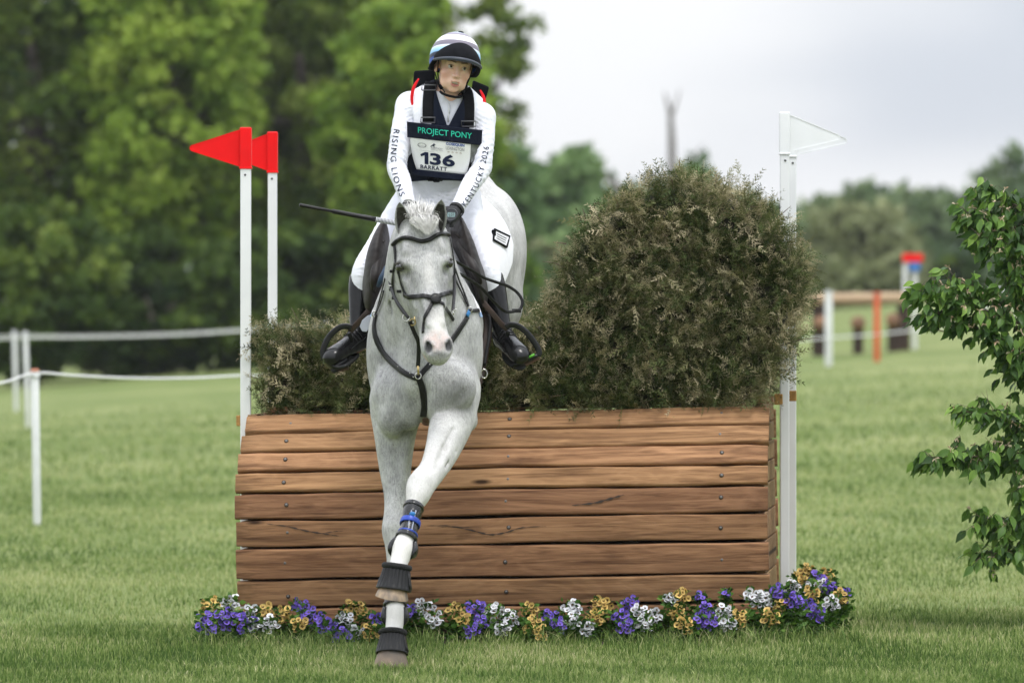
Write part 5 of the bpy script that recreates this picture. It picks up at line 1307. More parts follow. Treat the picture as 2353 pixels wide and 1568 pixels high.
# ================================================================ tack
M_LEATH = mat('black_leather', (.007,.0068,.007), .38, spec=.3, var=.3, scale=40, bump=.0012, bscale=120)
M_BROWN = mat('dark_brown_leather', (.016,.012,.0105), .5, spec=.3, var=.3, scale=18, bump=.002, bscale=60)
M_GIRTH = mat('brown_girth_leather', (.035,.018,.012), .5, var=.3, scale=25, bump=.002, bscale=60)
M_STEEL = mat('polished_steel', (.55,.54,.52), .22, metal=1.0)
M_BRASS = mat('brass', (.55,.42,.20), .3, metal=1.0)
M_RUBBER = mat('black_rubber', (.008,.008,.0085), .42, spec=.3, var=.2, scale=30, bump=.001, bscale=40)
M_FLEECE = mat('black_fleece', (.012,.012,.012), .95, bump=.006, bscale=160, var=.4, scale=150)
M_SHELL = mat('black_boot_shell', (.008,.008,.009), .2, coat=.25, spec=.4, var=.4, scale=40, bump=.003, bscale=60)
M_BLUE = mat('blue_strap', (.008,.045,.36), .35, var=.25, scale=40)
M_PRINT = mat('pale_print', (.30,.33,.42), .35)
M_BLUEW = mat('blue_vent', (.012,.16,.42), .4)
M_PAD = cloth_mat('white_saddle_pad', (.80,.80,.84), .7, .003, 40)
M_PADBL = cloth_mat('blue_pad_trim', (.30,.42,.60), .7, .002, 40)
M_NAVYP = mat('navy_knee_block', (.012,.035,.075), .55)
M_GREYP = mat('grey_tab', (.36,.38,.43), .45)
def strap_on(name, px, w, m, parent, off=.004, th=.0026, bvh=None, sm=3, Y=None, rnd=False, n=5, taper=None):
    q = spline(px, n); pts = []; last = Y
    for row in q:
        p = proj(bvh or HORSE_BVH, row[0], row[1], off, last if last is not None else -2.0)
        last = p[1]; pts.append(p)
    pts = np.array(pts)
    for _ in range(sm): pts[1:-1] = (pts[:-2]+2*pts[1:-1]+pts[2:])/4
    nv = []
    for p in pts:
        h = (bvh or HORSE_BVH).find_nearest(Vector(p)); nn = np.array(h[1]); d = p-np.array(h[0]); nn = nn if np.dot(nn, d) >= 0 else nn
        nv.append(nn if np.linalg.norm(nn) > .5 else V3(0,-1,0))
        g = np.dot(d, nn); 
    for i, p in enumerate(pts):
        h = (bvh or HORSE_BVH).find_nearest(Vector(p)); d = np.dot(p-np.array(h[0]), np.array(h[1]))
        if d < off: pts[i] = p+np.array(h[1])*(off-d)
    mb = MB()
    if rnd: mb.tube(list(pts), w/2, 10)
    else:
        nv = np.array(nv)
        for _ in range(2): nv[1:-1] = (nv[:-2]+2*nv[1:-1]+nv[2:])/4
        mb.tube(list(pts), 1.0, 8, flat=(w/2, th), up=[nrm(x) for x in nv])
    return mb.build(name, m, parent)
def free_strap(name, pts, w, m, parent, th=.0025, up=V3(0,-1,0), n=5, rnd=False):
    q = spline([PA(*p) for p in pts], n); mb = MB()
    if rnd: mb.tube(list(q), w/2, 8)
    else: mb.tube(list(q), 1.0, 8, flat=(w/2, th), up=up)
    return mb.build(name, m, parent)
def ring(name, c, r, t, m, parent, nv=V3(0,-1,0), sx=1.0):
    nv = nrm(nv); a = nrm(np.cross(nv, (0,0,1))); b = np.cross(a, nv); mb = MB()
    mb.tube([np.asarray(c)+a*r*sx*math.cos(k)+b*r*math.sin(k) for k in np.linspace(0, 2*math.pi, 21)], t, 6, caps=False); return mb.build(name, m, parent)
def build_bridle():
    br = empty('bridle', Vector(HP0), 'black leather bridle with crossed noseband on the grey horse', 'bridle')
    strap_on('browband', [(905,563),(915,553),(930,547.5),(947,549.5),(967,555.5),(985,552),(1003,541.5),(1022,537.5),(1028,541)], .019, M_LEATH, br, .007, rnd=True, sm=2)
    strap_on('cheek_strap', [(906,556),(909,578),(909,604),(905,626),(903,664),(911,690),(922,708),(932,722)], .017, M_LEATH, br, .005)
    strap_on('noseband_strap', [(909,598),(917,625),(923,650),(929,668),(937,682)], .015, M_LEATH, br, .006)
    strap_on('cheek_strap', [(1030,545),(1040,600),(1042,640),(1041,668)], .014, M_LEATH, br, .006)
    strap_on('noseband', [(930,676),(942,682),(962,681.5),(988,683),(1001,686),(1017,676),(1032,671.5),(1041,669)], .021, M_LEATH, br, .007, .004)
    strap_on('flash_strap', [(1000,688),(991,699),(979,723),(974,745),(973,765)], .016, M_LEATH, br, .005)
    strap_on('flash_strap', [(1002,688),(1015,699),(1030,718),(1040,735)], .015, M_LEATH, br, .005)
    p = proj(HORSE_BVH, 1001, 687, .010, -2.35); n = nrm(HF*.95+HR*.05); mb = MB(); mb.lathe([(.024,-.005),(.0255,0),(.024,.0045),(.012,.0065),(.002,.007)], Matrix.Translation(Vector(p)) @ Vector(n).to_track_quat('Z','Y').to_matrix().to_4x4(), 20); mb.build('noseband_disc', M_LEATH, br)
    for x, y in ((905,622),(903,664),(909,683),(921,668)):   # buckles and keepers
        q = proj(HORSE_BVH, x, y, .010, -2.2); mb = MB(); mb.box(q-V3(.010,.004,.007), q+V3(.010,.004,.007)); mod_bevel(mb.build('buckle', M_LEATH if y != 683 else M_LEATH, br, False), .003)
    q = proj(HORSE_BVH, 903, 657, .011, -2.2); mb = MB(); mb.tube([q+V3(-.014,0,.003), q+V3(.014,0,.003)], .003, 6); mb.build('buckle', M_STEEL, br)
    # bit: cheek rings on the near side, shank on the far side
    for x, y, r in ((939,724,.017),(948,731,.017),(955,738,.014)): ring('bit_ring', proj(HORSE_BVH, x, y, .014, -2.25), r, .0032, M_STEEL if x < 950 else M_BRASS, br, V3(-.4,-1,.2))
    q = proj(HORSE_BVH, 958, 726, .012, -2.3); mb = MB(); mb.tube([q, q+V3(.002,-.004,-.026)], .0034, 8); mb.build('bit_cheek', M_BRASS, br)
    q = PA(1041,714,-2.30); mb = MB(); mb.tube([q+V3(-.012,0,-.006), q, q+V3(.012,-.01,.008)], .003, 6); mb.tube([q, q+V3(0,0,-.018)], .003, 6); mb.build('bit_cheek', M_STEEL, br)
    # reins
    free_strap('rein', [(1028,516,-1.66),(1036,565,-1.78),(1042,610,-1.92),(1044,660,-2.08),(1040,716,-2.26)], .015, M_LEATH, br)
    free_strap('rein', [(940,508,-1.66),(905,560,-1.80),(893,620,-1.95),(905,680,-2.14),(938,730,-2.27)], .015, M_LEATH, br)
    free_strap('rein_loop', [(1034,594,-1.78),(1060,608,-1.72),(1085,622,-1.66),(1112,638,-1.62),(1140,648,-1.60),(1164,656,-1.58),(1186,670,-1.57),(1199,689,-1.57),(1197,706,-1.575),(1186,714,-1.585),(1165,716,-1.60),(1149,707,-1.62),(1128,686,-1.65),(1105,661,-1.69),(1080,643,-1.75),(1040,620,-1.84)], .014, M_LEATH, br, n=6, th=.003)
    q = PA(1187,713.5,-1.585); mb = MB(); mb.box(q-V3(.022,.005,.009), q+V3(.02,.005,.009)); mod_bevel(mb.build('rein_buckle', M_LEATH, br, False), .003)
build_bridle()
def build_breastplate():
    b = empty('breastplate', P(961,868,-2.05), 'black leather breastplate round the base of the grey neck', 'breastplate')
    strap_on('breast_strap', [(866,722),(861,752),(870,790),(895,826),(931,856),(957,868)], .026, M_LEATH, b, .007, .0045)
    strap_on('breast_strap', [(960,869),(975,850),(996,826),(1022,800),(1050,762),(1072,727)], .024, M_LEATH, b, .006, .004, bvh=CHEST_BVH)
    strap_on('saddle_strap', [(889,640),(884,660),(875,694),(867,722)], .013, M_LEATH, b, .010); strap_on('saddle_strap', [(886,668),(880,690),(868,720)], .011, M_LEATH, b, .010)
    strap_on('saddle_strap', [(1042,618),(1052,648),(1064,676),(1073,706)], .014, M_LEATH, b, .008); strap_on('saddle_strap', [(1041,640),(1055,668),(1070,700)], .011, M_LEATH, b, .008)
    strap_on('saddle_strap', [(1074,714),(1092,714),(1112,716)], .017, M_LEATH, b, .008)
    strap_on('elastic', [(1068,726),(1073,716)], .020, M_BLUEW, b, .012, n=3)
    free_strap('martingale_strap', [(941,738,-2.24),(952,764,-2.18),(961,786,-2.15),(961.5,815,-2.14),(960,842,-2.13)], .019, M_LEATH, b, .003)
    mb = MB(); mb.tube([PA(960,840,-2.135), PA(961,860,-2.13)], .005, 8); mb.build('snap_hook', M_BRASS, b)
    for x, y in ((866,722),(1073,712)): ring('ring', proj(HORSE_BVH, x, y, .012, -1.9), .012, .003, M_STEEL, b)
    ring('ring', proj(HORSE_BVH, 961, 864, .012, -2.1), .013, .003, M_STEEL, b)
    strap_on('chest_strap', [(962,868),(968,885),(974,910),(977,940),(978,972)], .030, M_LEATH, b, .006, .004)
    for x, y in ((920,842),(945,858),(952,866),(985,838)):
        mb = MB(); q = proj(HORSE_BVH, x, y, .0125, -2.0); mb.lathe([(.0035*math.sin(t), -.0035*math.cos(t)) for t in np.linspace(.1,3.04,5)], Matrix.Translation(Vector(q)), 8); mb.build('stud', M_STEEL, b)
build_breastplate()
def build_saddle():
    s = empty('saddle', P(1000,560,-1.1), 'dark brown jumping saddle under the rider with black stirrups', 'saddle')
    for nm, rows, sg in (('flap',[(884,556,-1.30,.020,.14),(868,600,-1.38,.042,.17),(860,640,-1.42,.042,.17),(853,675,-1.40,.030,.15),(858,712,-1.36,.010,.09)],-1),('flap',[(1044,542,-1.30,.020,.14),(1066,578,-1.38,.034,.17),(1088,618,-1.42,.034,.17),(1106,660,-1.40,.022,.15),(1111,694,-1.36,.009,.09)],1)):
        d = Sdf(PA(rows[2][0],rows[2][1],rows[2][2])-.30, PA(rows[2][0],rows[2][1],rows[2][2])+.30, .006)
        d.loft([(PA(x,y,Y),a,b) for x,y,Y,a,b in rows], V3(1,0,0), k=.02, n=5, k2=.02)
        V, F = d.nets(smooth=4); f = link(nm, mesh_np(nm, V, F), s, [M_BROWN])
        bv = bvh_of(V, F)
        roll = [(880,572,-1.47),(866,606,-1.555),(860,640,-1.60),(858,668,-1.57)] if sg < 0 else [(1053,556,-1.47),(1074,590,-1.555),(1093,624,-1.60),(1104,650,-1.57)]
        mb = MB(); q = spline([PA(*p) for p in roll], 4); n = len(q); mb.tube(list(q), [.010+.012*math.sin(math.pi*i/(n-1)) for i in range(n)], 12); mb.build('knee_roll', M_BROWN, f)
        edge = [(884,552),(862,578),(847,618),(840,660),(838,690),(856,716)] if sg < 0 else [(1046,537),(1070,562),(1094,608),(1110,650),(1114,680),(1108,698)]
        mb = MB(); mb.tube(list(spline([PA(x,y,-1.50+.0*i) for i,(x,y) in enumerate(edge)], 4)), .0055, 8); mb.build('flap_edge', M_BROWN, f)
    mb = MB(); mb.tube([PA(888,612,-1.63), PA(876,640,-1.64), PA(868,658,-1.62)], [.010,.014,.008], 12); mb.build('knee_block', M_NAVYP, s)
    d = Sdf(PA(1000,545,-1.05)-np.array([.32,.42,.26]), PA(1000,545,-1.05)+np.array([.32,.42,.26]), .008)
    d.loft([(PA(985,560,-1.36),.07,.045),(PA(992,545,-1.22),.11,.04),(PA(1003,532,-1.02),.165,.04),(PA(1012,505,-.82),.17,.04),(PA(1016,488,-.74),.12,.035)], UAX, k=.02, n=4, k2=.01)
    V, F = d.nets(smooth=1); link('seat', mesh_np('seat', V, F), s, [M_BROWN])
    # stirrups
    for sg, lea, arch, tread in ((-1,[(858,700,-1.52),(836,726,-1.52),(812,752,-1.50),(804,762,-1.49)],[(808,752),(796,749),(780,752),(762,766),(750,783),(742,806),(744,828)],[(744,828),(770,846),(800,842)]),
                                (1,[(1106,690,-1.52),(1128,716,-1.52),(1150,742,-1.51),(1166,757,-1.50)],[(1162,752),(1172,746),(1188,748),(1208,762),(1226,784),(1238,806),(1236,818)],[(1236,818),(1210,832),(1178,842)])):
        free_strap('stirrup_leather', lea, .026, M_GIRTH, s, .003)
        ir = empty('stirrup_iron', (0,0,0)); bpy.data.objects.remove(ir)
        mb = MB(); q = spline([PA(x,y,-1.53) for x,y in arch], 5); n = len(q); mb.tube(list(q), 1.0, 8, flat=(.0135,.006), up=V3(0,1,.2)); 
        inner = [PA(lea[-1][0]+sg*2,lea[-1][1]+2,-1.50), PA(lea[-1][0]-sg*4,790,-1.47), PA(tread[-1][0],tread[-1][1],-1.47)]; mb.tube(list(spline(inner,4)), 1.0, 8, flat=(.010,.006), up=V3(0,1,0))
        st = mb.build('stirrup_iron', M_BLACKN if False else M_STIR, s)
        mb = MB(); q = spline([PA(x,y,-1.535) for x,y in tread], 5); mb.tube(list(q), 1.0, 8, flat=(.034,.009), up=V3(0,.25,1)); mb.build('tread', M_STIR, st)
        if sg > 0:
            for (x,y),(x2,y2) in (((1186,836),(1202,829)),((1213,826),(1228,818))):
                mb = MB(); mb.tube([PA(x,y-4,-1.566), PA(x2,y2-4,-1.566)], 1.0, 8, flat=(.012,.005), up=V3(0,.25,1)); mb.build('tread_insert', mat('green_rubber', (.10,.38,.03), .5), st)
    # light grey tab hanging beside the girth
    pts = [(863,722),(845,724),(832,735),(826,750),(832,761),(842,762),(852,748),(860,733)]; mb = MB()
    f = [PA(x,y,-1.56) for x,y in pts]; b = [p+V3(0,.006,0) for p in f]; n = len(f)
    mb.add(f+b, [tuple(range(n-1,-1,-1)), tuple(range(n,2*n))]+[(i,(i+1)%n,n+(i+1)%n,n+i) for i in range(n)]); mod_bevel(mb.build('girth_tab', M_GREYP, s, False), .002)
    # girth
    g = [(1112,705,-1.38),(1120,735,-1.40),(1119,770,-1.42),(1114,800,-1.44),(1107,840,-1.46),(1098,875,-1.48),(1085,905,-1.49)]
    free_strap('girth', g, .042, M_GIRTH, s, .006); free_strap('girth_strap', [(x+5,y,Y-.03) for x,y,Y in g[:5]], .014, M_LEATH, s, .003)
    ring('girth_ring', PA(1112,858,-1.53), .020, .0035, M_STEEL, s, V3(.2,-1,0), .7)
    # saddle pad: cloth lying on the horse's back
    V, F = HORSE_VF; c = V[F].mean(1); keep = (c[:,1] > -1.75) & (c[:,1] < -.4) & (c[:,2] > 1.5) & (c[:,2] < 2.3)
    bm = bmesh.new(); Fk = F[keep]; ids, inv = np.unique(Fk, return_inverse=True); vs = [bm.verts.new(V[i]) for i in ids]
    for f in inv.reshape(Fk.shape): bm.faces.new([vs[i] for i in f])
    def cut(co, no, clear=True): bmesh.ops.bisect_plane(bm, geom=list(bm.verts)+list(bm.edges)+list(bm.faces), dist=1e-5, plane_co=co, plane_no=no, clear_outer=clear)
    cut((0,-1.45,1.575), (0,.20,-1)); cut((0,-1.62,1.6), (0,-1,.35)); cut((0,-.60,1.95), (0,1,-.05)); cut((0,-.66,1.80), (0,1,-.75)); cut((0,-.85,1.68), (0,.6,-1))
    hems = (((0,-1.45,1.595), Vector((0,.20,-1))), ((0,-.625,1.95), Vector((0,1,-.05))), ((0,-.685,1.80), Vector((0,1,-.75)).normalized()), ((0,-.86,1.70), Vector((0,.6,-1)).normalized()))
    cut((0,-1.45,1.595), (0,.20,-1), False)
    bm.normal_update(); bmesh.ops.recalc_face_normals(bm, faces=bm.faces)
    for v in bm.verts: v.co += v.normal*.006
    me = bpy.data.meshes.new('saddle_pad'); 
    for f in bm.faces:
        f.smooth = True; cm = f.calc_center_median(); f.material_index = 1 if (cm-Vector((0,-1.45,1.5955))).dot(Vector((0,.20,-1))) > 0 and cm.y < -1.2 else 0
    bm.to_mesh(me); bm.free()
    pad = empty('saddle_pad', P(1100,600,-1.1), 'white saddle pad with pale blue hem showing round the saddle', 'saddle pad')
    o = link('pad_cloth', me, pad, [M_PAD, M_PADBL]); sm = o.modifiers.new('solid', 'SOLIDIFY'); sm.thickness = .012; sm.offset = 1
    # clip-on frame behind the leg
    fr = [(1126,533),(1159,547),(1152,571),(1123,556)]; q = [proj(HORSE_BVH, x, y, .026, -.9) for x, y in fr]; cen = sum(q)/4
    mb = MB(); mb.tube(q+[q[0]], .0055, 6); h = mb.build('tag_frame', M_BLACKN, pad)
    mb = MB(); mb.add([p+V3(0,.003,0) for p in q], [(0,3,2,1)]); mb.build('tag_card', mat('tag_card', (.72,.72,.74), .5), h)
    mb = MB(); a = (q[0]*.7+q[3]*.3); mb.box(a-V3(.012,.010,.016), a+V3(.008,.002,.012)); mod_bevel(mb.build('tag_clip', M_BLACKN, h, False), .003)
    mb = MB()
    for t in (.3,.5,.7):
        a = q[0]*(1-t)+q[3]*t; b = q[1]*(1-t)+q[2]*t; mb.tube([a*.8+b*.2+V3(0,-.0005,0), a*.15+b*.85+V3(0,-.0005,0)], .0012, 5)
    mb.build('tag_lines', M_BLACKN, h)
M_STIR = mat('black_stirrup', (.009,.009,.01), .3, spec=.35)
build_saddle()
def leg_at(rows, y):
    a = np.array(rows); q = [np.interp(y, a[:,1], a[:,k]) for k in range(5)]
    return PA(q[0], y, q[2]), q[3], q[4]
def build_leg_boots():
    # ribbed overreach boots with fleece tops
    for top, bot, r0, r1, lab in ((PA(911,1305,-2.59), PA(904,1354,-2.60), .056, .076, 'upper ribbed black bell boot, on the lifted fore hoof'), (PA(902,1456,-2.055), PA(900,1501,-2.08), .053, .077, 'lower ribbed black bell boot, on the hoof standing in the grass')):
        e = empty('bell_boot', Vector(bot), lab, 'bell boot', 'bell boots on the forelegs')
        up = nrm(top-bot); fr = nrm(V3(0,-1,0)-up*np.dot(V3(0,-1,0), up)); sd = np.cross(fr, -up); Lh = np.linalg.norm(top-bot); n = 96; V = []
        prof = [(1.02,.90),(1.0,1.0),(.9,1.02),(.62,1.10),(.35,1.22),(.12,1.33),(.05,1.37),(.02,1.37),(0,1.36),(-.01,1.30),(.25,1.15)]
        for k, (t, w) in enumerate(prof):
            for i in range(n):
                a = 2*math.pi*i/n; rib = .055*math.cos(a*22)*(1 if 2 <= k <= 4 else .35 if k in (1,5) else 0)
                r = (r0*(w+rib)); V.append(bot+up*t*Lh+sd*math.cos(a)*r+fr*math.sin(a)*r*1.08)
        F = [(j*n+i, j*n+(i+1)%n, (j+1)*n+(i+1)%n, (j+1)*n+i) for j in range(len(prof)-1) for i in range(n)]
        link('ribbed_shell', mesh_np('ribbed_shell', V, F), e, [M_RUBBER])
        mb = MB(); mb.tube([top+up*.008+(sd*math.cos(a)+fr*math.sin(a)*1.05)*(r0*.96) for a in np.linspace(0, 2*math.pi, 29)], .0135, 10, caps=False); mb.build('fleece_collar', M_FLEECE, e)
        mb = MB(); a = .35; p = [bot+up*t*Lh+(sd*math.cos(a)+fr*math.sin(a)*1.08)*r0*w*1.03 for t, w in ((.9,1.03),(.6,1.12),(.3,1.26),(.1,1.36))]; mb.tube(p, 1.0, 8, flat=(.014,.003), up=nrm(sd*math.cos(a)+fr*math.sin(a))); mb.build('closing_flap', M_RUBBER, e)
    # tendon boots
    for rows, y0, y1, yw, lab, ax in ((LEG_B, 1160, 1244, 1270, 'upper glossy black tendon boot with blue strap, on the lifted foreleg', 1), (LEG_A, 1322, 1398, 1424, 'lower black tendon boot, partly hidden behind the lifted hoof', 0)):
        c, a, b = leg_at(rows, (y0+yw)/2); e = empty('tendon_boot', Vector(c), lab, 'tendon boot', 'tendon boots on the forelegs')
        ys = np.linspace(y0, y1, 12); n = 40; V = []
        C = [leg_at(rows, y) for y in ys]
        for lay in (0,1):
            for j, (c, a, b) in enumerate(C):
                t = nrm(C[min(j+1,11)][0]-C[max(j-1,0)][0]); s_ = nrm(V3(1,0,0)-t*t[0]); f = np.cross(s_, t); f = f if f[1] < 0 else -f; j01 = j/11
                for i in range(n):
                    th = 2*math.pi*i/n; o = (.0105 if lay == 0 else .004)+(.002*math.sin(j01*9)); cut = t*.020*(j01**3)*max(0, -math.sin(th))*1.0-t*.026*(j01**4)*max(0, math.sin(th))
                    V.append(c+s_*math.cos(th)*(a+o)+f*math.sin(th)*(b+o)+cut)
        q = 12*n; F = []
        for j in range(11):
            for i in range(n):
                k, l = j*n+i, j*n+(i+1)%n; F.append((k,l,l+n,k+n)); F.append((q+k,q+k+n,q+l+n,q+l))
        for j in (0,11):
            for i in range(n): k, l = j*n+i, j*n+(i+1)%n; F.append((k,q+k,q+l,l))
        me = mesh_np('shell', V, F); bm = bmesh.new(); bm.from_mesh(me); bmesh.ops.recalc_face_normals(bm, faces=bm.faces); bm.to_mesh(me); bm.free()
        link('shell', me, e, [M_SHELL]); bv = bvh_of(V, F)
        # wings hugging the fetlock
        cf, af, bf = leg_at(rows, yw); ct, at, bt = leg_at(rows, y1-6); t = nrm(cf-ct); s_ = nrm(V3(1,0,0)-t*t[0])
        for g in (-1,1):
            mb = MB(); pts = spline([ct+s_*g*(at+.006)+V3(0,-.012,0), (ct+cf)/2+s_*g*(af+.012)+V3(0,.004,0), cf+s_*g*(af+.010)+V3(0,.016,0), cf+t*.022+s_*g*(af*.6)+V3(0,.03,0)], 4); m_ = len(pts)
            mb.tube(list(pts), [.012+.010*math.sin(math.pi*(i+1)/m_) for i in range(m_)], 10, flat=(1.45,.6), up=s_*g); mb.build('fetlock_wing', M_SHELL, e)
        def band(nm, y, w, m, tl=0):
            c, a, b = leg_at(rows, y); t2 = nrm(leg_at(rows, y+6)[0]-leg_at(rows, y-6)[0]); s2 = nrm(V3(1,0,0)-t2*t2[0]); f2 = np.cross(s2, t2); f2 = f2 if f2[1] < 0 else -f2; mb = MB()
            mb.tube([c+s2*math.cos(k)*(a+.0135)+f2*math.sin(k)*(b+.0135) for k in np.linspace(0, 2*math.pi, 33)], 1.0, 8, flat=(.0028,w/2), up=t2*1.0, caps=False); mb.build(nm, m, e)
        band('strap', y0+6, .012, M_SHELL); band('strap', y1-10, .014, M_SHELL)
        if ax:
            band('strap', 1201, .024, M_BLUE); band('strap', 1226, .008, M_BLUE)
            for x, y in ((951,1180),(940,1222)):
                p = proj(bv, x-4, y, .002, -2.5); mb = MB(); mb.lathe([(.0135,0),(.0120,.0030),(.002,.0035)], Matrix.Translation(Vector(p)) @ Matrix.Rotation(math.radians(90),4,'X') @ Matrix.Diagonal((1.0,.75,1,1)), 16); mb.build('vent', M_BLUEW, e)
        else:
            p = proj(bv, 917, 1374, .002, -2.05); mb = MB(); mb.box(p-V3(.009,.002,.007), p+V3(.009,.002,.007)); mb.build('vent', M_BLUEW, e, False)
        # pale ribs moulded into the shell
        for dx in (-.45,-.1,.25,.6):
            pts = []
            for y in np.linspace(y0+10, y1-8, 7):
                c, a, b = leg_at(rows, y); d = nrm(V3(dx,-1,0)); h = bv.ray_cast(Vector(c+d*.2), Vector(-d)); 
                if h[0] is not None: pts.append(np.array(h[0])+d*.0005)
            mb = MB(); mb.tube(pts, .0028, 6); mb.build('rib', M_PRINT if ax and dx in (-.1,.25) else M_SHELL, e)
build_leg_boots()
def build_whip():
    w = empty('riding_whip', P(905,512,-1.62), 'short black riding whip with striped handle in the rider\'s hand', 'whip')
    a, b = PA(688,471,-1.66), PA(938,518,-1.60)
    d = b-a; mb = MB(); mb.tube(list(spline([a+d*.30, a+d*.55, a+d*.70], 3)), [.0105]*4+[.0115]*3, 10); mb.build('shaft', M_LEATH, w)
    mb = MB(); mb.tube([a, a+d*.02, a+d*.18, a+d*.34, a+d*.36], [.013,.0145,.0125,.0105,.005], 10, flat=(.6,1.25), up=V3(0,-1,0)); mb.build('keeper', M_LEATH, w)
    mw = mat('white_grip', (.65,.66,.68), .5); mk = mat('dark_grip', (.016,.02,.035), .5)
    n = 14
    for i in range(n):
        t0 = .70+.30*i/n*.6; t1 = .70+.30*(i+.5)/n*.6; t2 = .70+.30*(i+1)/n*.6
        for q0, q1, m in ((t0,t1,mw),(t1,t2,mk)):
            mb = MB(); mb.tube([a+d*q0, a+d*q1], .0115, 10); mb.build('grip_band', m, w)
    mb = MB(); mb.tube([a+d*.88, a+d*.93, a+d*1.0, a+d*1.04], [.0115,.014,.0125,.014], 10); mb.build('handle', mk, w)
build_whip()
# ================================================================ pansies along the foot of the fence
def petal_mat(name, c_out, c_in, c_dark):
    m = bpy.data.materials.new(name); m.use_nodes = True; N0, L0 = nodes_of(m); b = N0['Principled BSDF']; N = N0.new; L = L0.new
    a = N('ShaderNodeAttribute'); a.attribute_name = 'r'; oi = N('ShaderNodeObjectInfo')
    q = N('ShaderNodeValToRGB'); e = q.color_ramp.elements
    for _ in range(4): e.new(.5)
    e[5].position = .9; e[5].color = (*c_out, 1)
    for i, (p, c) in enumerate(((0,(.55,.34,.03)),(.07,(.5,.3,.03)),(.12,c_dark),(.27,c_dark),(.36,c_in))): e[i].position = p; e[i].color = (*c, 1)
    L(a.outputs['Fac'], q.inputs[0]); hv = N('ShaderNodeHueSaturation'); mr = N('ShaderNodeMapRange'); mr.inputs[3].default_value = .72; mr.inputs[4].default_value = 1.15; L(oi.outputs['Random'], mr.inputs[0]); L(mr.outputs[0], hv.inputs['Value']); L(q.outputs[0], hv.inputs['Color'])
    L(hv.outputs[0], b.inputs['Base Color']); b.inputs['Roughness'].default_value = .65; b.inputs['Specular IOR Level'].default_value = .25
    t = N('ShaderNodeBsdfTranslucent'); L(hv.outputs[0], t.inputs[0]); mx = N('ShaderNodeMixShader'); mx.inputs[0].default_value = .2; L(b.outputs[0], mx.inputs[1]); L(t.outputs[0], mx.inputs[2]); L(mx.outputs[0], N0['Material Output'].inputs[0])
    return m
PETAL = {'purple': petal_mat('purple_petal', (.20,.125,.62), (.26,.17,.68), (.014,.006,.06)), 'yellow': petal_mat('yellow_petal', (.76,.56,.22), (.70,.47,.13), (.045,.014,.012)), 'white': petal_mat('white_petal', (.82,.82,.84), (.76,.76,.80), (.035,.018,.045))}
def pansy_mesh(color, seed):
    r = random.Random(seed); V = [(0,0,.003)]; A = [0]; F = []
    # five overlapping rounded petals: two up, two to the sides, one broad below (local XY plane, facing +Z)
    for ang, ln, wd, zz, dark in ((62,.95,.62,-.10,.5),(118,.95,.62,-.14,.5),(12,.90,.66,0,0),(168,.90,.66,.02,0),(270,.95,.82,.07,0)):
        a = math.radians(ang+r.uniform(-6,6)); d = np.array([math.cos(a), math.sin(a)]); s = np.array([-d[1], d[0]]); n = 9; ring0 = []
        for rr in (.38,.72,1.0):
            row = []
            for k in range(n):
                t = math.pi*(k/(n-1)-.5); px = d*(.12+.5*rr*ln*(1+.96*math.cos(t))*.53)*1.0+s*wd*rr*math.sin(t)*.72
                zc = zz+.16*rr*rr-.05*math.cos(3*t+seed)*rr; row.append(len(V)); V.append((px[0],px[1],zc)); A.append(min(1, .12+.62*rr*(.6+.4*math.cos(t))+.3*(1-math.cos(t))*.5+dark*.45))
            ring0.append(row)
        for k in range(n-1):
            F.append((0, ring0[0][k], ring0[0][k+1]))
            for q in range(2): F.append((ring0[q][k], ring0[q+1][k], ring0[q+1][k+1], ring0[q][k+1]))
    V = np.array(V)*.0240; me = mesh_np('flower', V, F); attr(me, 'r', A); me.materials.append(PETAL[color]); return me
PANSY = {c: [pansy_mesh(c, s) for s in range(3)] for c in PETAL}
M_PLEAF = leaf_mat('pansy_leaves', [(0,(.02,.05,.01)),(.5,(.06,.14,.022)),(1,(.16,.28,.05))], .5)
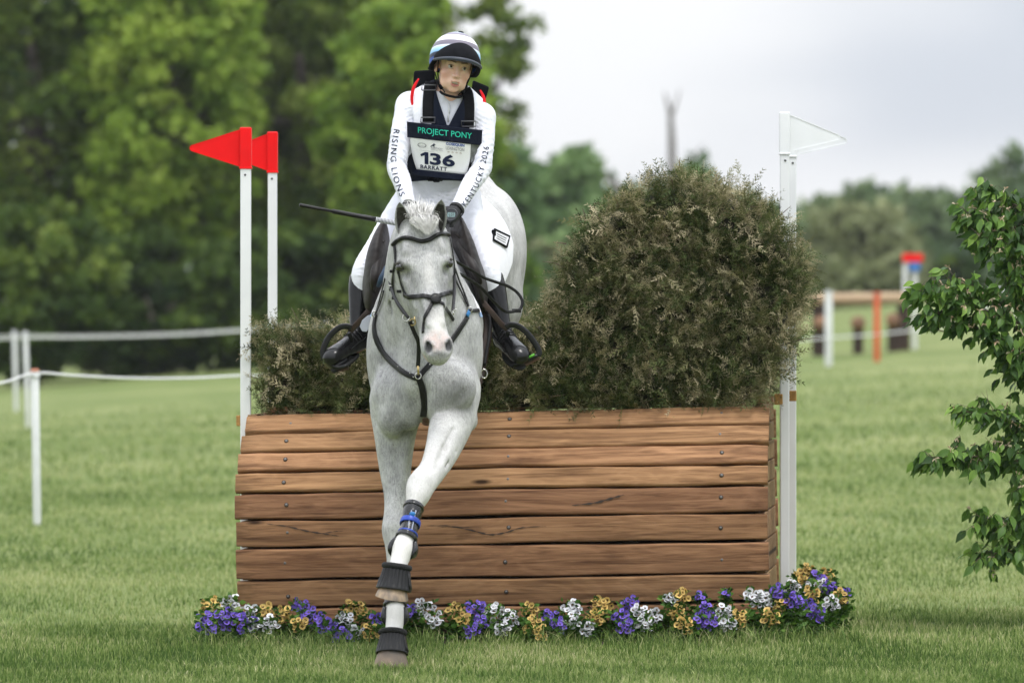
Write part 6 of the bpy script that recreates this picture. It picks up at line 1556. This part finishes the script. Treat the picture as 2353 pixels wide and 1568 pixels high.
CLUMPS = [  # photo x, y of the clump's middle, colour, flowers, spread
 (484,1392,'yellow',7,26),(531,1383,'white',7,20),(478,1430,'purple',10,28),(520,1418,'purple',11,26),(566,1430,'purple',11,26),(575,1405,'white',6,16),(582,1432,'white',6,16),(618,1434,'white',8,22),(612,1404,'yellow',8,20),(655,1412,'yellow',9,22),(687,1432,'yellow',6,18),
 (692,1394,'purple',9,22),(720,1416,'purple',10,24),(752,1438,'purple',10,22),(783,1460,'purple',8,20),(792,1421,'white',7,18),(815,1398,'yellow',10,26),(818,1452,'white',6,18),(852,1452,'yellow',10,24),(866,1420,'purple',6,16),(800,1480,'purple',4,12),
 (940,1404,'purple',6,16),(975,1397,'white',10,24),(1000,1420,'white',7,20),(1048,1404,'yellow',9,22),(1066,1426,'yellow',6,16),(1092,1402,'purple',10,24),(1106,1430,'purple',9,20),(1084,1446,'purple',6,16),(1140,1406,'white',11,24),(1172,1418,'white',9,20),(1155,1446,'white',6,18),
 (1222,1434,'yellow',9,22),(1240,1452,'yellow',6,18),(1216,1400,'yellow',5,18),(1266,1416,'purple',9,20),(1284,1434,'purple',7,18),(1313,1396,'white',10,20),(1310,1428,'white',8,20),(1345,1438,'white',6,18),(1383,1388,'yellow',10,22),(1368,1418,'yellow',8,20),
 (1426,1418,'purple',9,20),(1448,1388,'purple',9,20),(1438,1440,'purple',7,18),(1470,1406,'white',9,20),(1478,1432,'white',8,20),(1503,1414,'white',6,16),(1540,1374,'white',6,14),(1565,1368,'yellow',9,18),(1554,1406,'yellow',8,18),(1572,1434,'yellow',8,20),
 (1609,1374,'purple',3,14),(1668,1361,'purple',2,6),(1620,1402,'purple',8,20),(1612,1426,'purple',8,20),(1630,1428,'purple',7,18),(1663,1406,'white',9,20),(1672,1432,'white',8,18),(1700,1418,'yellow',9,20),(1733,1370,'white',10,22),(1756,1382,'white',8,20),(1770,1418,'yellow',8,22),
 (1788,1358,'purple',8,18),(1822,1378,'purple',9,20),(1796,1388,'yellow',7,18)]
SIDE = [(1853,1312,'yellow',9,18,.55),(1835,1332,'yellow',8,18,.35),(1876,1330,'purple',9,20,.45),(1900,1322,'yellow',8,18,.5),(1868,1352,'white',8,20,.25),(1862,1366,'yellow',9,22,.15),(1885,1345,'white',6,16,.3),(1857,1392,'purple',9,20,-.05),(1875,1408,'purple',8,20,-.12),(1908,1385,'white',8,18,.05),(1926,1370,'yellow',8,18,.12),(1937,1366,'purple',7,16,.18),(1905,1350,'purple',8,18,.25),(1822,1345,'white',5,14,.2)]
def nth(i): return ['first','second','third','fourth','fifth','sixth','seventh','eighth','ninth','tenth','eleventh','twelfth','thirteenth','fourteenth','fifteenth','sixteenth','seventeenth','eighteenth','nineteenth','twentieth','twenty-first','twenty-second','twenty-third','twenty-fourth','twenty-fifth','twenty-sixth','twenty-seventh','twenty-eighth'][i]
def build_flowers():
    rng = np.random.default_rng(21); rr = random.Random(4)
    rows = [(x,y,c,n,s,-.24-.26*np.clip((y-1385)/85,0,1)) for x,y,c,n,s in CLUMPS]
    for side, lst in ((False, rows), (True, SIDE)):
        cnt = {'purple':0,'yellow':0,'white':0}; tot = {c: sum(1 for q in lst if q[2] == c) for c in cnt}
        for (x,y,c,n,s,v) in sorted(lst, key=lambda q: q[0]):
            u = (x-1155)/480.0; Y = v-u*US*.9 if not side else v-.12
            ctr = P(x,y,Y); g = gz(ctr.x, Y)
            if ctr.z < g+.045: ctr.z = g+.045
            k = cnt[c]; cnt[c] += 1
            lab = f'{nth(k)} {c} pansy clump from the left in the row before the planks' if not side else f'{nth(k)} {c} pansy clump from the left in the bed by the white posts'
            t = empty('pansy_plant', (ctr.x, Y, g), lab, 'flowers', 'pansies round the foot of the fence')
            sp = s*(CAM_D+Y)/FPX; hz = ctr.z-g
            # foliage
            n = int(n*1.5); s = s*1.18; m = int(80+hz*520); th = rng.uniform(0,2*np.pi,m); ra = sp*1.25*np.sqrt(rng.random(m)); hh = rng.uniform(.0,1,m)*(hz+sp*.5)
            pos = np.stack([ctr.x+ra*np.cos(th), Y+ra*np.sin(th)*.8, g+.008+hh], 1)
            d = rng.normal(0,1,(m,3)); d[:,1] -= .5; d[:,2] = np.abs(d[:,2])*.4; d /= np.linalg.norm(d,axis=1)[:,None]; w = np.cross(d, rng.normal(0,1,(m,3))); w /= np.linalg.norm(w,axis=1)[:,None]
            ln = rng.uniform(.02,.042,m)[:,None]; V = np.stack([pos, pos+d*ln*.45+w*ln*.32, pos+d*ln, pos+d*ln*.45-w*ln*.32], 1).reshape(-1,3); kk = np.arange(m)*4
            me = mesh_np('foliage', V, np.stack([kk,kk+1,kk+2,kk+3],1)); attr(me, 'c', np.repeat(np.clip(rng.normal(.45,.25,m),0,1),4)); f = link('foliage', me, t, [M_PLEAF]); f['kind'] = 'stuff'
            # blossoms
            for i in range(n):
                o = bpy.data.objects.new('flower', PANSY[c][rr.randrange(3)]); COL.objects.link(o); o.parent = t
                a = i*2.399+rr.random(); ra = sp*math.sqrt((i+.5)/n); px = ra*math.cos(a); pz = ra*math.sin(a)*.95+hz
                o.location = (px, -sp*.55*math.sqrt(max(.05,1-(ra/sp)**2))-rr.uniform(0,.02), max(.03, pz))
                nv = Vector((px/sp*.6+rr.gauss(0,.5), -.9, .34+pz*.6+rr.gauss(0,.5))).normalized()
                q = nv.to_track_quat('Z','Y'); o.rotation_mode = 'QUATERNION'; o.rotation_quaternion = q @ Quaternion((0,0,1), rr.gauss(0,.35)); k_ = rr.uniform(.8,1.15); o.scale = (k_,k_,k_)
build_flowers()
def build_soil():
    us = np.linspace(-1.5,1.42,80); vs = np.linspace(-.47,.10,16); rg = np.random.default_rng(2); V = []
    for i, u in enumerate(us):
        for j, v in enumerate(vs):
            b = np.array((-.044+u*UC+v*US, -u*US+v*UC)); e = min(1, min(j, 15-j)/3., min(i, 79-i)/4.); V.append((b[0], b[1], gz(b[0],b[1])-.012+e*(.022+.012*rg.random())))
    F = [(i*16+j, (i+1)*16+j, (i+1)*16+j+1, i*16+j+1) for i in range(79) for j in range(15)]
    tag(link('flower_bed_soil', mesh_np('flower_bed_soil', V, F), None, [mat('dark_soil', (.035,.025,.017), .95, var=.5, scale=60, bump=.01, bscale=50)]), 'dark soil of the flower bed along the planks', 'soil', kind='structure')
build_soil()
# ================================================================ leafy shrub at the right edge
def build_shrub():
    base = Vector((2.86, .35, gz(2.86,.35))); sh = empty('leafy_shrub', base, 'green honeysuckle shrub with cream blossoms reaching in at the right edge', 'shrub')
    rng = random.Random(8); B = []
    roots = [(2520,1470,.35),(2480,1100,.25),(2440,800,.15),(2420,560,.1)]
    mains = [[(2430,560,.1),(2380,500,.02),(2330,470,-.05),(2285,448,-.08),(2262,440,-.1)],[(2430,560,.1),(2370,530,0),(2320,520,-.08),(2260,500,-.12),(2228,496,-.14)],[(2430,620,.1),(2370,580,.0),(2320,570,-.1),(2280,560,-.15),(2262,558,-.16)],
      [(2440,800,.15),(2380,760,.0),(2310,730,-.12),(2240,705,-.2),(2170,675,-.26),(2110,668,-.3)],[(2430,720,.12),(2350,690,0),(2280,680,-.1),(2220,668,-.18),(2180,660,-.2)],[(2440,860,.15),(2380,830,0),(2320,800,-.1),(2270,770,-.15),(2200,735,-.2),(2140,715,-.25)],[(2430,900,.2),(2390,880,.05),(2350,850,-.05),(2320,830,-.1)],
      [(2480,1100,.25),(2400,1020,.05),(2340,975,-.1),(2280,950,-.2),(2225,948,-.25)],[(2480,1130,.25),(2400,1060,.05),(2320,1040,-.1),(2240,1048,-.2),(2180,1052,-.26),(2130,1058,-.3)],[(2480,1150,.25),(2400,1090,.05),(2340,1060,-.08),(2290,1040,-.12)],
      [(2500,1300,.3),(2430,1230,.1),(2370,1200,0),(2310,1195,-.1),(2255,1200,-.15)],[(2510,1360,.3),(2440,1290,.1),(2380,1270,0),(2320,1265,-.1),(2260,1275,-.15)],[(2500,1250,.3),(2430,1180,.1),(2370,1140,0),(2330,1130,-.1)]]
    for k, m in enumerate(list(mains)):   # the half of the shrub beyond the frame
        off = 2500+[0,10,25,-10,5,18][k % 6]; mains.append([(2*off-x+15, y+[14,-22,30][k % 3], .45-Y*1.2) for x,y,Y in m])
        if k % 2: mains.append([((x+2420)/2+60, y-[35,10,60][k % 3]+12, .3+(Y+.1)*2.0) for x,y,Y in m])
    mb = MB(); st = spline([PA(*q) for q in roots], 5); st[0][2] = base.z-.05; mb.tube(list(st), np.linspace(.035,.014,len(st)), 8)
    leaves = []; blooms = []
    for m in mains:
        q = spline([PA(*p) for p in m], 8); n = len(q); mb.tube(list(q), np.linspace(.008,.0018,n), 6)
        for i in range(int(n*.18), n):
            for rep in range(3 if i % 3 else 2):
                p = q[i]; t = nrm(q[min(i+1,n-1)]-q[max(i-1,0)])
                side = nrm(V3(rng.gauss(0,.6), rng.gauss(-.3,.8), rng.gauss(.15,.7))); ln = rng.uniform(.03,.17)*(1-.35*i/n); tip = p+side*ln+t*rng.uniform(0,.06)
                mb.tube([p, (p+tip)/2+V3(0,0,.008), tip], [.002,.0015,.0008], 4)
                for k in range(rng.randint(3,5)):
                    a = p+(tip-p)*rng.uniform(.2,1); d = nrm(side*.6+t*.5+V3(rng.gauss(0,.5), rng.gauss(-.15,.5), rng.gauss(-1.25,.45)))
                    fresh = (i/n)*.35+.25*(k == 0); leaves.append((a, d, rng.uniform(.042,.082), np.clip(rng.gauss(.30,.19)+fresh*rng.random()+max(0,d[2])*.3, 0, 1)))
                if rng.random() < .22: blooms.append(tip)
    mb.build('branches', mat('shrub_bark', (.10,.075,.05), .85, var=.3), sh)
    V = []; F = []; C = []
    for a, d, L_, c in leaves:
        w = nrm(np.cross(d, V3(rng.gauss(0,1), rng.gauss(-1.2,.6), rng.gauss(.4,.6)))); nn = np.cross(w, d); k = len(V)
        for t, ww, zz in ((0,.03,0),(.25,.22,.03),(.52,.235,.02),(.80,.10,-.06),(1.0,.0,-.15)):
            cc = a+d*L_*t+nn*L_*zz
            if ww > 0 and t < 1: V += [cc-w*L_*ww+nn*L_*.05, cc, cc+w*L_*ww+nn*L_*.05]; C += [c, c*.85, c]
            else: V.append(cc); C.append(c)
        for j in range(3):
            b = k+j*3; F += [(b,b+1,b+4,b+3), (b+1,b+2,b+5,b+4)]
        F += [(k+9,k+10,k+12), (k+10,k+11,k+12)]
    me = mesh_np('leaves', V, F); attr(me, 'c', C)
    o = link('leaves', me, sh, [leaf_mat('shrub_leaf', [(0,(.018,.045,.010)),(.35,(.05,.115,.02)),(.65,(.13,.24,.038)),(1,(.28,.43,.085))], .42, trans=.28, spec=.25)]); o['kind'] = 'stuff'
    mb = MB()
    for p in blooms:
        for k in range(rng.randint(3,6)):
            d = nrm(V3(rng.gauss(0,1), rng.gauss(-.6,.6), rng.gauss(.2,.8))); w = nrm(np.cross(d, (rng.gauss(0,1),1,.3)))*.0035; L_ = rng.uniform(.014,.028)
            mb.add([p-w*.4, p+w*.4, p+d*L_*.7+w, p+d*L_+V3(0,0,-.004), p+d*L_*.7-w], [(0,1,2,3,4)])
    o = mb.build('blossom', mat('cream_blossom', (.66,.58,.42), .6, col2=(.42,.28,.18), scale=40), sh); o['kind'] = 'stuff'
build_shrub()
# ================================================================ rope fencing and the far jump
M_STAKE = mat('white_stake_paint', (.72,.73,.74), .5, var=.05, scale=8); M_ROPE = mat('white_rope', (.66,.66,.66), .7, var=.15, scale=60); M_ORANGE = mat('orange_stake_paint', (.62,.10,.025), .5, var=.1, scale=8)
M_CAP = mat('orange_cap', (.55,.22,.13), .5)
def stake(x, ytop, ybase, D, wpx, label, m=None, cap=True, group='rope fence stakes', lean=0):
    Y = D-CAM_D; t = P(x,ytop,Y); b = P(x+lean,ybase,Y); z0 = gz(b.x, Y); w = wpx*D/FPX/2
    o = empty('rope_stake', (b.x,Y,z0), label, 'stake', group); mb = MB(); mb.tube([V3(b.x,Y,z0-.15), V3(t.x,Y,t.z)], w, 10); mod_bevel(mb.build('stake', m or M_STAKE, o), .004)
    mb = MB(); mb.tube([V3(t.x,Y,t.z-.004), V3(t.x,Y,t.z+.016)], [w*1.15,w*.9], 10); mb.build('cap', M_CAP if m is None and cap else (m or M_STAKE), o)
    mb = MB(); mb.tube([V3(t.x+w*1.25*math.cos(a),Y+w*1.25*math.sin(a),t.z-.035) for a in np.linspace(0,6.283,13)], .006, 5, caps=False); mb.build('rope_clip', m or M_STAKE, o)
stake(80,852,1222,39,19,'nearest white rope stake with an orange cap, left of the fence',lean=6)
stake(58,764,978,67,11,'middle white stake, the right one of the far leaning pair',lean=8,cap=False); stake(33,762,946,78,10,'farthest left white stake, the left one of the far leaning pair',lean=5,cap=False)
stake(1903,670,850,79.5,17,'white stake behind the brush, before the far log rail',cap=False)
stake(2014,674,838,80.5,14,'bright orange stake before the far log rail',m=M_ORANGE,cap=False)
def rope(pts, r, label):
    q = spline([PA(*p) for p in pts], 8); mb = MB(); mb.tube(list(q), r, 6); o = mb.build('rope', M_ROPE); tag(o, label, 'rope', 'ropes strung between the stakes')
rope([(-160,905,37.5-26),(0,880,38.3-26),(80,857,13.0),(180,863,13.2),(320,869,13.5),(450,868,14),(560,863,14.5),(700,866,15)], .009, 'near white rope sagging from the capped stake towards the fence')
rope([(-60,775,44),(36,771,52),(200,771,53),(400,766,55),(560,757,57),(700,748,60),(820,736,66)], .010, 'upper far white rope crossing before the dark trees'); rope([(-60,783,38),(56,776,41),(200,775,42),(400,770,45),(560,760,48),(700,753,52)], .009, 'lower far white rope crossing before the dark trees')
rope([(1700,790,50),(1800,783,52),(1903,776,53.5),(2014,768,54.5),(2110,757,56),(2250,738,58),(2420,712,60)], .013, 'white rope running low past the orange stake'); rope([(2130,684,64),(2250,668,70),(2420,650,78)], .016, 'pale rope high behind the shrub, by the right edge')
for x, yt, yb, lb in ((2258,668,722,'left one of three blurred white posts behind the shrub'),(2300,662,716,'middle one of three blurred white posts behind the shrub'),(2338,655,712,'right one of three blurred white posts behind the shrub')): stake(x,yt,yb,112,24,lb,cap=False,group='white posts far right')
def far_jump():
    m_log = mat('pale_log', (.42,.30,.19), .8, var=.2, scale=3, stretch=(1,6,6)); m_end = mat('brown_log', (.22,.12,.07), .8, var=.3, scale=5); m_dk = mat('dark_post', (.05,.03,.022), .8, var=.3)
    Y = 60; j = empty('log_rail_jump', P(1980,760,Y), 'far jump of one pale log rail on dark supports and short logs', 'jump'); sc = (CAM_D+Y)/FPX
    mb = MB(); mb.tube([PA(1790,688,Y), PA(1900,686.5,Y), PA(2000,685.5,Y), PA(2112,684,Y)], 13*sc, 14); mb.build('rail', m_log, j)
    for x in (1880,2075):
        p = P(x,700,Y+.1); mb = MB(); mb.box((p.x-.10,p.y-.08,gz(p.x,p.y)-.1), (p.x+.10,p.y+.08,p.z)); mod_bevel(mb.build('support', m_dk, j, False), .01)
    for x, y in ((1886,742),(1972,742),(2052,735)):
        p = PA(x,y,Y-.4); g = gz(p[0],p[1]); mb = MB(); mb.tube([V3(p[0]-.03,p[1]-.35,p[2]), V3(p[0]+.03,p[1]+.5,p[2])], 17*sc, 14); mb.build('short_log', m_end, j)
        mb = MB(); mb.box((p[0]-.08,p[1]+.05,g-.05), (p[0]+.08,p[1]+.2,p[2]-.08)); mb.build('log_cradle', m_dk, j, False)
    m_blue = mat('blue_panel', (.03,.16,.50), .5)
    for x, yt, yb, lab, mf, w, side in ((2079,583,700,'far white post with a red flag above the log rail',M_RED,26,-1),(2101,604,696,'far white post with a blue panel beside the red flag',m_blue,14,1)):
        t = P(x,yt,Y+.6); b = P(x,yb,Y+.6); e = empty('far_flag_post', (b.x,Y+.6,gz(b.x,Y+.6)), lab, 'flag', 'flags at the far jump'); mb = MB(); mb.box((t.x-.035,t.y-.035,gz(t.x,t.y)-.05), (t.x+.035,t.y+.035,t.z-.02)); mod_bevel(mb.build('post', M_STAKE, e, False), .006)
        mb = MB(); x0, x1 = (t.x-.05, t.x+.28) if side < 0 else (t.x-.09, t.x+.08); mb.box((x0,t.y-.07,t.z-.13), (x1,t.y-.045,t.z)); mod_bevel(mb.build('flag', mf, e, False), .01)
far_jump()
# ================================================================ trees
M_BARK = mat('tree_bark', (.075,.06,.048), .9, var=.4, scale=4, stretch=(1,1,.3), bump=.02, bscale=10)
LEAFM = {}
def leafm(kind):
    if kind not in LEAFM:
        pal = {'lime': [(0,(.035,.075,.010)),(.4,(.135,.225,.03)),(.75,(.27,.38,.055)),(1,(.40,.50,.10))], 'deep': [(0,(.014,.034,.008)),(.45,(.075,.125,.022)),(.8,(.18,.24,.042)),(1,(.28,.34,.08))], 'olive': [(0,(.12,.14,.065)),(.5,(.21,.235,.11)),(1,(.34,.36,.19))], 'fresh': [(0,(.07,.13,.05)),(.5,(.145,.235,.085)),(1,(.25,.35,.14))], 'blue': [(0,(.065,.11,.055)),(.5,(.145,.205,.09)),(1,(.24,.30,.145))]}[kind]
        LEAFM[kind] = leaf_mat(kind+'_leaves', pal, .5, trans=.3)
    return LEAFM[kind]
def tree(name, x, D, ytop, ybot, wpx, kind, label, cat='tree', group=None, clumps=90, per=110, leaf=.16, seed=0, base_y=None, gap=.0, cmean=.45, trunk=True):
    """crown between ytop and ybot (photo units), wpx wide, standing D metres from the camera"""
    Y = D-CAM_D; rg = np.random.default_rng(seed+17); sc = D/FPX; top = P(x,ytop,Y); bot = P(x,ybot,Y); g = gz(top.x, Y)
    t = empty(name, (top.x,Y,g), label, cat, group); rx = wpx*sc/2; rz = (top.z-bot.z)/2; cz = (top.z+bot.z)/2; ry = min(rx, rz*1.2)
    ph = rg.uniform(0,2*np.pi,clumps); cu = rg.uniform(-1,1,clumps); rr = rg.uniform(.45,1,clumps)**.5*rg.uniform(.82,1.06,clumps)
    S_ = np.sqrt(1-cu**2); ctr = np.stack([top.x+rx*rr*S_*np.cos(ph), Y+ry*rr*S_*np.sin(ph), cz+rz*rr*cu], 1)
    cs = rg.uniform(.12,.24,clumps)*min(rx,rz)*1.1; m = clumps*per; ci = np.repeat(np.arange(clumps), per)
    d = rg.normal(0,1,(m,3)); d /= np.linalg.norm(d,axis=1)[:,None]; pos = ctr[ci]+d*(cs[ci]*rg.random(m)**.45)[:,None]*np.array([1.1,1.1,.7])
    a = rg.normal(0,1,(m,3)); a[:,2] -= .3; a /= np.linalg.norm(a,axis=1)[:,None]; b = np.cross(a, rg.normal(0,1,(m,3))); b /= np.linalg.norm(b,axis=1)[:,None]
    ln = leaf*rg.uniform(.6,1.4,m)[:,None]; V = np.stack([pos, pos+a*ln*.5+b*ln*.36, pos+a*ln, pos+a*ln*.5-b*ln*.36], 1).reshape(-1,3); k = np.arange(m)*4
    me = mesh_np('crown', V, np.stack([k,k+1,k+2,k+3],1)); cc = np.clip(rg.normal(cmean,.16,clumps)[ci]+rg.normal(0,.10,m), 0, 1); attr(me, 'c', np.repeat(cc,4)); o = link('crown', me, t, [leafm(kind)]); o['kind'] = 'stuff'
    if trunk:
        mb = MB(); p0 = V3(top.x,Y,g-.3); p1 = V3(top.x+rx*.08,Y,cz-rz*.2); p2 = V3(top.x,Y+ry*.3,cz+rz*.1); q = spline([p0,(p0+p1)/2+V3(rx*.03,0,0),p1,p2], 4); r0 = .035*(top.z-g)+.04; mb.tube(list(q), np.linspace(r0,r0*.2,len(q)), 8)
        lowc = np.flatnonzero(ctr[:,2] < cz+.1*rz)
        for i in rg.choice(lowc, min(12,len(lowc)), False):
            s_ = q[int(len(q)*rg.uniform(.3,.8))]; e = ctr[i]; mb.tube(list(spline([s_, (s_+e)/2+V3(0,0,-.15), e], 3)), np.linspace(r0*.35,r0*.06,7), 6)
        mb.build('trunk', M_BARK, t)
    return t
def build_trees():
    T = tree
    G = 'big trees behind the left field'
    T('broadleaf_tree',60,116,-420,720,640,'deep','dark broad tree filling the upper left corner',group=G,clumps=260,per=100,leaf=.22,seed=1,cmean=.55)
    T('broadleaf_tree',385,114,-260,640,430,'lime','bright yellow-green tree left of the red flags',group=G,clumps=260,per=100,leaf=.20,seed=2,cmean=.66)
    T('broadleaf_tree',680,122,-420,740,520,'deep','deep green tree behind the red flags',group=G,clumps=260,per=100,leaf=.22,seed=3,cmean=.68)
    T('broadleaf_tree',935,112,-40,700,400,'lime','light green tree behind the rider\'s shoulder',group=G,clumps=260,per=100,leaf=.18,seed=4,cmean=.52)
    T('broadleaf_tree',1065,119,-180,470,320,'deep','tree whose thin branches reach into the sky by the helmet',group=G,clumps=80,per=90,leaf=.18,seed=5,cmean=.60)
    for x, D, yt, w, l, sd in ((230,134,-300,620,'shaded back tree between the corner tree and the bright one',61),(560,136,-380,520,'shaded back tree seen between the bright tree and the red flags',62),(840,134,-200,460,'shaded back tree seen just left of the rider',63)):
        T('broadleaf_tree',x,D,yt,830,w,'deep',l,group=G,clumps=220,per=85,leaf=.26,seed=sd,cmean=.50)
    B = 'bushes under the trees'
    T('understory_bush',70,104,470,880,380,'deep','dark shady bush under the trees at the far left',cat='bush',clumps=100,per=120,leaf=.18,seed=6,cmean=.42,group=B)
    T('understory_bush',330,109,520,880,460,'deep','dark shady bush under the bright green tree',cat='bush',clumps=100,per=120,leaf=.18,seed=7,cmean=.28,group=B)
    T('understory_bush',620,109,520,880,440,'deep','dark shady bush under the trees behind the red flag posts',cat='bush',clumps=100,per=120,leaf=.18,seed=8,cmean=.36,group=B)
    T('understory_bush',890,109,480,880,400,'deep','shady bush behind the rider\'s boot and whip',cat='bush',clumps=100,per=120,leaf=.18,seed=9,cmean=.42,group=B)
    T('understory_bush',1090,116,430,860,260,'lime','lighter bush behind the horse\'s flank, left of the far trees',cat='bush',clumps=80,per=110,leaf=.18,seed=10,cmean=.35,group=B)
    H = 'far trees along the horizon'
    far = [(1120,170,300,760,260,'fresh','fresh green far tree just right of the horse\'s hindquarters',.35),(1300,190,340,780,230,'fresh','bright green far tree between horse and tall brush',.55),(1420,205,392,780,250,'fresh','green far tree left of the bare dead trunk',.45),(1215,175,560,790,260,'olive','low pale thicket behind the horse\'s flank',.5),
        (1610,205,376,780,230,'fresh','green far tree right of the bare dead trunk',.4),(1735,215,445,780,250,'fresh','green far tree behind the white flag posts',.35),(1880,225,440,780,230,'blue','grey green thin far tree right of the white flag posts',.75),(1985,235,404,780,215,'blue','dark topped far tree above the pale willow',.55),
        (1975,190,470,790,270,'olive','pale olive willow behind the far log rail',.55),(2120,235,425,780,240,'blue','dark blue green far tree right of the pale willow',.45),(2320,215,352,790,320,'blue','tall dark blue green tree at the right edge',.35),(2200,175,600,800,110,'deep','small dark conical bush right of the far red flag',.15),(2060,175,600,790,200,'olive','low pale scrub under the far red flag',.5),(1870,170,610,790,180,'olive','low pale scrub left of the far log rail',.45),(2380,180,560,800,260,'blue','dark low bush behind the shrub at the right edge',.3),(1500,230,430,780,260,'fresh','pale far tree behind the bare dead trunk',.6),(1800,240,480,780,240,'olive','pale far tree straight behind the white flag posts',.6),(2230,240,450,790,220,'fresh','far tree between the willow and the tall right edge tree',.4),(1250,215,420,780,220,'olive','pale far tree behind the bright green far tree',.5)]
    for i, (x,D,yt,yb,w,k,l,cm) in enumerate(far): T('far_tree' if 'bush' not in l and 'scrub' not in l and 'thicket' not in l else 'far_bush',x,D,yt,yb,w,k,l,cat='tree' if 'tree' in l or 'willow' in l else 'bush',group=H,clumps=110,per=36,leaf=.52,seed=40+i,cmean=cm)
    # bare dead trunk
    Y = 150; e = empty('dead_tree', P(1545,700,Y), 'bare grey dead tree trunk against the sky', 'tree'); m = mat('dead_wood', (.16,.145,.14), .9, var=.2, scale=1.5); mb = MB()
    mb.tube([PA(1546,800,Y),PA(1545,560,Y),PA(1544,420,Y),PA(1543,330,Y),PA(1540,262,Y),PA(1532,232,Y),PA(1526,212,Y)], [.26,.21,.16,.135,.09,.055,.02], 8); mb.build('trunk', m, e)
    mb = MB(); mb.tube([PA(1541,270,Y),PA(1552,240,Y),PA(1562,205,Y)], [.07,.04,.015], 6); mb.build('limb', m, e)
    mb = MB(); mb.tube([PA(1544,420,Y),PA(1590,360,Y),PA(1618,330,Y)], [.06,.035,.012], 6); mb.build('limb', m, e)
    for a, b, l in (((1392,400),(1470,500),'left one of two grey leaning dead limbs beside the bare trunk'),((1486,412),(1530,480),'right one of two grey leaning dead limbs beside the bare trunk')):
        e = empty('leaning_dead_limb', P(b[0],760,Y+2), l, 'dead limb', 'leaning dead limbs'); mb = MB(); mb.tube([PA(a[0],a[1],Y+2), PA((a[0]+b[0])/2,(a[1]+b[1])/2-4,Y+2), PA(b[0],b[1],Y+2), PA(b[0]+30,b[1]+90,Y+2), PA(b[0]+50,770,Y+2)], [.10,.16,.19,.22,.25], 8); mb.build('limb', m, e)
build_trees()

# ================================================================ moist air
def build_haze():
    mb = MB(); mb.box((-300,-38,-12), (300,570,30)); o = mb.build('haze', None if False else HAZE, None, False); tag(o, 'thin pale moist air over the whole field', 'haze', kind='stuff')
HAZE = bpy.data.materials.new('moist_air'); HAZE.use_nodes = True
def _haze():
    nt = HAZE.node_tree; nt.nodes.clear(); out = nt.nodes.new('ShaderNodeOutputMaterial'); v = nt.nodes.new('ShaderNodeVolumePrincipled')
    v.inputs['Color'].default_value = (.93,.96,1,1); v.inputs['Density'].default_value = .00018; v.inputs['Anisotropy'].default_value = .2; nt.links.new(v.outputs[0], out.inputs['Volume'])
_haze(); build_haze()
